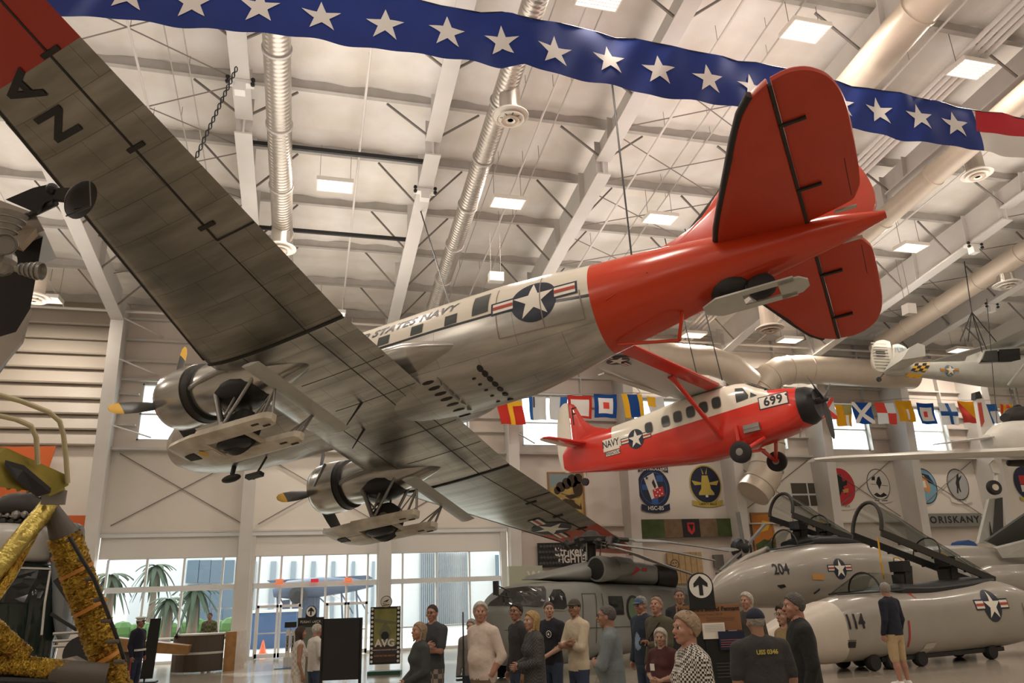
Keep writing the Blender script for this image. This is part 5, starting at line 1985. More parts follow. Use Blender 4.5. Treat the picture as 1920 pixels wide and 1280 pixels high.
JQ = Plane(at_d(1468, 1067, 20.5)[:2], 8)
j2 = root_on(JQ, 'jet_forebody', 'second jet nose section 204 standing behind 114, canopy raised', 'jet', 'jet nose sections with raised canopies')
j2.name = 'jet_forebody'
jc = body(JQ, [(1312, 1120, 1128, .06), (1335, 1093, 1134, .22), (1370, 1064, 1138, .45), (1410, 1046, 1140, .62), (1450, 1032, 1140, .75), (1500, 1018, 1138, .85), (1550, 1016, 1134, .9), (1600, 1016, 1132, .9), (1660, 1030, 1128, .9), (1720, 1050, 1125, .85), (1780, 1064, 1120, .8)], n_=2.5)
jc.obj('fuselage', M_jet, j2, smooth=45)
qf = side_fn(jc)
jdec(qf, JQ, j2, 'number', [], -.75, texts=[('204', 1468, 1067, .38, M_ink, .008)], label='black number 204')
u2, z2 = JQ.uv(1573, 1066, -.85)
insignia(lambda u, v, h: qf(u2 + u * .8, z2 + v, h), .25, 'star_insignia', j2, L=.12)
jdec(qf, JQ, j2, 'warning_panel', [([(1524, 1075), (1545, 1076), (1545, 1087), (1525, 1086)], mat('dull orange', (.55, .28, .08), .5))], -.85)
jdec(qf, JQ, j2, 'vent', [([(1458, 1097), (1470, 1095), (1474, 1100), (1465, 1103)], M_black)], -.7)
jdec(qf, JQ, j2, 'vent', [([(1528, 1112), (1537, 1102), (1538, 1106), (1531, 1114)], M_black)], -.8)
MB().tube([JQ.L(1312, 1124), JQ.L(1345, 1082), JQ.L(1400, 1045), JQ.L(1440, 1028)], .07, 8).obj('refuelling_probe', M_jet, j2, smooth=60)
ck = body(JQ, [(1478, 1014, 1030, .3), (1500, 1006, 1030, .46), (1550, 1004, 1028, .5), (1600, 1012, 1028, .4)], n_=3.0)
ck.obj('cockpit_interior', M_black, j2)
tub(j2, JQ, None, 0, [(1497, 1004, 1.0), (1545, 1006, .9)])
rings = []
for i, t in enumerate((0, .2, .4, .6, .8, 1.0)):
    u = JQ.L(1430 + 70 * t, 1028).x
    hgt = (0.02, .16, .32, .46, .46, .42)[i]
    ww = (.14, .34, .44, .5, .52, .54)[i]
    zb_ = JQ.L(1430 + 70 * t, 1032 - 12 * t).z
    rings.append([Vector((u, -ww * math.cos(PI * j / 14), zb_ + hgt * math.sin(PI * j / 14))) for j in range(15)])
wo = MB().loft(rings, cap=False, closed=False).obj('windscreen', M_cg, j2, smooth=60)
MB().tube(rings[3], .022, 6).tube([r_[0] for r_ in rings], .022, 6).obj('windscreen_bow', M_boot, wo)
canopy(j2, JQ, JQ.L(1464, 965), JQ.L(1598, 1014), .46, .62)
for u in (1.0, 4.6):
    for sy in (-.5, .5):
        MB().bar((u, sy, .1), (u, sy, JQ.uv(1500, 1128)[1]), .1, .1).lathe((u - .0, sy - .08, .2), (0, 1, 0), [(0, .1), (0, .2), (.16, .2), (.16, .1)], 14).obj('stand_leg', M_strut, j2)

# small yellow-black propeller hub peeking out behind (tail rotor of a helicopter)
trp = at_d(1395, 1028, 24)
t_ = thing('tail_rotor', 'dark tail rotor with grey blades above the 204 jet nose', 'rotor', trp)
MB().lathe((0, -.1, 0), (0, 1, 0), [(0, .12), (.1, .3), (.35, .34), (.6, .2)], 16).obj('gearbox', M_black, t_, smooth=50)
for a in (PI / 2 + .05, -PI / 2 + .15, R(40), R(215)):
    e = Vector((math.cos(a), 0, math.sin(a)))
    MB().bar(e * .15, e * 1.15, .06, .16, up=(0, 1, 0)).obj('rotor_blade', M_hg, t_)
MB().bar((0, 0, 0), (0.1, .2, -trp.z + .01), .18, .3).obj('tail_pylon', M_hg, t_)

# ---- grey carrier aircraft parts at the right edge
def slab(pl_pts, thick, name, m, label=None, cat=None, group=None, parent=None):
    """surface spanned by points given as (px, py, depth), with real thickness"""
    P_ = [at_d(*p) for p in pl_pts]
    n_ = (P_[1] - P_[0]).cross(P_[2] - P_[0]).normalized()
    mb = MB().prism([p - n_ * thick / 2 for p in P_], n_ * thick)
    o_ = mb.obj(name, m, parent)
    if label:
        tag(o_, label, cat, group)
    return o_


M_dkp = mat('dark grey panel', (.055, .058, .055), .45)
RP = Plane(at_z(1700, 1200, 0)[:2], 4)
ra = root_on(RP, 'attack_aeroplane', 'grey aeroplane with folded dark wing behind the 114 nose section', 'airplane')
mb = body(RP, [(1560, 1052, 1075, .3), (1640, 1030, 1090, .8), (1720, 1024, 1100, 1.0), (1800, 1022, 1110, 1.0), (1860, 1026, 1112, .9), (1960, 1030, 1110, .8)], n_=2.4)
mb.obj('fuselage', M_jet, ra, smooth=45)
mb = body(RP, [(1770, 1072, 1110, .3), (1800, 1062, 1118, .5), (1860, 1060, 1120, .55), (1905, 1070, 1112, .45), (1915, 1085, 1100, .2)], n_=2.2)
mb.v = [(v[0], v[1] - 1.2, v[2]) for v in mb.v]
mb.obj('engine_nacelle', M_jet, ra, smooth=45)
W_ = [RP.L(1835, 1018, .6), RP.L(1855, 935, .6), RP.L(1878, 932, .6), RP.L(1882, 1018, .6)]
MB().prism(W_, (0, .12, 0)).obj('fin', M_grey, ra)
W_ = [RP.L(1862, 1018, .55), RP.L(1868, 935, .55), RP.L(1880, 932, .55), RP.L(1882, 1018, .55)]
MB().prism(W_, (0, .05, 0)).obj('rudder', M_dkp, ra)
W_ = [RP.L(1856, 978, .56), RP.L(1860, 998, .56), RP.L(1872, 1016, .56), RP.L(1858, 1012, .56)]
MB().prism(W_, (0, .02, 0)).obj('bird_marking', M_ink, ra)
W_ = [RP.L(1850, 1014, -.8), RP.L(1925, 962, -1.4), RP.L(1990, 950, -1.4), RP.L(1990, 1000, -1.2), RP.L(1878, 1026, -.8)]
MB().prism(W_, (0, .1, .02)).obj('folded_wing', M_dkp, ra)
W_ = [RP.L(1868, 1028, -1.0), RP.L(1960, 1005, -1.6), RP.L(2000, 1040, -1.6), RP.L(1880, 1046, -1.0)]
MB().prism(W_, (0, .1, .05)).obj('wing_root', M_grey, ra)
MB().box((2.2, -.2, 0), (2.5, .2, 1.2)).box((5.2, -.2, 0), (5.5, .2, 1.2)).obj('landing_gear', M_strut, ra)

# ---- grey liaison aeroplane hanging at the right, checkered band
YB_ = 21.0
LP = Plane((at_y(1700, 700, YB_).x, YB_), 0)
la = root_on(LP, 'liaison_aeroplane', 'grey high wing aeroplane with black and yellow checkered tail band, right edge', 'airplane')
lb = body(LP, [(1656, 687, 694, .05), (1668, 684, 698, .10), (1700, 682, 703, .18), (1740, 680, 708, .25), (1800, 679, 716, .34), (1840, 678, 722, .42), (1870, 672, 725, .45), (1920, 668, 728, .5), (2000, 668, 728, .5), (2060, 675, 720, .45)], n_=3.0)
lb.obj('fuselage', M_grey, la, smooth=45)
lf = side_fn(lb)
d = Decal(lf, .2, .004)
for (poly_, m_) in (([(1704, 704), (1719, 679), (1747, 679), (1730, 707)], M_yel),):
    d.poly([LP.uv(x, y, -.25) for x, y in poly_], m_)
cells = []
for i in range(4):
    for j in range(5):
        if (i + j) % 2 == 0:
            def bl_(s, t):
                x = (1704 + 26 * s) * (1 - t) + (1719 + 28 * s) * t
                y = (704 + 3 * s) * (1 - t) + 679.5 * t
                return LP.uv(x, y, -.25)
            cells.append([bl_(i / 4, j / 5), bl_((i + 1) / 4, j / 5), bl_((i + 1) / 4, (j + 1) / 5), bl_(i / 4, (j + 1) / 5)])
d.polys(cells, M_ink)
d.obj('checkered_band', la, 'black and yellow checkered band')
u3, z3 = LP.uv(1782, 694, -.33)
insignia(lambda u, v, h: lf(u3 + u, z3 + v, h), .19, 'star_insignia', la, L=.2, cols=(mat('faded blue', (.12, .22, .32), .5), M_yel, M_ins_r))
d = Decal(lf, .2, .012)
d.k = 4
d.poly([(u3 + x, z3 + y) for x, y in star2(.185)], M_ins_w)
d.obj('star_mark', la)
rings_f = [(1632, 676), (1633, 655), (1640, 640), (1655, 636), (1668, 640), (1672, 655), (1672, 688), (1660, 700), (1645, 698), (1636, 690)]
o_ = [LP.uv(x, y) for x, y in rings_f]
fn_ = plate(o_, 0, .05, 'xz')
fn_.obj('rudder', mat('ribbed pale rudder', (.60, .58, .50), .5), la, smooth=40)
for k in range(9):
    z = LP.uv(1650, 645 + 5.6 * k)[1]
    MB().box((LP.uv(1634, 660)[0], -.075, z), (LP.uv(1663, 660)[0], -.055, z + .015)).obj('rib', M_grey, la)
for k in range(3):
    z = LP.uv(1650, 661 + 4 * k)[1]
    MB().box((LP.uv(1639, 660)[0], -.085, z), (LP.uv(1656, 660)[0], -.075, z + .03)).obj('dark_stripe', M_ink, la)
d = Decal(lambda u, v, h: (u, -.06 - h, v), None)
u, z = LP.uv(1688, 656)
d.text('FDN', u - .05, z, .30, mat('pale blue letters', (.25, .42, .52), .5), sx=.8)
o_ = [LP.uv(x, y) for x, y in ((1672, 684), (1674, 646), (1684, 644), (1700, 652), (1712, 680))]
plate(o_, 0, .05, 'xz', inset=.05).obj('fin', mat('ribbed pale rudder', (1, 1, 1)), la)
d.obj('tail_letters', la)
o_ = [LP.uv(x, y, -.2) for x, y in ((1660, 695), (1675, 672), (1690, 664), (1703, 668), (1704, 688))]
MB().prism([(u, -.12, z) for u, z in o_], (0, -.9, .15)).obj('stabilizer', M_grey, la)
MB().tube([LP.L(1657, 700), LP.L(1650, 708)], .02, 6).lathe(LP.L(1648, 711) + Vector((0, -.03, 0)), (0, 1, 0), [(0, .03), (0, .09), (.06, .09), (.06, .03)], 14).obj('tail_wheel', M_tyre, la)
MB().prism([LP.L(1842, 676, -.42), LP.L(1848, 658, -.42), LP.L(1870, 656, -.42), LP.L(1872, 678, -.42)], (0, .84, 0)).obj('rear_window', M_hgl, la)
MB().prism([LP.L(1874, 678, -.44), LP.L(1874, 655, -.44), LP.L(1912, 653, -.44), LP.L(1914, 678, -.44)], (0, .88, 0)).obj('cabin_window', M_dkgl, la)
MB().prism([LP.L(1836, 680, -.40), LP.L(1848, 655, -.40), LP.L(1930, 648, -.44), LP.L(1930, 652, -.44), LP.L(1852, 660, -.4)], (0, .84, 0)).obj('cabin_frame', M_grey, la)
a0, a1 = LP.L(1850, 652, .1), LP.L(1915, 640, .1)
mb = MB()
mb.loft([[p + Vector((x, 0, z)) for x, z in ((0, 0), (.3, -.06), (1.2, 0), (.3, .12))] for p in (Vector((a0.x + .1, -5.5, a0.z + .5)), Vector((a0.x + .1, 0, a0.z + .1)), Vector((a0.x + .1, 5.5, a0.z + .5)))], flip=True)
mb.obj('wing', M_grey, la, smooth=40)
MB().tube([LP.L(1890, 722, -.45), Vector((a0.x + .5, -2.6, a0.z + .25))], .04, 6).obj('wing_strut', M_grey, la)
for (x, y) in ((1893, 728), (1905, 728)):
    MB().tube([LP.L(x, y), LP.L(x + 8, y + 38, -.4)], .02, 6).obj('gear_leg', M_strut, la)
MB().lathe(LP.L(1912, 768, -.5), (0, 1, 0), [(0, .06), (0, .2), (.12, .2), (.12, .06)], 18).obj('main_wheel', M_tyre, la, smooth=40)
_top = Vector((21.9, 17.4, 12.9))
for (x, y, w_) in ((1824, 600, -.2), (1850, 655, .3), (1800, 678, 0)):
    q_ = LP.p0 + LP.L(x, y, w_)
cb_ = thing('cable_bundle', 'fan of thin dark cables from the roof clamp to the grey liaison aeroplane', 'cable', at_y(1822, 585, YB_ - .5))
for (x, y) in ((1850, 655), (1842, 660), (1868, 640), (1800, 640), (1815, 640), (1835, 600), (1820, 590)):
    MB().tube([(0, 0, 0), at_y(x, y, YB_ - .4) - at_y(1822, 585, YB_ - .5)], .018, 5).obj('cable_strand', M_black, cb_)
MB().tube([(0, 0, 0), at_y(1808, 490, YB_ - .5) - at_y(1822, 585, YB_ - .5)], .018, 5).obj('cable_strand', M_black, cb_)

# ---- white twin-boom aeroplane at the right edge
WP = Plane((at_y(1800, 850, 19.5).x, 19.5), 0)
wa = root_on(WP, 'white_aeroplane', 'white aeroplane with long plain wing, cut off by the right edge', 'airplane')
M_wp = mat('white aircraft gloss', (.74, .72, .66), .3, noise=.12, nscale=2)
mb = MB()
rings = []
for (x, y, off, c_) in ((1520, 868, 1.6, .5), (1560, 866, 1.3, .8), (1700, 861, .3, 1.05), (1850, 856, -.4, 1.2), (1960, 852, -.8, 1.3)):
    p = WP.L(x, y - 4, off)
    rings.append([p + Vector((0, v_ * c_, z_ * c_)) for v_, z_ in ((-.5, 0), (-.42, -.05), (-.1, -.10), (.5, 0), (-.1, .14), (-.42, .09))])
mb.loft(rings)
mb.obj('wing', M_wp, wa, smooth=50)
o_ = [WP.uv(x, y, .3) for x, y in ((1846, 842), (1830, 745), (1829, 736), (1836, 734), (1843, 742), (1862, 795), (1882, 812), (1920, 815), (1920, 842))]
MB().prism([(u, .3, z) for u, z in o_], (0, .14, 0)).obj('fin', M_wp, wa)
MB().prism([WP.L(x, y, .28) for x, y in ((1829, 748), (1829, 735), (1837, 733), (1842, 746))], (0, .18, 0)).obj('fin_cap', M_boot, wa)
MB().prism([WP.L(x, y, .27) for x, y in ((1835, 768), (1834, 755), (1840, 754), (1846, 790), (1841, 800))], (0, .02, 0)).obj('faded_marking', M_ins_r, wa)
mb = MB()
rings = []
for (x, y, off, c_) in ((1752, 833, -1.4, .3), (1800, 827, -.7, .5), (1852, 821, 0, .6)):
    p = WP.L(x, y, off)
    rings.append([p + Vector((0, v_ * c_, z_ * c_)) for v_, z_ in ((-.5, 0), (0, -.05), (.5, 0), (0, .06))])
mb.loft(rings).obj('stabilizer', M_wp, wa)
mb = body(WP, [(1850, 815, 842, .25), (1875, 795, 850, .45), (1900, 790, 860, .6), (1960, 785, 875, .7), (2040, 785, 870, .6)], n_=2.3)
mb.obj('fuselage', M_wp, wa, smooth=45)
wf_ = side_fn(mb)
d = Decal(lambda u, v, h: (u, .28 - h, v), None)
u, z = WP.uv(1868, 812, .3)
d.text('F', u - .05, z + .06, .3, M_ink, sx=.8)
d.text('2', u, z - .22, .3, M_ink, sx=.8)
d.obj('markings', wa)
mb = body(WP, [(1884, 775, 790, .2), (1896, 765, 800, .3), (1925, 762, 800, .35), (1960, 765, 800, .3)], n_=2.0)
mb.obj('dark_engine', M_boot, wa, smooth=45)
mb = MB().tube([WP.L(1864, 868, -.3), WP.L(1868, 900, -.4), WP.L(1864, 922, -.45)], .07, 10)
mb.obj('gear_leg', M_wp, wa)
MB().prism([WP.L(x, y, -.5) for x, y in ((1856, 870), (1864, 862), (1874, 870), (1876, 888), (1862, 885))], (0, .05, 0)).obj('gear_door', M_wp, wa)
MB().lathe(WP.L(1867, 913, -.55), (.25, 1, 0), [(0, .08), (0, .19), (.05, .23), (.13, .23), (.18, .19), (.18, .08)], 22).obj('main_wheel', M_tyre, wa, smooth=40)
MB().lathe(WP.L(1867, 913, -.57), (.25, 1, 0), [(0, .02), (0, .10), (.20, .10), (.20, .02)], 16).obj('wheel_rim', M_ski, wa)
MB().lathe(WP.L(1905, 868, -.2), (1, 0, 0), [(-.35, .02), (-.3, .1), (.3, .12), (.4, .02)], 12).obj('wing_pod', M_boot, wa, smooth=40)
for (x, y) in ((1790, 750), (1900, 700)):
    cable(WP.p0 + WP.L(1870, 800, .2), WP.p0 + WP.L(1850, 560, .2), .012, 'thin cable holding the white aeroplane at the right edge')
    break
# ------------------------------------------------------------------ lunar lander leg and dark helicopter at the left
M_foil = mat('crinkled gold foil', (0.60, 0.42, 0.07), 0.28, metal=0.95, noise=0.35, nscale=7, bump=1.0, bscale=34, dirt=(0.32, 0.17, 0.03))
M_olive = mat('olive brown strut', (0.10, 0.085, 0.07), 0.55)
M_silver = mat('dull silver panel', (0.50, 0.47, 0.44), 0.35, metal=0.6, noise=.15)
M_porch = mat('yellow corrugated platform', (0.36, 0.29, 0.05), 0.45, metal=.4, noise=.3)
M_rail = mat('pale yellow handrail', (0.55, 0.48, 0.30), 0.45)
ld = thing('lunar_lander', 'gold foil wrapped lander leg with ladder, porch and black upper panel, at the left edge', 'spacecraft', (at_d(220, 1300, 8.4).x, at_d(220, 1300, 8.4).y, 0))
LO = ld.location.copy()


def A(px, py, d):
    return at_d(px, py, d) - LO


def foil_tube(pts, r0, name, mat_, jitter=.055, n=34, steps=60):
    P_ = []
    for a, c in zip(pts, pts[1:]):
        for k in range(steps):
            P_.append(a + (c - a) * (k / steps))
    P_.append(pts[-1])
    mb = MB()
    mb.tube(P_, r0, n)
    rnd = random.Random(5)
    mb.v = [tuple(Vector(v) + Vector((rnd.gauss(0, 1), rnd.gauss(0, 1), rnd.gauss(0, 1))) * (r0 * jitter)) for v in mb.v]
    return mb.obj(name, mat_, ld, smooth=40)


MB().tube([A(96, 950, 8.2), A(122, 1008, 8.25)], .12, 16, radii=[.07, .155]).obj('strut_cone', M_olive, ld, smooth=50)
foil_tube([A(120, 1003, 8.25), A(160, 1120, 8.3), A(195, 1220, 8.35), A(224, 1320, 8.4)], .165, 'foil_leg', M_foil)
for k, (x, y) in enumerate(((126, 1030), (142, 1068), (168, 1135), (193, 1232))):
    a, c = A(x, y, 8.28), A(x + 3, y + 6, 8.28)
    MB().tube([a, c], .178, 20).obj('tape_band', mat('orange tape', (.5, .2, .03), .4), ld, smooth=50)
rail_pts = [A(130, 1006, 7.95), A(152, 1045, 7.95), A(176, 1084, 8.0), A(202, 1150, 8.05), A(222, 1202, 8.1), A(234, 1240, 8.12)]
MB().tube(rail_pts, .020, 8).obj('ladder_rail', M_black, ld, smooth=60)
for (x0, y0, x1, y1) in ((126, 1013, 136, 1010), (146, 1050, 156, 1048), (161, 1086, 178, 1084), (176, 1125, 192, 1123), (190, 1164, 208, 1163), (201, 1203, 222, 1202), (214, 1240, 233, 1240)):
    MB().tube([A(x0, y0, 8.05), A(x1, y1, 8.05)], .022, 8).obj('ladder_rung', M_olive, ld, smooth=60)
foil_tube([A(92, 948, 8.2), A(40, 1010, 7.8), A(-40, 1110, 7.4)], .10, 'foil_strut', mat('flat gold foil', (.62, .50, .14), .3, metal=.85, bump=.4, bscale=14), .02, 16)
foil_tube([A(88, 952, 8.3), A(20, 1080, 7.6), A(-30, 1150, 7.3)], .05, 'foil_strut', M_foil, .02, 12)
foil_tube([A(-30, 1165, 7.6), A(44, 1232, 7.8)], .105, 'foil_strut', M_foil, .06, 26)
foil_tube([A(-40, 1236, 7.6), A(60, 1250, 7.8), A(180, 1262, 8.1)], .10, 'foil_strut', M_foil, .06, 26)
MB().tube([A(95, 1258, 7.9), A(200, 1266, 8.1)], .125, 14).obj('strut_sleeve', M_olive, ld, smooth=50)
MB().tube([A(-20, 1275, 7.6), A(200, 1280, 8.1)], .06, 10).obj('lower_strut', M_black, ld)
# porch with its rails
top_ = [A(-60, 850, 7.4), A(10, 858, 7.6), A(128, 910, 8.2), A(96, 925, 8.0), A(-60, 905, 7.2)]
MB().prism(top_, (0, 0, .10)).obj('porch', M_porch, ld)
for k in range(9):
    t = k / 8
    a = A(-40 + 160 * t, 868 + 44 * t, 7.45 + .7 * t)
    c = A(-60 + 150 * t, 900 + 24 * t, 7.25 + .7 * t)
    MB().bar(a + Vector((0, 0, -.02)), c + Vector((0, 0, -.02)), .03, .03).obj('porch_rib', M_porch, ld)
MB().prism([A(10, 862, 7.55), A(45, 872, 7.7), A(96, 915, 7.95), A(70, 922, 7.85), A(30, 890, 7.6)], (0, 0, -.05)).obj('black_panel', M_black, ld)
MB().box(A(90, 934, 8.1) + Vector((-.05, -.05, -.07)), A(110, 922, 8.1) + Vector((.07, .05, .02))).obj('hinge_block', M_strut, ld)
for pts in (((-20, 735), (40, 752), (92, 772), (112, 790), (119, 815), (124, 860), (127, 905)), ((-20, 775), (30, 786), (58, 798), (68, 820), (71, 870))):
    MB().tube([A(x, y, 7.4 + .006 * max(x, 0)) for x, y in pts], .026, 10).obj('handrail', M_rail, ld, smooth=70)
# ascent part: black panel, silver faces, thrusters
up_ = thing('lander_upper_stage', 'black and silver angular lander body with thruster cones, upper left edge', 'spacecraft', A(-20, 560, 6.6) + LO)
UO = up_.location.copy()


def B(px, py, d):
    return at_d(px, py, d) - UO


MB().prism([B(83, 430, 6.6), B(57, 578, 6.6), B(30, 625, 6.6), B(-60, 760, 6.6), B(-60, 420, 6.6), B(25, 470, 6.6)], (-.3, .8, 0)).obj('black_side', M_black, up_)
MB().prism([B(83, 432, 6.5), B(66, 400, 6.5), B(-40, 360, 6.5), B(-60, 420, 6.5), B(22, 458, 6.5)], (-.1, .7, .05)).obj('silver_top', M_silver, up_)
MB().prism([B(0, 408, 6.4), B(68, 428, 6.45), B(36, 462, 6.4), B(-30, 440, 6.4)], (0, .1, 0)).obj('tan_plate', mat('tan plate', (.42, .34, .26), .5), up_)
MB().prism([B(-30, 640, 6.58), B(30, 622, 6.58), B(57, 578, 6.58), B(40, 640, 6.58), B(-10, 700, 6.6)], (0, .05, 0)).obj('silver_skirt', M_silver, up_)


def nozzle(p, d_, r0, r1, L_, name='thruster_nozzle', m=None):
    mb = MB().lathe(p, d_, [(0, r0), (L_ * .4, r0 * 1.2 + (r1 - r0) * .3), (L_, r1), (L_, r1 * .92), (L_ * .4, r0)], 22)
    o_ = mb.obj(name, m or M_strut, up_, smooth=40)
    for k in range(4):
        t = (k + 1) / 5
        rr = r0 + (r1 - r0) * t
        MB().lathe(Vector(p) + Vector(d_).normalized() * L_ * t, d_, [(-.006, rr + .012), (.006, rr + .012)], 22).obj('nozzle_ring', M_strut, o_)
    return o_


nozzle(B(8, 455, 6.2), (.1, -.1, .9), .03, .12, .26)
nozzle(B(18, 462, 6.25), (.1, -.95, -.25), .04, .085, .14)
nozzle(B(30, 503, 6.2), (.97, -.15, -.12), .03, .075, .21)
MB().sphere(B(0, 490, 6.3), .13, 12, 8).obj('thruster_hub', M_strut, up_)
# dark antenna arms
an = thing('dish_antenna', 'dark dish antenna on a folded arm before the near wing', 'antenna', B(60, 375, 6.4) + UO)
AO = an.location.copy()


def C_(px, py, d):
    return at_d(px, py, d) - AO


MB().prism([C_(10, 374, 6.3), C_(62, 352, 6.3), C_(92, 345, 6.3), C_(108, 352, 6.3), C_(104, 372, 6.3), C_(84, 380, 6.3), C_(68, 399, 6.3)], (0, .06, .02)).obj('antenna_arm', M_black, an)
MB().sphere(C_(98, 354, 6.3), .05, 12, 8).obj('pivot', M_black, an)
MB().prism([C_(98, 372, 6.25), C_(108, 352, 6.25), C_(135, 352, 6.25), C_(128, 376, 6.25)], (0, .05, .0)).obj('bracket', M_boot, an)
c0 = C_(147, 372, 6.2)
axd = (C_(130, 362, 6.2) - C_(168, 382, 6.2)).normalized()
edge = (C_(168, 338, 6.2) - C_(124, 407, 6.2))
mb = MB().lathe(c0, axd + Vector((0, .08, 0)), [(.06, .01), (.05, .06), (.02, .13), (-.02, edge.length / 2 * .95), (-.03, edge.length / 2 * .95), (.0, .12), (.03, .05)], 28)
mb.obj('dish', M_boot, an, smooth=40)
for (x, y) in ((168, 340), (124, 405), (140, 392)):
    MB().tube([C_(x, y, 6.15), C_(170, 387, 6.0)], .006, 5).obj('feed_strut', M_black, an)
MB().tube([C_(104, 380, 6.3), C_(20, 420, 6.6)], .03, 8).obj('antenna_mast', M_black, an)

# ---- dark green and white helicopter behind
M_dg = mat('glossy dark green paint', (0.012, 0.022, 0.018), 0.08, coat=.5)
M_hw = mat('helicopter white', (.56, .54, .50), .3, noise=.08)
VP = Plane(at_z(60, 1340, 0)[:2], -8)
vh = root_on(VP, 'green_helicopter', 'glossy dark green and white helicopter behind the gold lander leg', 'helicopter')
mb = body(VP, [(-420, 1050, 1290, .9), (-150, 1040, 1330, 1.0), (0, 1045, 1320, 1.0), (50, 1050, 1300, .9), (80, 1062, 1285, .7), (97, 1085, 1270, .4), (104, 1130, 1240, .12)], n_=2.8)
mb.obj('lower_fuselage', M_dg, vh, smooth=45)
vf_ = side_fn(mb)
mb2 = body(VP, [(-420, 975, 1060, .8), (-100, 978, 1060, .95), (40, 982, 1056, .9), (82, 985, 1055, .75), (95, 1000, 1052, .5), (99, 1020, 1050, .2)], n_=3.0)
mb2.obj('upper_fuselage', M_hw, vh, smooth=45)
mb = body(VP, [(-300, 925, 985, .5), (0, 940, 985, .5), (25, 925, 985, .55), (60, 923, 985, .5), (88, 940, 985, .35), (95, 960, 985, .1)], n_=2.0)
mb.obj('engine_cover', M_boot, vh, smooth=45)
MB().sphere(VP.L(45, 938), .38, 18, 8, (1.2, 1, .42)).obj('rotor_cap', M_dg, vh, smooth=60)
for k in range(14):
    p = VP.L(-10 + k * 8, 955 + (k * 37 % 25), -.5)
    MB().sphere(p, .05 + .02 * (k % 3), 8, 6).bar(p, p + Vector((.15, 0, .05 * (k % 3 - 1))), .03).obj('engine_fitting', M_strut if k % 2 else M_boot, vh)
d = Decal(vf_, .3, .01)
d.poly([VP.uv(x, y, -.9) for x, y in ((-60, 1066), (88, 1068), (82, 1120), (70, 1130), (-60, 1130))], M_dkgl)
d.obj('cockpit_window', vh)
d = Decal(vf_, .3, .01)
d.poly([VP.uv(x, y, -.9) for x, y in ((-60, 1060), (90, 1062), (90, 1066), (-60, 1064))], M_hw)
d.obj('white_stripe', vh)
MB().tube([VP.L(94, 1070, -.6), VP.L(84, 1130, -.9), VP.L(78, 1190, -.95)], .02, 6).obj('window_frame', M_hw, vh)
mb = body(VP, [(100, 1000, 1045, .1), (110, 985, 1100, .25), (125, 980, 1190, .3), (138, 985, 1200, .3), (142, 1000, 1190, .2)], n_=3.0)
mb.obj('tail_pylon', mat('blue grey glossy', (.20, .22, .23), .3), vh, smooth=45)
MB().bar(VP.L(107, 1085, -1), VP.L(165, 1170, -1), .1, .12).bar(VP.L(96, 1150, -1), VP.L(160, 1190, -1), .06, .06).obj('landing_strut', M_black, vh)
mb = MB()
for y in (1188, 1202, 1212):
    mb.tube([VP.L(100, y, -1.1), VP.L(170, y - 4, -1.1)], .03, 6)
mb.obj('step_rail', M_strut, vh)
MB().lathe(VP.L(150, 1225, -1.2), (0, 1, 0), [(0, .1), (0, .3), (.2, .3), (.2, .1)], 18).obj('main_wheel', M_tyre, vh, smooth=40)
MB().prism([VP.L(x, y, -1.4) for x, y in ((98, 1240), (135, 1232), (180, 1255), (120, 1262))], (0, .3, .02)).obj('grey_ramp', M_silver, vh)
MB().box((-3, -.3, 0), (-2.6, .3, .9)).box((0, -.4, 0), (.3, .4, .7)).obj('stand', M_black, vh)
tag(MB().box(at_z(90, 1278, 0) + Vector((-1.2, 0, 0)), at_z(90, 1278, 0) + Vector((1.0, .8, .42))).obj('low_black_plinth', M_black), 'low black plinth on the floor below the lander leg', 'plinth')
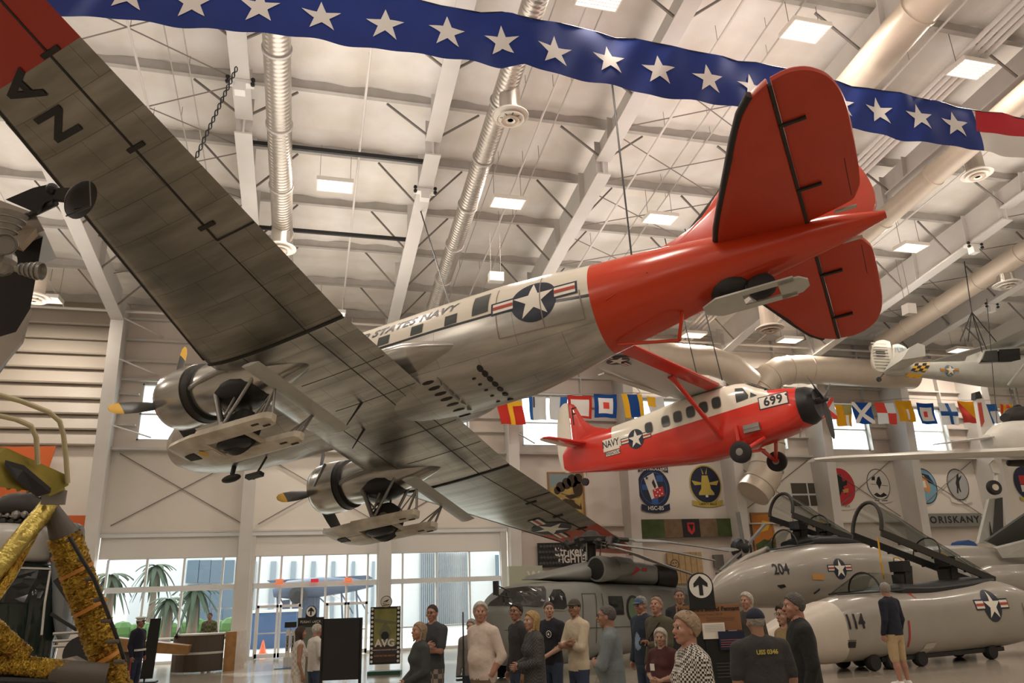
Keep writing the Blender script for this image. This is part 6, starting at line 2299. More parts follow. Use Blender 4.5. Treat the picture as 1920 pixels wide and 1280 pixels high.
# ------------------------------------------------------------------ people
def surfnet(fn, lo, hi, res):
    """naive surface nets over a signed distance function"""
    n = [max(3, int((hi[i] - lo[i]) / res) + 1) for i in range(3)]
    ax = [lo[i] + res * np.arange(n[i]) for i in range(3)]
    X, Y, Z = np.meshgrid(ax[0], ax[1], ax[2], indexing='ij')
    D = fn(X, Y, Z)
    inside = D < 0
    c = [D[i:n[0] - 1 + i, j:n[1] - 1 + j, k:n[2] - 1 + k] for i in (0, 1) for j in (0, 1) for k in (0, 1)]
    s_ = [q < 0 for q in c]
    cnt = sum(q.astype(int) for q in s_)
    act = (cnt > 0) & (cnt < 8)
    acc = np.zeros(act.shape + (3,))
    num = np.zeros(act.shape)
    offs = [(i, j, k) for i in (0, 1) for j in (0, 1) for k in (0, 1)]
    for a in range(8):
        for b_ in range(a + 1, 8):
            d_ = [offs[b_][t] - offs[a][t] for t in range(3)]
            if sum(abs(q) for q in d_) != 1:
                continue
            m = s_[a] != s_[b_]
            den = c[a] - c[b_]
            t = np.where(m, c[a] / np.where(np.abs(den) < 1e-12, 1e-12, den), 0)
            for q in range(3):
                acc[..., q] += np.where(m, offs[a][q] + t * d_[q], 0)
            num += m
    idx = -np.ones(act.shape, int)
    ii = np.argwhere(act)
    idx[act] = np.arange(len(ii))
    V = (ii + acc[act] / num[act][:, None]) * res + np.array(lo)
    F = []
    for axis in range(3):
        sl0 = [slice(None)] * 3
        sl1 = [slice(None)] * 3
        sl0[axis] = slice(0, n[axis] - 1)
        sl1[axis] = slice(1, n[axis])
        a_, b_ = inside[tuple(sl0)], inside[tuple(sl1)]
        o1, o2 = [q for q in range(3) if q != axis]
        e = np.argwhere(a_ != b_)
        ok = (e[:, o1] > 0) & (e[:, o2] > 0) & (e[:, o1] < n[o1] - 1) & (e[:, o2] < n[o2] - 1)
        e = e[ok]
        sgn = a_[tuple(e.T)]

        def cell(d1, d2):
            q = e.copy()
            q[:, o1] -= d1
            q[:, o2] -= d2
            return idx[tuple(q.T)]
        q4 = np.stack([cell(1, 1), cell(0, 1), cell(0, 0), cell(1, 0)], 1)
        flip = sgn if axis != 1 else ~sgn
        q4 = np.where(flip[:, None], q4, q4[:, ::-1])
        F.append(q4)
    return V, np.concatenate(F)


def smin(a, b_, k):
    if k <= 0:
        return np.minimum(a, b_)
    h = np.clip(0.5 + 0.5 * (b_ - a) / k, 0, 1)
    return b_ + (a - b_) * h - k * h * (1 - h)


class Prims:
    def __init__(s):
        s.p = []

    def cone(s, a, b_, r1, r2, lab, k=.03, sx=1.0, sy=1.0):
        s.p.append(('c', np.array(a, float), np.array(b_, float), r1, r2, lab, k, sx, sy))

    def ell(s, c, r_, lab, k=.02):
        s.p.append(('e', np.array(c, float), np.array(r_, float), 0, 0, lab, k, 1, 1))

    def dist(s, q, X, Y, Z):
        if q[0] == 'e':
            c, r_ = q[1], q[2]
            x, y, z = (X - c[0]) / r_[0], (Y - c[1]) / r_[1], (Z - c[2]) / r_[2]
            k0 = np.sqrt(x * x + y * y + z * z)
            k1 = np.sqrt((x / r_[0]) ** 2 + (y / r_[1]) ** 2 + (z / r_[2]) ** 2) + 1e-9
            return k0 * (k0 - 1) / k1
        _, a, b_, r1, r2, lab, k, sx, sy = q
        ab = b_ - a
        pa = (X - a[0], Y - a[1], Z - a[2])
        t = np.clip((pa[0] * ab[0] + pa[1] * ab[1] + pa[2] * ab[2]) / (ab @ ab + 1e-12), 0, 1)
        dx, dy, dz_ = (pa[0] - t * ab[0]) / sx, (pa[1] - t * ab[1]) / sy, pa[2] - t * ab[2]
        return (np.sqrt(dx * dx + dy * dy + dz_ * dz_) - (r1 + (r2 - r1) * t)) * min(sx, sy, 1.0)

    def field(s, X, Y, Z):
        D = None
        for q in s.p:
            d_ = s.dist(q, X, Y, Z)
            D = d_ if D is None else smin(D, d_, q[6])
        return D

    def labels(s, V):
        best = None
        lab = None
        for q in s.p:
            d_ = s.dist(q, V[:, 0], V[:, 1], V[:, 2])
            if best is None:
                best, lab = d_, np.full(len(V), q[5])
            else:
                m = d_ < best
                best = np.where(m, d_, best)
                lab = np.where(m, q[5], lab)
        return lab

    def mesh(s, lo, hi, res):
        V, F = surfnet(s.field, lo, hi, res)
        cen = V[F].mean(1)
        return V, F, s.labels(cen)


SKIN = {}


def skinmat(key):
    cols = {'fair': (0.46, 0.27, 0.19), 'tan': (0.34, 0.18, 0.115), 'dark': (0.20, 0.10, 0.065), 'red': (0.42, 0.215, 0.15)}
    return mat('skin ' + key, cols[key], 0.5, noise=0.08, nscale=30)


HAIRC = {'brown': (0.05, 0.028, 0.018), 'black': (0.012, 0.010, 0.010), 'grey': (0.36, 0.33, 0.29), 'white': (0.62, 0.58, 0.50), 'blond': (0.55, 0.36, 0.14), 'sandy': (0.38, 0.27, 0.17), 'dkgrey': (0.10, 0.09, 0.08)}


def hairmat(k):
    return mat('hair ' + k, HAIRC[k], 0.5, noise=0.4, nscale=35, bump=0.6, bscale=60)


def cloth(name, col, **kw):
    kw.setdefault('noise', 0.12)
    kw.setdefault('nscale', 9)
    kw.setdefault('bump', 0.45)
    kw.setdefault('bscale', 9)
    return mat(name, col, 0.85, **kw)


def checkmat(name, c1, c2, scale, third=None):
    if name in MATS:
        return MATS[name]
    m = mat(name, c1, 0.85)
    nt = m.node_tree
    tc = nt.nodes.new('ShaderNodeTexCoord')
    mp = nt.nodes.new('ShaderNodeMapping')
    mp.inputs['Rotation'].default_value = (0.0, 0.0, 0.78)
    ck_ = nt.nodes.new('ShaderNodeTexChecker')
    ck_.inputs['Scale'].default_value = scale
    ck_.inputs['Color1'].default_value = (*c1, 1)
    ck_.inputs['Color2'].default_value = (*c2, 1)
    nt.links.new(tc.outputs['Object'], mp.inputs['Vector'])
    nt.links.new(mp.outputs[0], ck_.inputs['Vector'])
    nt.links.new(ck_.outputs['Color'], nt.nodes['Principled BSDF'].inputs['Base Color'])
    return m


M_eye = mat('eye white', (.75, .72, .68), .3)
M_iris = mat('iris dark', (.03, .02, .015), .2)
M_lip = mat('lip', (.38, .13, .10), .5)
M_shoe_w = mat('white shoe leather', (.78, .76, .72), .6)
M_shoe_k = mat('black shoe leather', (.02, .02, .02), .4)
M_spec = mat('spectacle frame', (.03, .03, .03), .3)
FWh = Vector((FW.x, FW.y, 0)).normalized()
RTh = Vector((RT.x, RT.y, 0)).normalized()


def rotm(yaw, pitch):
    return np.array(Matrix.Rotation(yaw, 3, 'Z') @ Matrix.Rotation(pitch, 3, 'X'))


def person(px, ytop, s_, heading, label, top, bottom, skin='fair', hair='grey', style='short', arms=('down', 'down'), sleeve='long', top_hem=.86, coat=1.0, belly=1.0,
           shorts=False, shoes=None, look=(0, 0), glasses=None, female=False, cap=None, inner=None, lean=0.0, H=None, hands=True, extra=None, z0=0.0, width=1.0, seat=False, group=None):
    d_ = 1400.0 / s_
    base = CAM + ray(px, 1120) * d_
    ztop = (CAM + ray(px, ytop) * d_).z
    Hh = H or (ztop - z0)
    pos = Vector((base.x, base.y, z0))
    a = R(heading)
    fdir = (-FWh) * math.cos(a) + (-RTh) * math.sin(a)
    rz = math.atan2(fdir.y, fdir.x) - PI / 2
    root = thing('person', label, 'person', pos, rz, group)
    sc = Hh / 1.75
    smats = [skinmat(skin), top, bottom, shoes or M_shoe_k, inner or top, M_eye, M_iris, M_lip, hairmat(hair if style != 'bald' else 'grey')]
    w = width
    P_ = Prims()
    tk = .012 if coat > 1 else 0
    sh = .165 * w if female else .185 * w
    lab_t = 1
    # torso
    P_.cone((0, -.005, .98), (0, .0, 1.12), .150 * belly + tk, .150 * belly + tk, 2 if top_hem > 1.0 else 1, .05, sx=1.05 * w, sy=.78)
    P_.cone((0, 0, 1.12), (0, 0, 1.32), .150 * belly + tk, .168 + tk, 1, .05, sx=1.05 * w, sy=.74)
    P_.cone((0, -.005, 1.30), (0, -.01, 1.40), .160 + tk, .125, 1, .05, sx=1.1 * w, sy=.68)
    P_.cone((-sh + .03, -.01, 1.415), (sh - .03, -.01, 1.415), .062 + tk * .5, .062 + tk * .5, 1, .05)
    if belly > 1.05:
        P_.ell((0, .055, 1.10), (.145 * belly, .125 * belly, .15), 1, .05)
    if female:
        P_.ell((-.07, .095, 1.27), (.065, .06, .065), 1, .04)
        P_.ell((.07, .095, 1.27), (.065, .06, .065), 1, .04)
    if top_hem < .98:
        P_.cone((0, 0, 1.08), (0, 0, top_hem + .02), .150 * belly + tk, .162 * belly * (coat if coat > 1 else 1.0) + tk, 1, .03, sx=1.08 * w, sy=.80)
    P_.cone((0, -.01, .93), (0, -.01, .95), .145 * max(1, belly * .95), .145 * max(1, belly * .95), 2, .03, sx=1.08 * w, sy=.78)
    # collar and inner shirt wedge
    if inner is not None:
        P_.cone((0, .085, 1.40), (0, .118, 1.08), .045, .055, 4, .0, sx=1.0, sy=.6)
    # legs
    for sg in (-1, 1):
        hip, knee, ank = (sg * .088 * w, 0, .90), (sg * .10, .015, .50), (sg * .105, -.03, .09)
        if seat:
            knee, ank = (sg * .10, .42, .55), (sg * .105, .45, .10)
        P_.cone(hip, knee, .100, .070 if not shorts else .085, 2, .02)
        if shorts:
            P_.cone((sg * .10, .015, .52), (sg * .10, .01, .46), .082, .078, 2, .0)
            P_.cone(knee, (sg * .103, -.01, .32), .052, .056, 0, .01)
            P_.cone((sg * .103, -.01, .32), ank, .056, .036, 0, .02)
        else:
            P_.cone(knee, ank, .068, .058, 2, .02)
        P_.cone((ank[0], ank[1] + .0, .055), (ank[0] * 1.15, ank[1] + .15, .04), .048, .038, 3, .02)
        P_.cone((ank[0], ank[1] - .03, .045), (ank[0], ank[1] + .02, .08), .042, .042, 3, .02)
    # neck
    P_.cone((0, -.01, 1.40), (0, .012, 1.53), .058, .053, 0, .015)
    P_.cone((0, -.018, 1.435), (0, -.012, 1.465), .072, .064, 1, .004)
    hands_l = []
    for sg, mode in zip((-1, 1), arms):
        S_ = np.array((sg * sh * 1.02, -.01, 1.40))
        E, Wr, hd = {
            'down': ((sg * (sh + .055), -.03, 1.11), (sg * (sh + .06), .05, .87), (sg * .0, .15, -1)),
            'pocket': ((sg * (sh + .085), -.07, 1.13), (sg * (sh + .01), .035, .93), (-sg * .3, .2, -1)),
            'crossed': ((sg * (sh + .05), .09, 1.13), (-sg * .07, .20, 1.17 + sg * .025), (-sg * 1, .1, .1)),
            'clasp': ((sg * (sh + .06), .0, 1.12), (sg * .055, .22, .98), (-sg * .8, .5, -.3)),
            'clasphigh': ((sg * (sh + .06), .02, 1.13), (sg * .06, .24, 1.08), (-sg * .8, .4, -.1)),
            'camera': ((sg * (sh + .04), .06, 1.14), (sg * .07, .26, 1.13), (-sg * .5, .6, .4)),
            'behind': ((sg * (sh + .06), -.10, 1.13), (sg * .08, -.20, .95), (-sg * .8, .1, -.4)),
        }[mode]
        E, Wr = np.array(E, float), np.array(Wr, float)
        sl = {'none': 0, 'short': .75, 'elbow': 1.25, 'long': 1.93}[sleeve]
        r0, r1, r2 = (.052, .042, .030) if not female else (.046, .037, .026)
        ex = .012 + tk * .6
        P_.cone(S_, E, r0, r1, 0, .02)
        P_.cone(E, Wr, r1, r2, 0, .02)
        if sl > 0:
            t = min(sl, 1)
            P_.cone(S_, S_ + (E - S_) * t, r0 + ex + .008, r0 + (r1 - r0) * t + ex + (.012 if sl < 1 else 0), 1, .025)
        if sl > 1:
            t = sl - 1
            P_.cone(E, E + (Wr - E) * t, r1 + ex, r1 + (r2 - r1) * t + ex + .002, 1, .02)
        hands_l.append((sg, Wr, np.array(hd, float), mode))
    ext = .36 if not seat else .6
    lowz = 0.0
    V, F, Lb = P_.mesh((-.42, -.34, lowz), (.42, ext + .06, 1.60), .0175)
    cz_ = V[F].mean(1)
    Lb = np.where((Lb == 2) & (cz_[:, 2] > top_hem + .01) & (np.abs(cz_[:, 0]) < .26), 1, Lb)
    Lb = np.where((Lb == 1) & (cz_[:, 2] < top_hem - .015) & (np.abs(cz_[:, 0]) < .19), 2, Lb)
    Vs, Fs, Ls = [V], [F], [Lb]
    # head
    Q = Prims()
    Q.ell((0, -.008, .022), (.074, .093, .093), 0)
    Q.ell((0, .018, -.038), (.058, .070, .070), 0, .03)
    Q.ell((0, .055, -.088), (.026, .024, .020), 0, .03)
    Q.cone((0, .082, .015), (0, .108, -.022), .008, .013, 0, .012)
    Q.ell((0, .100, -.026), (.018, .012, .010), 0, .008)
    Q.cone((-.035, .078, .030), (.035, .078, .030), .012, .012, 0, .02)
    for sg in (-1, 1):
        Q.ell((sg * .045, .062, -.022), (.022, .020, .020), 0, .02)
        Q.ell((sg * .031, .078, .010), (.010, .008, .0055), 5, .003)
        Q.ell((sg * .031, .084, .010), (.0075, .005, .0065), 6, .0)
        Q.cone((sg * .016, .090, .032), (sg * .046, .080, .033), .0045, .004, 8, .002)
        Q.ell((sg * .076, -.005, -.008), (.010, .020, .032), 0, .008)
    Q.ell((0, .092, -.056), (.024, .010, .0045), 7, .003)
    Q.ell((0, .090, -.065), (.020, .010, .005), 7, .003)
    Q.cone((0, -.03, -.05), (0, -.035, -.13), .054, .056, 0, .02)
    V2, F2, L2 = Q.mesh((-.11, -.13, -.14), (.11, .14, .14), .0075)
    Rm = rotm(R(look[0]), R(look[1]))
    hc = np.array((0, .022, 1.628))
    V2 = V2 @ Rm.T + hc
    Vs.append(V2)
    Fs.append(F2)
    Ls.append(L2)
    # hands: palm, four unequal fingers, thumb
    if hands:
        for sg, Wr, hd, mode in hands_l:
            if mode == 'pocket':
                continue
            hd = hd / np.linalg.norm(hd)
            nrm = np.array((sg * 1.0, 0.0, 0.0)) if mode == 'down' else np.array((0, -1.0, .0)) if mode in ('clasp', 'clasphigh', 'camera') else np.array((0, 1.0, 0))
            nrm = nrm - hd * (nrm @ hd)
            nrm /= np.linalg.norm(nrm)
            sd = np.cross(hd, nrm)
            G = Prims()
            o_ = Wr
            G.cone(o_ - hd * .02, o_ + hd * .02, .027, .027, 0, .01)
            G.cone(o_ + hd * .02 - sd * .016, o_ + hd * .075 - sd * .022, .020, .018, 0, .015)
            G.cone(o_ + hd * .02 + sd * .016, o_ + hd * .075 + sd * .022, .020, .018, 0, .015)
            curl = -nrm if mode != 'down' else -nrm
            for fi, (off, ln) in enumerate(((-.030, .062), (-.010, .074), (.010, .070), (.029, .052))):
                k0 = o_ + hd * .078 + sd * off
                k1 = k0 + (hd * .86 + curl * .4) * ln * .55
                k2 = k1 + (hd * .5 + curl * .85) * ln * .5
                G.cone(k0, k1, .0095, .0088, 0, .004)
                G.cone(k1, k2, .0088, .0075, 0, .004)
            t0 = o_ + hd * .025 - sd * .028
            t1 = t0 + hd * .030 - sd * .024 + curl * .012
            t2 = t1 + hd * .030 - sd * .004 + curl * .012
            G.cone(t0, t1, .0125, .0105, 0, .006)
            G.cone(t1, t2, .0105, .0085, 0, .004)
            cc = o_ + hd * .07
            V3, F3, L3 = G.mesh(tuple(cc - .125), tuple(cc + .125), .0075)
            Vs.append(V3)
            Fs.append(F3)
            Ls.append(L3)
    off = 0
    AV, AF, AL = [], [], []
    for v_, f_, l_ in zip(Vs, Fs, Ls):
        AV.append(v_)
        AF.append(f_ + off)
        AL.append(l_)
        off += len(v_)
    AV, AF, AL = np.concatenate(AV) * sc, np.concatenate(AF), np.concatenate(AL)
    if lean:
        AV[:, 1] += lean * np.clip(AV[:, 2] - .9 * sc, 0, None)
    me = bpy.data.meshes.new('body')
    me.from_pydata(AV.tolist(), [], AF.tolist())
    for m_ in smats:
        me.materials.append(m_)
    me.polygons.foreach_set('material_index', AL.astype(int).tolist())
    me.polygons.foreach_set('use_smooth', [True] * len(me.polygons))
    bo = bpy.data.objects.new('body', me)
    COL.objects.link(bo)
    bo.parent = root

    def child(V_, F_, name, m_, smooth=True):
        V_ = (V_ @ Rm.T + hc) * sc
        if lean:
            V_[:, 1] += lean * np.clip(V_[:, 2] - .9 * sc, 0, None)
        me_ = bpy.data.meshes.new(name)
        me_.from_pydata(V_.tolist(), [], F_.tolist() if hasattr(F_, 'tolist') else F_)
        me_.materials.append(m_)
        me_.polygons.foreach_set('use_smooth', [smooth] * len(me_.polygons))
        o_ = bpy.data.objects.new(name, me_)
        COL.objects.link(o_)
        o_.parent = root
        return o_
    # hair
    if style != 'bald':
        off_h = {'crew': .006, 'short': .014, 'bob': .020, 'long': .016, 'full': .022, 'pixie': .024, 'curly': .030}[style]

        def hf_(X, Y, Z):
            e = Prims()
            e.ell((0, -.012, .028), (.076 + off_h, .095 + off_h, .093 + off_h), 0)
            d0 = e.field(X, Y, Z)
            cut = (Y - (.035 + .85 * (Z - .035))) * .75
            low = -.055 + np.maximum(0, Y + .05) * (1.1 if style in ('crew', 'short', 'pixie', 'full') else 0) - Z
            d0 = np.maximum(np.maximum(d0, cut), low if style in ('crew', 'short', 'pixie', 'full') else -.085 - Z)
            if style in ('bob', 'long', 'full', 'curly'):
                g = Prims()
                bot = {'bob': -.11, 'long': -.26, 'full': -.10, 'curly': -.12}[style]
                g.cone((0, -.045, .03), (0, -.055, bot if female else -.05), .088, .075 if style != 'long' else .06, 0, 0, sx=1.03 if female else 1.0, sy=.85)
                d1 = np.maximum(g.field(X, Y, Z), (Y - (.012 if style != 'curly' else .03)))
                d0 = smin(d0, d1, .02)
                # side locks
                for sg in ((-1, 1) if female else ()):
                    g = Prims()
                    g.cone((sg * .078, .0, .02), (sg * .078, .012, max(bot, -.12)), .016, .014, 0, 0)
                    d0 = smin(d0, g.field(X, Y, Z), .015)
            if style == 'curly':
                d0 = d0 + .006 * np.sin(X * 130) * np.sin(Y * 140) * np.sin(Z * 120)
            return d0 + .0018 * np.sin(X * 210 + Z * 60) * np.sin(Y * 190)
        lo_ = -.32 if style == 'long' else -.16
        V4, F4 = surfnet(hf_, (-.15, -.16, lo_), (.15, .13, .17), .0085)
        child(V4, F4, 'hair', hairmat(hair))
    else:
        def hf2(X, Y, Z):
            e = Prims()
            e.ell((0, -.012, .0), (.081, .099, .075), 0)
            return np.maximum(np.maximum(e.field(X, Y, Z), Y - .0), np.maximum(Z - .035, -.05 - Z))
        V4, F4 = surfnet(hf2, (-.13, -.13, -.1), (.13, .06, .08), .008)
        child(V4, F4, 'hair', hairmat(hair))
    if cap:
        m_, kind = cap

        def cf_(X, Y, Z):
            e = Prims()
            e.ell((0, -.010, .035), (.088, .106, .098), 0)
            d0 = np.maximum(e.field(X, Y, Z), .036 - Z)
            b2 = Prims()
            if kind == 'cap':
                b2.ell((0, .095, .040), (.070, .085, .010), 0)
                d0 = smin(d0, b2.field(X, Y, Z), .008)
            elif kind == 'peaked':
                b2.ell((0, -.005, .115), (.120, .135, .032), 0)
                d0 = smin(d0, b2.field(X, Y, Z), .02)
            return d0
        V4, F4 = surfnet(cf_, (-.15, -.16, .0), (.15, .20, .18), .0075)
        co = child(V4, F4, 'cap', m_)
        if kind == 'peaked':
            def pf_(X, Y, Z):
                b2 = Prims()
                b2.ell((0, .085, .038), (.068, .065, .010), 0)
                b2.cone((-.05, .085, .05), (.05, .085, .05), .012, .012, 0, .01)
                return b2.field(X, Y, Z)
            V4, F4 = surfnet(pf_, (-.1, .0, .0), (.1, .17, .09), .0075)
            child(V4, F4, 'cap_peak', M_shoe_k)
    if glasses:
        mb = MB()
        for sg in (-1, 1):
            mb.tube([(sg * .031 + .021 * math.cos(t), .103, .010 + .016 * math.sin(t)) for t in [2 * PI * k / 10 for k in range(11)]], .0022, 5)
            mb.tube([(sg * .052, .100, .016), (sg * .080, .02, .012)], .0022, 5)
            if glasses == 'sun':
                mb.disc((sg * .031, .104, .010), (0, 1, 0), .020, 10)
        mb.tube([(-.010, .104, .014), (.010, .104, .014)], .002, 5)
        V5 = np.array([tuple(v) for v in mb.v])
        if glasses == 'top':
            V5 = V5 @ np.array(Matrix.Rotation(R(50), 3, 'X')).T + np.array((0, -.055, .055))
        child(V5, mb.f, 'glasses', M_spec, False)
    if extra:
        extra(root, sc)
    return root


_n = lambda nm, c: cloth(nm, c)
M_jeans = cloth('blue denim', (.035, .055, .10))
M_khaki = cloth('khaki cotton', (.20, .145, .09))
M_ltkhaki = cloth('light khaki cotton', (.50, .37, .21))
M_black_c = cloth('black cloth', (.014, .014, .016))


def badge(root, sc):
    MB().box((.06 * sc, .150 * sc, 1.20 * sc), (.13 * sc, .158 * sc, 1.29 * sc)).obj('name_badge', M_white, root)


def chest_logo(root, sc):
    d_ = Decal(lambda u, v, h: (u * sc - .08 * sc, .150 * sc + h, v * sc + 1.29 * sc), None, .003)
    d_.poly(circle2(.052, 24)[::-1], M_white)
    d_.poly(circle2(.042, 24)[::-1], M_black_c)
    d_.poly([(-.02, -.02), (.025, -.01), (.0, .028)][::-1], M_white)
    d_.obj('shirt_logo', root, 'white round emblem on the chest')


def camera_x(root, sc):
    mb = MB().box((-.07 * sc, .25 * sc, 1.12 * sc), (.07 * sc, .31 * sc, 1.21 * sc)).lathe((0, .31 * sc, 1.165 * sc), (0, 1, 0), [(0, .035), (.06, .033)], 14)
    mb.obj('camera', M_black, root)


def marine_x(root, sc):
    mb = MB()
    mb.prism([(-.245 * sc, .0, z * sc) for z in (0,)] and [(-.262 * sc, -.04 * sc, 1.30 * sc), (-.262 * sc, .05 * sc, 1.30 * sc), (-.262 * sc, .05 * sc, 1.22 * sc), (-.262 * sc, .0, 1.18 * sc), (-.262 * sc, -.04 * sc, 1.22 * sc)], (.012, 0, 0))
    mb.obj('rank_patch', M_yel, root)
    MB().box((-.165 * sc, -.13 * sc, .985 * sc), (.165 * sc, .135 * sc, 1.03 * sc)).obj('belt', M_white, root)
    for sg in (-1, 1):
        MB().box((sg * .185 * sc - .006, -.01, .1 * sc), (sg * .185 * sc + .006, .02, .85 * sc)).obj('trouser_stripe', M_ins_r, root)


def strap_x(root, sc):
    mb = MB().tube([(-.12 * sc, .10 * sc, 1.42 * sc), (.05 * sc, .18 * sc, 1.2 * sc), (.1 * sc, .2 * sc, 1.1 * sc)], .008, 6)
    mb.obj('camera_strap', M_black, root)
    camera_x(root, sc)


def backprint(root, sc):
    d_ = Decal(lambda u, v, h: (u * sc, -.152 * sc - h, v * sc + 1.37 * sc), None, .003)
    d_.text('USS 0346', 0, 0, .055, mat('yellow print', (.5, .4, .08), .6), bold=.002)
    d_.obj('back_lettering', root)


person(268, 1157, 81, -80, 'person in dark blue dress uniform with white peaked cap standing by the black easel', cloth('midnight uniform', (.012, .013, .028)), cloth('uniform trousers', (.02, .03, .07)), 'tan', 'brown', 'crew', ('down', 'down'), 'long', .84, cap=(mat('cap white', (.75, .73, .70), .7), 'peaked'), extra=marine_x)
person(397, 1167, 59, 0, 'person in camouflage sitting behind the curved reception desk', checkmat('camouflage', (.16, .15, .08), (.07, .08, .04), 14), M_khaki, 'tan', 'brown', 'crew', ('clasp', 'clasp'), 'long', .9, H=1.60)
person(566, 1174, 112, -115, 'person with long dark hair in a white patterned sleeveless top beside the black board', checkmat('white floral cloth', (.62, .58, .52), (.45, .42, .38), 22), cloth('white trousers', (.68, .62, .54)), 'tan', 'brown', 'long', ('down', 'down'), 'none', .85, female=True)
person(596, 1169, 108, -130, 'white-haired person in a white printed T-shirt looking at the panel', cloth('white t-shirt', (.70, .67, .62)), M_jeans, 'red', 'white', 'short', ('down', 'clasp'), 'short', .88)
person(812, 1133, 128, 38, 'bespectacled person in a dark polo and plaid shorts, arms crossed, behind the woman in grey', cloth('charcoal polo', (.045, .05, .06)), checkmat('plaid cloth', (.30, .24, .20), (.08, .07, .07), 16), 'red', 'brown', 'crew', ('crossed', 'crossed'), 'short', .88, glasses='clear', look=(20, 0), shorts=True)
person(788, 1166, 148, 65, 'grey-blond ponytailed person in a dark green-grey hooded jacket, hands clasped', cloth('dark grey green jacket', (.045, .052, .05)), M_black_c, 'red', 'sandy', 'long', ('clasp', 'clasp'), 'long', .84, coat=1.08, female=True, look=(15, 8))
person(903, 1129, 148, 48, 'broad grey-haired person in a white rolled-sleeve shirt, hands in khaki pockets', cloth('pinkish white shirt', (.66, .55, .48)), M_khaki, 'red', 'white', 'full', ('pocket', 'pocket'), 'elbow', .89, belly=1.10, look=(50, 6), width=1.08)
person(884, 1160, 125, 20, 'person in a grey shirt mostly hidden behind the white-shirted one', cloth('mid grey shirt', (.25, .23, .22)), M_jeans, 'fair', 'grey', 'short', ('down', 'down'), 'long', .88, hands=False)
person(969, 1130, 136, 66, 'dark-haired person with glasses in a charcoal sweater before the helicopter nose', cloth('charcoal sweater', (.035, .034, .036)), M_jeans, 'tan', 'black', 'short', ('down', 'down'), 'long', .86, glasses='clear', look=(35, 6))
person(1030, 1128, 123, 42, 'short-haired person in a black T-shirt with a white round emblem', cloth('black t-shirt', (.014, .015, .022)), M_jeans, 'fair', 'brown', 'crew', ('clasp', 'clasp'), 'short', .87, look=(45, 8), extra=chest_logo)
person(997, 1146, 148, 72, 'person with a blond bob in a dark tweed coat, hands folded', checkmat('tweed cloth', (.085, .085, .08), (.035, .036, .036), 52), cloth('grey slacks', (.10, .09, .085)), 'fair', 'blond', 'bob', ('clasphigh', 'clasphigh'), 'long', .72, coat=1.12, female=True, look=(15, 4))
person(1078, 1123, 134, 62, 'person in a cream shirt and olive cap, arms crossed', cloth('cream shirt', (.62, .52, .38)), M_jeans, 'tan', 'black', 'crew', ('crossed', 'crossed'), 'elbow', .84, cap=(cloth('olive cap', (.07, .06, .045)), 'cap'), look=(30, 4))
person(1138, 1134, 170, 100, 'person in sunglasses and a loose grey-blue shirt, side on, nearest the helicopter door', cloth('grey blue shirt', (.16, .19, .20)), cloth('grey trousers', (.12, .12, .12)), 'tan', 'dkgrey', 'crew', ('crossed', 'down'), 'elbow', .80, glasses='sun', belly=1.1, look=(0, 4), width=1.1)
person(1202, 1118, 128, 60, 'person in a blue cap, light blue shirt and navy jacket', cloth('navy jacket', (.02, .03, .05)), M_jeans, 'red', 'grey', 'short', ('down', 'down'), 'long', .84, coat=1.04, cap=(cloth('blue cap', (.06, .11, .18)), 'cap'), inner=cloth('sky blue shirt', (.22, .32, .45)), glasses='clear', look=(10, -4))
person(1231, 1119, 134, 58, 'person in an olive jacket with sunglasses on the head, holding a camera, looking up', cloth('olive jacket', (.085, .075, .045)), M_jeans, 'red', 'sandy', 'short', ('camera', 'down'), 'long', .86, coat=1.05, inner=cloth('dark red shirt', (.05, .015, .02)), glasses='top', look=(25, 18), extra=strap_x)
person(1275, 1102, 116, 32, 'tall person in a dark shirt standing behind the arrow sign', cloth('dark shirt', (.022, .022, .025)), M_black_c, 'tan', 'dkgrey', 'crew', ('down', 'down'), 'long', .88, look=(25, 0))
person(1233, 1177, 160, 42, 'white-blond person in a maroon shirt with a name badge, hands clasped', cloth('maroon shirt', (.075, .02, .02)), M_black_c, 'fair', 'white', 'bob', ('clasphigh', 'clasphigh'), 'short', .84, female=True, belly=1.15, look=(20, 0), extra=badge, width=1.1)
person(1400, 1111, 124, 60, 'white-haired person in a dark olive jacket behind the capped person', cloth('dark olive jacket', (.05, .047, .037)), M_khaki, 'red', 'white', 'full', ('down', 'down'), 'long', .86, look=(15, 4))
person(1468, 1133, 165, 70, 'dark curly-haired person with glasses and a tan top, partly behind the tall man in black', cloth('tan top', (.28, .19, .09)), M_black_c, 'fair', 'brown', 'curly', ('down', 'down'), 'long', .86, female=True, glasses='clear', look=(0, 2))
person(1490, 1112, 188, 100, 'tall person in a long black hooded jacket over a blue collar, side on', cloth('black rain jacket', (.012, .012, .013)), M_black_c, 'red', 'dkgrey', 'short', ('down', 'down'), 'long', .76, coat=1.12, inner=cloth('royal blue shirt', (.01, .05, .25)), look=(10, 0), width=1.08)
person(1284, 1148, 246, 80, 'grey-blond short-haired person in a black and white gingham shirt, nearest of all', checkmat('gingham', (.62, .58, .52), (.02, .02, .022), 62), M_black_c, 'red', 'sandy', 'pixie', ('down', 'down'), 'elbow', .80, female=True, belly=1.12, look=(10, 4), glasses='top', width=1.12)
person(1412, 1141, 205, 172, 'broad person in a charcoal polo and dark blue cap seen from behind', cloth('charcoal polo back', (.035, .034, .032)), M_ltkhaki, 'tan', 'grey', 'crew', ('down', 'down'), 'short', .90, belly=1.12, cap=(cloth('dark blue cap', (.012, .014, .035)), 'capb'), width=1.2, extra=backprint)
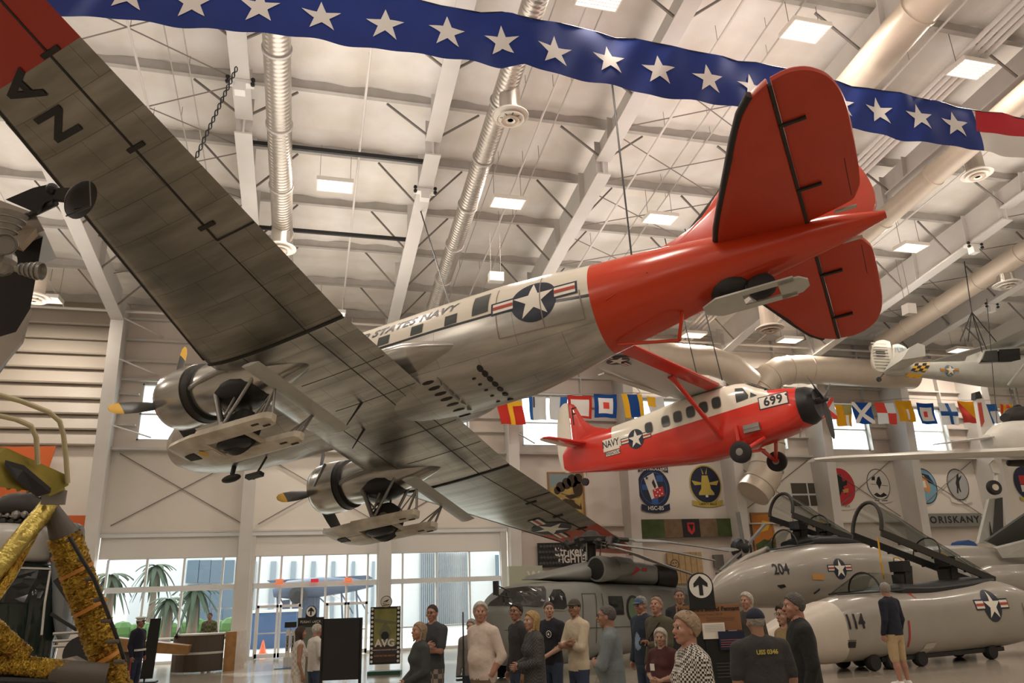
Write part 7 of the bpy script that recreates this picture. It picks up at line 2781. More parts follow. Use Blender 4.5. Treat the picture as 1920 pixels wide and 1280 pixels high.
person(1664, 1092, 100, 150, 'grey-haired person in a navy jacket, khaki shorts and white shoes before jet 114', cloth('navy windbreaker', (.010, .014, .028)), M_ltkhaki, 'red', 'grey', 'short', ('down', 'down'), 'long', .86, shorts=True, shoes=M_shoe_w, look=(-25, 0))
# ------------------------------------------------------------------ things on the wall, signs, desk, outdoors
def wxz(px, py, y=None):
    p = at_y(px, py, WY if y is None else y)
    return p.x, p.z


def wall_fn(y=None, th=.0):
    y = WY if y is None else y
    return lambda u, v, h: (u, y - .02 - th - h, v)


C_navy = mat('emblem navy', (.012, .018, .05), .6)
C_red = mat('emblem red', (.55, .03, .035), .6)
C_wht = mat('emblem white', (.75, .70, .64), .6)
C_gold = mat('emblem gold', (.55, .42, .08), .6)
C_blk = mat('emblem black', (.015, .015, .015), .6)
C_blue = mat('emblem blue', (.03, .10, .32), .6)
C_gry = mat('emblem grey', (.42, .41, .40), .6)
C_org = mat('emblem orange', (.65, .30, .10), .6)
C_lblue = mat('emblem light blue', (.18, .38, .50), .6)


def emblem(name, px, py, r, label, draw, sy=1.12):
    x, z = wxz(px, py)
    disc = MB().prism([(x + r * math.cos(a), WY - .005, z + r * sy * math.sin(a)) for a in [2 * PI * k / 40 for k in range(40)]], (0, -.03, 0))
    root = disc.obj(name, C_wht)
    tag(root, label, 'emblem', 'squadron emblems on the wall')
    d = Decal(lambda u, v, h: (x + u * r, WY - .036 - h, z + v * r), None, .003)
    draw(d)
    d.obj('painting', root)
    return root


def ribbon(y0, w, h, curve):
    top = [(-w + 2 * w * k / 12, y0 + h / 2 - curve * (1 - ((-1 + 2 * k / 12) ** 2))) for k in range(13)]
    return top + [(x, y - h) for x, y in top[::-1]]


def e1(d):
    d.poly(circle2(.98, 40, sy=1.12), C_navy)
    d.poly(circle2(.80, 40, sy=1.12), C_blue)
    d.poly(circle2(.76, 40, sy=1.12), C_navy)
    d.polys([rect2(-.7, -.1, -.35, .2), rect2(.2, .35, .6, .7), rect2(-.2, -.85, .2, -.5)], C_blue)
    d.poly([(-.55, .55), (.05, .85), (.38, -.35), (-.20, -.62)], C_wht)
    d.polys([[(-.10, -.1), (.55, .1), (.62, -.4), (-.02, -.58)]], C_red)
    d.polys([circle2(.045, 8, cx, cy) for cx, cy in ((.05, -.12), (.2, -.22), (.36, -.1), (.46, -.3), (.1, -.4), (.3, -.42))], C_wht)
    d.poly(star2(.12, -.38, .55), C_blk)
    d.poly([(-.1, .3), (.02, .5), (.15, .1), (.05, -.05)], C_blk)
    d.poly(ribbon(1.02, .95, .36, -.22), C_navy)
    d.text('HIGH ROLLERS', 0, 1.06, .27, C_wht, bold=.006)
    d.poly(ribbon(-1.02, .85, .34, .16), C_navy)
    d.text('HSC-85', 0, -1.1, .30, C_wht, bold=.006)


def e2(d):
    d.poly(circle2(1.0, 40, sy=1.1), C_gold)
    d.poly(circle2(.93, 40, sy=1.1), C_navy)
    d.poly([(-.18, .5), (.18, .5), (.26, .1), (.30, -.25), (.48, -.48), (.48, -.6), (-.48, -.6), (-.48, -.48), (-.30, -.25), (-.26, .1)], C_gold)
    d.polys([[(-.25, .1), (-.85, .22), (-.7, -.05), (-.3, -.02)], [(.25, .1), (.85, .22), (.7, -.05), (.3, -.02)], [(-.12, .55), (-.2, .95), (-.05, .6)], [(.12, .55), (.2, .95), (.05, .6)]], C_gold)
    d.polys([rect2(-.08, -.72, .08, -.6)], C_wht)
    d.poly(ribbon(-1.0, .95, .26, .14), C_gold)
    d.text('LIBERTY BELLS', 0, -1.1, .17, C_blk, bold=.004)


def e3(d):
    d.poly(circle2(1, 40, sy=1.12), C_red)
    d.poly([(-.2, .7), (.1, .75), (.2, .3), (.5, .4), (.45, .1), (.15, 0), (.3, -.5), (0, -.3), (-.3, -.7), (-.25, -.1), (-.6, .1), (-.3, .3)], C_blk)
    d.poly([(.05, -.2), (.5, -.1), (.45, -.35), (.1, -.4)], C_org)
    d.poly(ribbon(-1.15, .9, .24, .15), C_wht)
    d.text('ATTACK', 0, -1.2, .2, C_blk)


def e4(d):
    d.poly(circle2(1, 40, sy=1.15), C_blk)
    d.poly(circle2(.95, 40, sy=1.15), C_wht)
    d.polys([[(-.5, .5), (-.2, .62), (-.25, .3), (-.55, .3)], [(0, .5), (.2, .6), (.3, .1), (.1, -.2), (.0, -.4), (-.08, -.1), (-.2, .1)], [(-.6, -.75), (-.3, -.6), (.0, -.78), (.3, -.6), (.6, -.8), (.1, -.95), (-.3, -.92)]], C_blk)
    d.polys([[(-.7, .05), (.8, -.1), (.8, -.13), (-.7, .02)]], C_blk)
    d.poly(ribbon(-1.1, .9, .26, .15), C_wht)
    d.polys([rect2(-.6, -1.2, -.2, -1.14), rect2(0, -1.22, .5, -1.16)], C_blk)


def e5(d):
    d.poly(circle2(1, 40, sy=1.15), C_navy)
    d.poly(circle2(.94, 40, sy=1.15), C_lblue)
    d.poly([(-.1, .85), (.5, .7), (.85, .1), (.4, .2), (.2, .5)], C_navy)
    d.poly([(-.3, .6), (.1, .7), (.3, .3), (.45, -.2), (.2, -.5), (-.1, -.2), (-.3, .1)], C_org)
    d.poly([(-.2, .3), (.1, .35), (.15, -.1), (-.1, -.1)], C_wht)


def e6(d):
    d.poly(circle2(1, 40, sy=1.2), C_blk)
    d.poly(circle2(.94, 40, sy=1.2), C_gry)
    d.poly([(.1, .8), (.25, .85), (.2, .5), (.5, .7), (.45, .55), (.15, .2), (.1, -.2), (.15, -.6), (.02, -.55), (-.05, -.25), (-.15, -.7), (-.28, -.65), (-.18, -.2), (-.2, .1), (-.05, .4), (0, .6)], C_blk)
    d.poly(ribbon(-1.15, 1.0, .28, .2), C_wht)
    d.text('KNIGHTS', 0, -1.25, .2, C_blk)


def e7(d):
    d.poly(circle2(1, 40, sy=1.1), C_navy)
    d.polys([rect2(-.5, -.1, 0, .5), rect2(.05, -.6, .5, -.1)], C_red)
    d.polys([rect2(.05, 0, .5, .5), rect2(-.5, -.6, 0, -.15)], C_wht)
    d.poly(ribbon(-1.05, .8, .25, .1), C_gold)


emblem('emblem', 1225, 915, .76, 'round dark blue emblem reading HIGH ROLLERS and HSC-85 with card and dice', e1)
emblem('emblem', 1322, 908, .76, 'round dark emblem with a winged golden bell', e2, 1.1)
emblem('emblem', 1576, 912, .74, 'round red emblem with a black figure, half behind a column', e3)
emblem('emblem', 1646, 908, .62, 'round white emblem with black line drawing', e4, 1.15)
emblem('emblem', 1732, 911, .72, 'round blue emblem half hidden by a column', e5, 1.15)
emblem('emblem', 1795, 908, .62, 'round grey emblem with a leaping black animal', e6, 1.2)
emblem('emblem', 1922, 905, .72, 'round navy emblem with red and white quarters, cut by the right edge', e7, 1.1)


def board(name, label, cat, x0, y0, x1, y1, m, th=.05, frame=None, y=None):
    a, c = wxz(x0, y0, y), wxz(x1, y1, y)
    yy = WY if y is None else y
    root = thing(name, label, cat, (a[0], yy, c[1]))
    w_, h_ = c[0] - a[0], a[1] - c[1]
    MB().box((0, -th, 0), (w_, -.003, h_)).obj('panel', m, root)
    if frame:
        for p, q_ in (((0, -th - .02, 0), (w_, -th + .01, .07)), ((0, -th - .02, h_ - .07), (w_, -th + .01, h_)), ((0, -th - .02, .07), (.07, -th + .01, h_ - .07)), ((w_ - .07, -th - .02, .07), (w_, -th + .01, h_ - .07))):
            MB().box(p, q_).obj('frame', frame, root)
    return root, w_, h_, (lambda u, v, h: (u * w_, -th - .004 - h, v * h_)), (lambda u, v, h: (u, -th - .004 - h, v))


M_wood = mat('varnished wood', (.42, .22, .08), .4, noise=.3, nscale=5)
M_woodl = mat('light wood', (.50, .34, .17), .5, noise=.2, nscale=6)
M_sky = mat('painted sky', (.25, .33, .34), .7)
M_yell = mat('painted yellow cloud', (.58, .42, .14), .8, noise=.45, nscale=2.5)
M_smoke = mat('painted smoke', (.07, .045, .03), .8, noise=.3, nscale=4)
r_, w_, h_, fn, fm = board('wall_painting', 'framed painting of a helicopter before yellow clouds and dark smoke', 'painting', 1025, 885, 1098, 968, M_yell, frame=M_wood)
d = Decal(fn, None, .003)
d.poly([(.03, .97), (.97, .97), (.97, .85), (.5, .8), (.03, .62)], M_sky)
d.polys([circle2(.13, 14, .35, .66, .9), circle2(.13, 14, .52, .74), circle2(.15, 14, .68, .80), circle2(.14, 14, .82, .62, 1.3), circle2(.12, 14, .85, .85), circle2(.09, 14, .25, .58)], M_smoke)
d.polys([[(.25, .30), (.45, .40), (.7, .36), (.72, .30), (.85, .22), (.88, .32), (.9, .15), (.7, .18), (.5, .22), (.3, .2)], [(.45, .46), (.7, .50), (.8, .44), (.6, .38)], [(.35, .52), (.85, .42), (.85, .41), (.35, .51)]], M_smoke)
d.poly([(.1, .30), (.35, .42), (.4, .3), (.2, .22)], mat('painted pale grass', (.6, .52, .32), .8))
d.obj('picture', r_)
r_, w_, h_, fn, fm = board('mural_board', 'long wall board of green, brown and black camouflage panels', 'board', 1195, 974, 1392, 1005, C_blk, .06, y=WY - .14)
M_cg1 = mat('mural green', (.08, .12, .035), .7, noise=.4, nscale=3)
M_cg2 = mat('mural brown', (.24, .16, .09), .7, noise=.3, nscale=4)
for k, (a, c, m_) in enumerate(((0, .24, M_cg1), (.24, .41, M_cg2), (.41, .58, C_blk), (.58, .75, M_cg2), (.75, 1.0, M_cg1))):
    pts = [(w_ * a, -.09, 0), (w_ * c, -.09, 0), (w_ * c * (1.0 if k < 4 else 1.02), -.09, h_), (w_ * a, -.09, h_)]
    if k == 4:
        pts = [(w_ * a, -.09, 0), (w_ * 1.03, -.09, 0), (w_ * .98, -.09, h_), (w_ * a, -.09, h_)]
    MB().prism(pts, (0, .04, 0)).obj('mural_panel', m_, r_)
d = Decal(lambda u, v, h: (u * w_, -.092 - h, v * h_), None, .003)
d.poly([(.46, .8), (.53, .8), (.53, .35), (.495, .12), (.46, .35)], C_red)
d.poly([(.47, .7), (.52, .7), (.50, .3)], C_blk)
d.obj('mural_print', r_)
r_, w_, h_, fn, fm = board('orange_picture', 'framed orange and green sunset picture beside the big elbow duct', 'painting', 1405, 961, 1456, 1035, mat('sunset orange', (.62, .22, .03), .7, noise=.3, nscale=1.5), frame=M_wood)
d = Decal(fn, None, .003)
d.poly([(.05, .05), (.95, .05), (.95, .25), (.5, .33), (.05, .2)], M_cg1)
d.poly([(.3, .5), (.7, .55), (.9, .75), (.5, .8)], mat('sunset yellow', (.75, .45, .05), .7))
d.obj('picture', r_)
r_, w_, h_, fn, fm = board('wood_plaque', 'light wooden plank plaque with a round smiling emblem', 'plaque', 1248, 1036, 1320, 1092, M_woodl, .04)
for k in range(6):
    MB().box((w_ * k / 6 + .012, -.075, 0), (w_ * (k + 1) / 6 - .012, -.04, h_ * (1 - .02 * (k % 2)))).obj('plank', M_woodl, r_)
d = Decal(lambda u, v, h: (u * w_, -.078 - h, v * h_), None, .003)
d.poly([(.2 + .12 * math.cos(a), .62 + .16 * math.sin(a)) for a in [2 * PI * k / 24 for k in range(24)]], C_blk)
d.poly([(.2 + .10 * math.cos(a), .62 + .135 * math.sin(a)) for a in [2 * PI * k / 24 for k in range(24)]], M_woodl)
d.polys([circle2(.02, 8, .16, .66), circle2(.02, 8, .24, .66), [(.13, .58), (.2, .53), (.27, .58), (.2, .56)]], C_blk)
d.obj('emblem_print', r_)
for (x0, y0, x1, y1, lab) in ((1335, 1040, 1356, 1063, 'upper of two small dark grey wall panels beside the wooden plaque'), (1341, 1073, 1356, 1090, 'lower of two small dark grey wall panels beside the wooden plaque')):
    board('wall_box', lab, 'panel', x0, y0, x1, y1, mat('slate grey', (.16, .15, .14), .5), .12)
r_, w_, h_, fn, fm = board('exhibit_sign', 'black exhibit board reading Strikers and FIGHTERS behind the rotor head', 'sign', 1007, 1018, 1112, 1061, C_blk, .06)
for k in range(28):
    u, v = .04 + .058 * (k % 7) + .02 * ((k // 7) % 2), .15 + .23 * (k // 7)
    MB().sphere((u * w_, -.06, v * h_), .075, 10, 6, (1, .5, 1)).obj('round_boss', M_dkp, r_)
d = Decal(fm, None, .003)
d.text('Strikers', w_ * .60, h_ * .62, .48, C_wht, bold=.01, sx=.9)
d.text('FIGHTERS', w_ * .68, h_ * .30, .40, C_wht, bold=.012, sx=.85)
d.obj('lettering', r_)
r_, w_, h_, fn, fm = board('ship_name_sign', 'grey sign reading ORISKANY between two wall columns', 'sign', 1728, 963, 1843, 986, mat('sign grey', (.22, .22, .20), .6), .06, y=WY - .14)
d = Decal(fm, None, .003)
d.text('ORISKANY', w_ * .52, h_ * .5, h_ * .72, C_blk, bold=.012, sx=1.15, spacing=1.25)
d.obj('lettering', r_)
r_, w_, h_, fn, fm = board('display_wall', 'pale greenish display wall with white letter W behind the helicopter nose', 'display', 950, 1062, 1020, 1228, mat('pale green board', (.48, .49, .38), .7), .3, y=27.6)
d = Decal(fm, None, .003)
d.text('WAR', w_ * .95, h_ * .88, .45, C_wht, bold=.01)
d.obj('lettering', r_)
# dark louvred panes high on the wall
x0, z0 = wxz(1487, 950)
x1, z1 = wxz(1543, 904)
w = structure(empty('window_30', (x0, WY, z0)))
for i in range(2):
    for j in range(2):
        MB().box(((x1 - x0) * .5 * i + .04, -.03, (z1 - z0) * .5 * j + .04), ((x1 - x0) * .5 * (i + 1) - .04, -.005, (z1 - z0) * .5 * (j + 1) - .04)).obj('pane', mat('dark smoked pane', (.09, .075, .055), .3), w)
MB().box((0, -.015, 0), (x1 - x0, -.0, z1 - z0)).obj('window_frame', M_frame, w)
# orange hangings at far left
M_orange = mat('orange cloth hanging', (.62, .13, .03), .8)
for (pts, lab) in ((((-30, 838), (105, 836), (70, 945), (-30, 948)), 'large orange wall banner at the left edge, above the lander porch'), (((112, 966), (168, 966), (160, 1062), (104, 1062)), 'smaller orange wall banner right of the lander strut')):
    P_ = [at_y(x, y, 28.6) for x, y in pts]
    o_ = MB().prism(P_, (0, .03, 0)).obj('wall_banner', M_orange)
    tag(o_, lab, 'banner')
# exit signs
for (x, y, w2, h2, m_, lab) in ((524, 1090, .26, .17, mat('orange exit sign', (.75, .16, .05), .4, emis=((1, .2, .06), .5)), 'orange lit exit sign over the left doors'),
                                (590, 1088, .27, .12, mat('red exit sign', (.6, .03, .05), .4, emis=((1, .05, .08), .3)), 'small red lit sign on the transom between the doors'),
                                (653, 1087, .26, .17, mat('orange exit sign', (1, 1, 1)), 'orange lit exit sign over the right doors')):
    p = at_y(x, y, 29.0)
    r_ = thing('exit_sign', lab, 'sign', p)
    MB().box((-w2 / 2, 0, -h2 / 2), (w2 / 2, .06, h2 / 2)).obj('housing', m_, r_)
    d = Decal(lambda u, v, h: (u, -.004 - h, v), None, .003)
    if w2 < .265:
        d.text('EXIT', 0, 0, .12, C_wht, bold=.002)
        d.obj('lettering', r_)

# ---- reception desk
p = at_z(320, 1262, 0)
q = at_z(415, 1258, 0)
dk = thing('reception_desk', 'curved dark brown reception desk with steel band and glass top', 'desk', p)
wid = (q - p).length
angd = math.atan2(q.y - p.y, q.x - p.x)
dk.rotation_euler = (0, 0, angd)
M_dbr = mat('dark brown laminate', (.095, .07, .055), .35)
H_ = at_d(330, 1190, (p - CAM).dot(FW)).z


def arc(t, off=0.0):
    a = -.5 + t
    return (wid * t, -.35 * (1 - 4 * (t - .5) ** 2) + off)


for (z0_, z1_, m_, nm, o2) in ((.03, H_ * .5 - .03, M_dbr, 'front_panel', 0), (H_ * .5 + .03, H_ - .04, M_dbr, 'front_panel', 0), (H_ * .5 - .03, H_ * .5 + .03, M_steel, 'steel_band', -.01), (H_ - .04, H_, M_steel, 'counter_top', -.03)):
    mb = MB()
    for k in range(10):
        a, b_ = arc(k / 10, o2), arc((k + 1) / 10, o2)
        mb.prism([(a[0], a[1], z0_), (b_[0], b_[1], z0_), (b_[0], .5 if nm == 'counter_top' else b_[1] + .06, z0_), (a[0], .5 if nm == 'counter_top' else a[1] + .06, z0_)], (0, 0, z1_ - z0_))
    mb.obj(nm, m_, dk)
MB().box((-.02, 0, 0), (.03, .9, H_ - .02)).obj('end_panel', M_steel, dk)
MB().box((wid + .05, -.05, 0), (wid + .38, .9, H_ + .02)).obj('wooden_end', M_wood, dk)
mo = thing('monitor', 'small dark monitor leaning on the reception desk', 'monitor', at_d(338, 1186, (p - CAM).dot(FW) + .3))
MB().bar((-.12, 0, -.12), (.0, 0, .16), .3, .02, up=(1, 0, 0)).obj('screen', M_black, mo)
MB().box((-.1, -.05, -.16), (.1, .1, -.13)).obj('foot', M_black, mo)
bp = at_z(222, 1275, 0) + Vector((-.35, 0, 0))
be = thing('wooden_ramp', 'orange wooden sloping counter behind the uniformed person', 'counter', bp)
MB().prism([(0, 0, .75), (2.0, 0, .55), (2.05, 0, .78), (0, 0, 1.1)], (0, .6, 0)).obj('counter_board', M_wood, be)
MB().box((.05, .1, 0), (.8, .5, .76)).obj('cabinet', M_dbr, be)
ep = at_z(249, 1285, 0)
ea = thing('black_easel', 'tall narrow black sign stand behind the uniformed person', 'sign', ep + Vector((.05, .5, 0)))
MB().prism([(0, 0, .1), (.3, 0, .1), (.36, 0, 1.55), (.1, 0, 1.55)], (0, .06, 0)).obj('black_panel', M_black, ea)
MB().bar((.1, .05, 0), (.1, .3, .9), .04).box((-.1, -.1, 0), (.4, .3, .03)).obj('stand_foot', M_black, ea)


def stand_board(name, label, cat, x0, ytop, x1, ybot, d_, m_, legs=True, th=.04):
    a, b_ = at_d(x0, ytop, d_), at_d(x1, ytop, d_)
    lo_ = at_d(x0, ybot, d_)
    root = thing(name, label, cat, (a.x, a.y, 0))
    rz = math.atan2(b_.y - a.y, b_.x - a.x)
    root.rotation_euler = (0, 0, rz)
    W_ = (Vector((b_.x, b_.y, 0)) - Vector((a.x, a.y, 0))).length
    MB().box((0, 0, lo_.z), (W_, th, a.z)).obj('board', m_, root)
    if legs:
        for x in (0.0, W_):
            MB().box((x - .02, 0, 0), (x + .02, .04, a.z)).box((x - .03, -.3, 0), (x + .03, .3, .03)).obj('leg', M_black, root)
    return root, W_, lo_.z, a.z


r_, W_, zl, zh = stand_board('black_board', 'tall blank black board on legs beside the white-haired person', 'board', 606, 1160, 677, 1272, 11.6, M_black)
r_, W_, zl, zh = stand_board('information_sign', 'dark exhibit panel with round arrow sign behind the long-haired person', 'sign', 561, 1158, 605, 1290, 13.3, mat('dark green print', (.035, .045, .035), .5, noise=.4, nscale=3))
d = Decal(lambda u, v, h: (u, -.004 - h, v), None, .003)
d.poly(rect2(0.01, zh - .12, W_ - .01, zh - .01), M_black)
d.text('FLIGHT DECK', W_ / 2, zh - .07, .06, C_wht)
d.poly(rect2(.02, zl + .1, W_ - .02, zh - .16), mat('pale print', (.20, .22, .18), .6, noise=.4, nscale=4))
d.obj('print', r_)


def arrow_disc(root, cx, cz, r, y=-.01, back=True):
    if back:
        MB().prism([(cx + r * 1.12 * math.cos(a), y, cz + r * 1.12 * math.sin(a)) for a in [PI * k / 16 for k in range(17)]] + [(cx - r * 1.12, y, cz - r * 1.9), (cx + r * 1.12, y, cz - r * 1.9)], (0, .04, 0)).obj('sign_back', M_black, root)
    d = Decal(lambda u, v, h: (cx + u * r, y - .004 - h, cz + v * r), None, .003)
    d.poly(circle2(1, 36), M_white)
    d.poly([(-.17, -.78), (.17, -.78), (.17, .1), (.62, -.12), (.62, .22), (0, .85), (-.62, .22), (-.62, -.12), (-.17, .1)], C_blk)
    d.obj('arrow', root)


arrow_disc(r_, W_ / 2, zh + .10, .085)
r_, W_, zl, zh = stand_board('poster_stand', 'tall yellow-green AVG aeroplane poster framed like a film strip', 'poster', 695, 1138, 751, 1243, 19.5, M_black, legs=False)
MB().box((-.03, -.12, 0), (W_ + .03, .2, .09)).obj('green_base', mat('dark green base', (.02, .08, .05), .5), r_)
d = Decal(lambda u, v, h: (u, -.004 - h, v), None, .003)
d.poly(rect2(.10, zl + .05, W_ - .10, zh - .05), mat('poster olive', (.30, .30, .09), .6, noise=.35, nscale=3))
d.poly(rect2(.10, zl + .05, W_ - .10, zl + .45), mat('poster dark', (.05, .035, .03), .6))
d.poly([(W_ * .3, zl + .75), (W_ * .5, zl + 1.05), (W_ * .72, zl + .75), (W_ * .6, zl + .5), (W_ * .4, zl + .5)], mat('poster grey', (.16, .16, .09), .6))
d.poly([(W_ * .15, zl + 1.1), (W_ * .9, zl + 1.0), (W_ * .9, zl + .95), (W_ * .15, zl + 1.02)], mat('poster grey', (1, 1, 1)))
d.poly(circle2(.10, 20, W_ * .5, zl + .68), C_blk)
d.text('AVG', W_ / 2, zl + .50, .24, C_wht, bold=.01, sx=1.05)
d.text('AMERICAN VOLUNTEER GROUP', W_ / 2, zl + .34, .045, C_wht)
d.text('NOW IN THE LIBRARY', W_ / 2, zl + .2, .055, C_org)
d.obj('print', r_)
d = Decal(lambda u, v, h: (u, -.006 - h, v), None, .003)
nn = 13
d.polys([circle2(.034, 10, x, zl + .07 + (zh - zl - .12) * k / (nn - 1)) for k in range(nn) for x in (.05, W_ - .05)], M_white)
d.obj('film_holes', r_)
c_ = (W_ * .52, zh + .12)
MB().prism([(c_[0] + .15 * math.cos(a), 0, c_[1] + .15 * math.sin(a)) for a in [2 * PI * k / 28 for k in range(28)]], (0, .03, 0)).bar((c_[0], .02, zh - .1), (c_[0], .02, c_[1]), .04).obj('round_sign', C_blk, r_)
d = Decal(lambda u, v, h: (c_[0] + u, -.004 - h, c_[1] + v), None, .003)
d.poly(circle2(.135, 28), M_white)
d.polys([[(-.09, .0), (.08, .07), (.03, .0)], [(-.10, -.03), (.09, -.02), (-.09, -.05)], [(-.09, -.07), (.09, -.06), (.09, -.08), (-.09, -.09)]], C_blk)
d.poly([(-.08, -.13), (.08, -.13), (.08, -.10), (-.08, -.10)], C_gold)
d.obj('sign_print', r_)
for (x, lab) in ((537, 'left of two slim white lettered stanchion signs by the doors'), (547, 'right of two slim white lettered stanchion signs by the doors')):
    r_, W_, zl, zh = stand_board('stanchion_sign', lab, 'sign', x, 1180, x + 7, 1230, 22.5, C_wht, legs=False)
    d = Decal(lambda u, v, h: (-(v - (zl + zh) / 2) * 0 + u, -.004 - h, v), None, .003)
    d.text('REMEMBER', W_ / 2, (zl + zh) / 2, .09, C_blk, rot=PI / 2, bold=.002)
    d.obj('lettering', r_)
    MB().box((-.02, -.08, 0), (W_ + .02, .15, zl)).obj('foot', M_steel, r_)
st = thing('black_stand_top', 'small black box on a post above the slim lettered signs', 'stand', (at_d(545, 1172, 22.3).x, at_d(545, 1172, 22.3).y, 0))
zz = at_d(545, 1172, 22.3).z
MB().bar((0, 0, 0), (0, 0, zz), .03).obj('post', M_steel, st)
MB().box((-.17, -.08, zz - .06), (.17, .08, zz + .1)).obj('box_top', M_black, st)
MB().box((-.4, -.2, 0), (.4, .2, .02)).obj('base_plate', mat('bluish base', (.12, .18, .28), .5), st)
po = at_d(868, 1147, 9.0)
pl_ = thing('slim_pole', 'slim black pole stand left of the broad white-shirted person', 'pole', (po.x, po.y, 0))
MB().tube([(0, 0, 0), (0, 0, po.z)], .012, 8, radii=[.018, .008]).obj('pole', M_black, pl_)
zz = at_d(868, 1268, 9.0).z
MB().box((-.09, -.03, zz - .02), (.0, .03, zz)).box((-.09, -.03, zz + .02), (.0, .03, zz + .04)).obj('clip', M_black, pl_)
MB().box((-.15, -.15, 0), (.15, .15, .03)).obj('base', M_black, pl_)
# the arrow sign and pennant exhibit
r_, W_, zl, zh = stand_board('pennant_exhibit', 'wooden Homeward Bound Pennant panel under a big white arrow sign', 'sign', 1268, 1136, 1386, 1184, 8.3, mat('warm wood print', (.30, .14, .065), .5, noise=.15, nscale=4), legs=False)
d = Decal(lambda u, v, h: (u, -.004 - h, v), None, .003)
d.text('Homeward Bound Pennant', W_ / 2, zh - .045, .062, C_blk, bold=.002)
d.text('USS Harry Truman CVN 75', W_ / 2, zh - .10, .026, C_blk)
d.polys([rect2(W_ * .45, zh - .135 - .014 * k, W_ * .9, zh - .138 - .014 * k) for k in range(3)], C_blk)
d.obj('print', r_)
pz = lambda x, y: (at_d(x, y, 8.3).z)
px0 = lambda x: W_ * (x - 1268) / 118.0
MB().box((px0(1312), -.03, pz(1330, 1196)), (px0(1353), .0, pz(1330, 1167))).obj('white_card', M_ins_w, r_)
d = Decal(lambda u, v, h: (u, -.034 - h, v), None, .002)
d.polys([rect2(px0(1315), pz(1330, 1171 + 3 * k), px0(1350), pz(1330, 1170.4 + 3 * k)) for k in range(5)], C_gry)
d.obj('card_print', r_)
MB().box((px0(1315), -.02, pz(1330, 1275)), (px0(1378), .04, pz(1330, 1184))).obj('black_lower_panel', M_black, r_)
MB().box((px0(1339), -.06, pz(1330, 1216)), (px0(1386), -.03, pz(1330, 1183))).obj('dark_photo', C_navy, r_)
d = Decal(lambda u, v, h: (u, -.064 - h, v), None, .002)
d.polys([rect2(px0(1341), pz(1330, 1199 + 4 * k), px0(1384), pz(1330, 1197.5 + 4 * k)) for k in range(4)], mat('dull pink', (.30, .10, .10), .6))
d.polys([rect2(px0(1328), pz(1330, 1240 + 6 * k), px0(1365), pz(1330, 1239 + 6 * k)) for k in range(5)], mat('dim print', (.10, .10, .11), .6))
d.obj('lettering_print', r_)
MB().box((px0(1300), .0, 0), (px0(1360), .05, zl)).obj('stand_leg', M_black, r_)
arrow_disc(r_, px0(1317), pz(1317, 1098), .128)
bt_ = at_y(1817, 1018, 28)
tag(MB().prism([(bt_.x - .5, 28, bt_.z - .12), (bt_.x + .45, 28, bt_.z - .12), (bt_.x + .3, 28, bt_.z + .05), (bt_.x, 28, bt_.z + .14), (bt_.x - .35, 28, bt_.z + .06)], (0, .6, 0)).box((bt_.x - .02, 28.2, 0), (bt_.x + .02, 28.3, bt_.z)).obj('parasol', mat('blue canvas', (.04, .10, .30), .8)), 'small blue canvas parasol beyond the raised canopies', 'parasol')

# ---- outdoors beyond the glass
M_pave = mat('sunlit paving', (.42, .40, .37), .9)
M_bldg = mat('pale outdoor wall', (.62, .62, .62), .9)
M_bldb = mat('bluish outdoor glazing', (.10, .14, .18), .5)
M_ribb = mat('ribbed outdoor wall', (.24, .27, .30), .8)
M_palmt = mat('palm trunk', (.16, .11, .08), .9)
M_palml = mat('palm leaves', (.055, .075, .045), .8)
structure(MB().box((-60, WY + .4, -.25), (70, 110, -.03)).obj('floor_outdoors', M_pave))


def wb(name, pts, y, m_, parent, th=.3):
    P_ = [at_y(x, y_, y) for x, y_ in pts]
    return MB().prism([(p.x, y, p.z) for p in P_], (0, th, 0)).obj(name, m_, parent)


b1 = thing('outdoor_building', 'pale building with bluish glazing seen through the left panes', 'building', (at_y(400, 1150, 60).x, 60, 0))
O1 = b1.location.copy()


def ob(x0, y0, x1, y1, y, m_, nm, par, O_, th=.3):
    a, c = at_y(x0, y0, y), at_y(x1, y1, y)
    return MB().box((a.x - O_.x, y - O_.y, max(0, c.z) - O_.z), (c.x - O_.x, y + th - O_.y, a.z - O_.z)).obj(nm, m_, par)


ob(180, 1020, 450, 1205, 60, M_bldg, 'wall', b1, O1)
for i in range(4):
    for j in range(3):
        ob(352 + i * 22, 1050 + j * 46, 371 + i * 22, 1092 + j * 46, 59.8, M_bldb, 'window', b1, O1, .1)
ob(222, 1040, 232, 1205, 58, M_frame, 'column', b1, O1)
b2 = thing('outdoor_shed', 'ribbed grey metal shed seen through the right panes', 'building', (at_y(860, 1150, 52).x, 52, 0))
O2 = b2.location.copy()
ob(745, 1010, 960, 1212, 52, M_bldg, 'wall', b2, O2)
for k in range(26):
    ob(788 + k * 3.6, 1035, 790 + k * 3.6, 1200, 51.85, M_ribb, 'wall_rib', b2, O2, .12)
ob(930, 1040, 940, 1200, 51.5, M_bldb, 'dark_window', b2, O2)
b3 = thing('outdoor_hangar', 'white hangar seen through the middle panes', 'building', (at_y(580, 1150, 64).x, 64, 0))
O3 = b3.location.copy()
ob(455, 1030, 745, 1200, 64, M_bldg, 'wall', b3, O3)
for k in range(7):
    ob(470 + 38 * k, 1052, 472 + 38 * k, 1190, 63.8, M_ribb, 'wall_joint', b3, O3, .1)


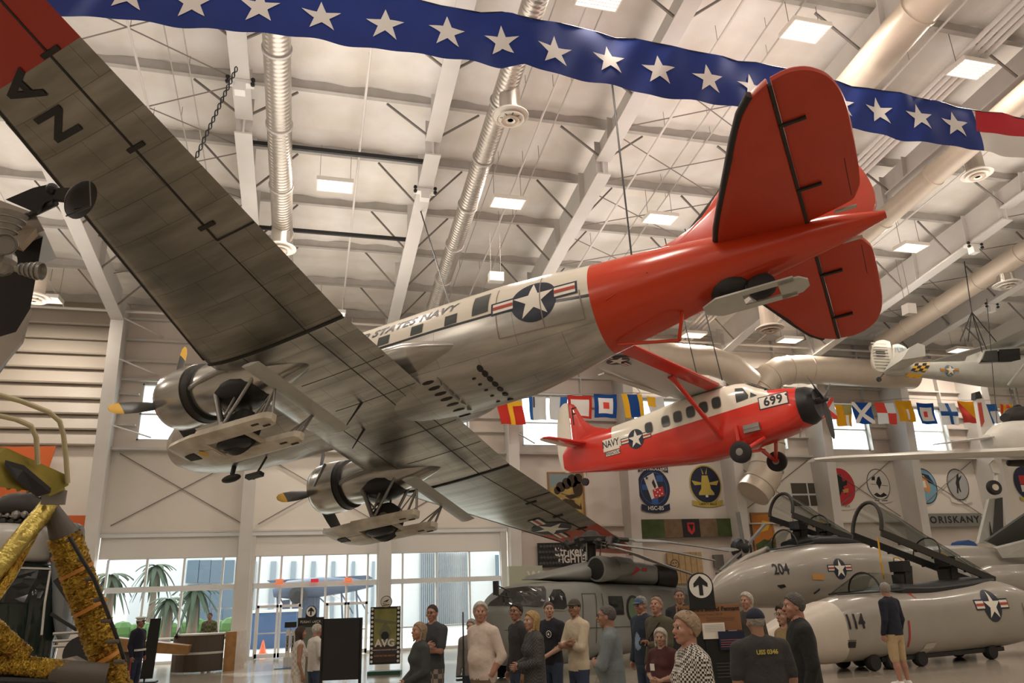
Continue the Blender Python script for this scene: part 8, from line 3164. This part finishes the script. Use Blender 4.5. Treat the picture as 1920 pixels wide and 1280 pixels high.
def palm(px, py, y, r, label):
    top_p = at_y(px, py, y)
    root = thing('palm_tree', label, 'tree', (top_p.x, y, -.03), 0, 'palms outside')
    h_ = top_p.z + .03
    MB().tube([(0, 0, 0), (.05, 0, h_ * .5), (0, 0, h_)], .2, 8, radii=[.28, .2, .17]).obj('trunk', M_palmt, root, smooth=60)
    for k in range(26):
        a = 2 * PI * k / 26 + .2 * (k % 2)
        el = .5 - .55 * (k % 3)
        mb = MB()
        pr_ = []
        for j in range(6):
            t = j / 5
            rr = r * t
            z = h_ + r * (el * t - .9 * t * t * (1 - el * .4))
            pr_.append(Vector((math.cos(a) * rr, math.sin(a) * rr, z)))
        side_ = Vector((-math.sin(a), math.cos(a), 0))
        mb.loft([[p_ + side_ * (w_ * .13 * r), p_ + Vector((0, 0, .05)), p_ - side_ * (w_ * .13 * r), p_ + Vector((0, 0, -.02))] for p_, w_ in zip(pr_, (.1, .7, .9, .8, .5, .05))])
        mb.obj('frond', M_palml, root)
    return root


palm(316, 1125, 40, .9, 'dark small palm outside behind the reception desk')
palm(366, 1105, 44, 1.2, 'larger palm outside behind the right part of the reception desk')
palm(292, 1062, 56, 1.3, 'yellow-green palm outside behind the second glass pane from the left')
palm(208, 1080, 36, .9, 'palm outside at the leftmost glass pane')
for k in range(1):
    pass
p = at_y(330, 1198, 46)
hg = MB()
for k in range(14):
    hg.sphere((p.x - 4 + k * .65, 49 + .3 * math.sin(k), .45), .6 + .1 * math.sin(k * 2), 8, 6)
tag(hg.obj('hedge', mat('hedge green', (.06, .12, .03), .9)), 'low green hedge outside behind the reception desk', 'hedge')
od = thing('parked_outdoor_aircraft', 'dark old aircraft parked outside behind the doors', 'airplane', (at_y(600, 1180, 42).x, 42, -.03))
OD = Vector((od.location.x, 42, -.03))
M_od = mat('outdoor blue grey', (.08, .10, .15), .6)


def op(x, y, yy=42):
    return at_y(x, y, yy) - OD


MB().tube([op(512, 1112), op(540, 1105), op(600, 1100), op(660, 1096), op(700, 1094)], .5, 12, radii=[.2, .45, .5, .35, .15]).obj('fuselage', M_od, od, smooth=50)
MB().prism([op(500, 1088), op(690, 1078), op(700, 1084), op(510, 1094)], (0, 2.2, 0)).obj('wing', M_od, od)
for x in (520, 545, 572, 590, 615, 640, 668):
    MB().bar(op(x, 1112 - (x % 3) * 5), Vector((op(x + 6, 1120).x, 0, 0)), .09).bar(op(x, 1112), op(x + 22, 1150 - (x % 4) * 9), .07).obj('support', M_frame if x % 2 else M_od, od)
MB().prism([op(530, 1125), op(600, 1118), (op(600, 1118).x, 0, .3), (op(530, 1125).x, 0, .3)], (0, .5, 0)).obj('lower_hull', M_od, od)
MB().lathe(op(558, 1115, 41), (0, 1, 0), [(0, .2), (.1, .42), (.6, .4)], 16).obj('engine', M_black, od)
ct = thing('blue_container', 'dark blue container outside behind the left door', 'container', (at_y(505, 1185, 36).x, 36, -.03))
MB().box((-1.0, 0, 0), (1.1, 1.5, 1.5)).obj('box_body', mat('container blue', (.05, .10, .22), .6), ct)
MB().box((-1.05, -.05, 1.45), (1.15, 1.55, 1.55)).obj('box_rim', M_frame, ct)
co = at_z(492, 1232, 0)
cn = thing('traffic_cone', 'orange traffic cone outside behind the left door', 'cone', at_z(492, 1226, -.03))
MB().lathe((0, 0, 0), (0, 0, 1), [(.03, .14), (.5, .025)], 14).obj('cone_body', mat('cone orange', (.70, .13, .05), .6), cn, smooth=60)
MB().box((-.18, -.18, 0), (.18, .18, .03)).obj('cone_base', mat('cone orange', (1, 1, 1)), cn)
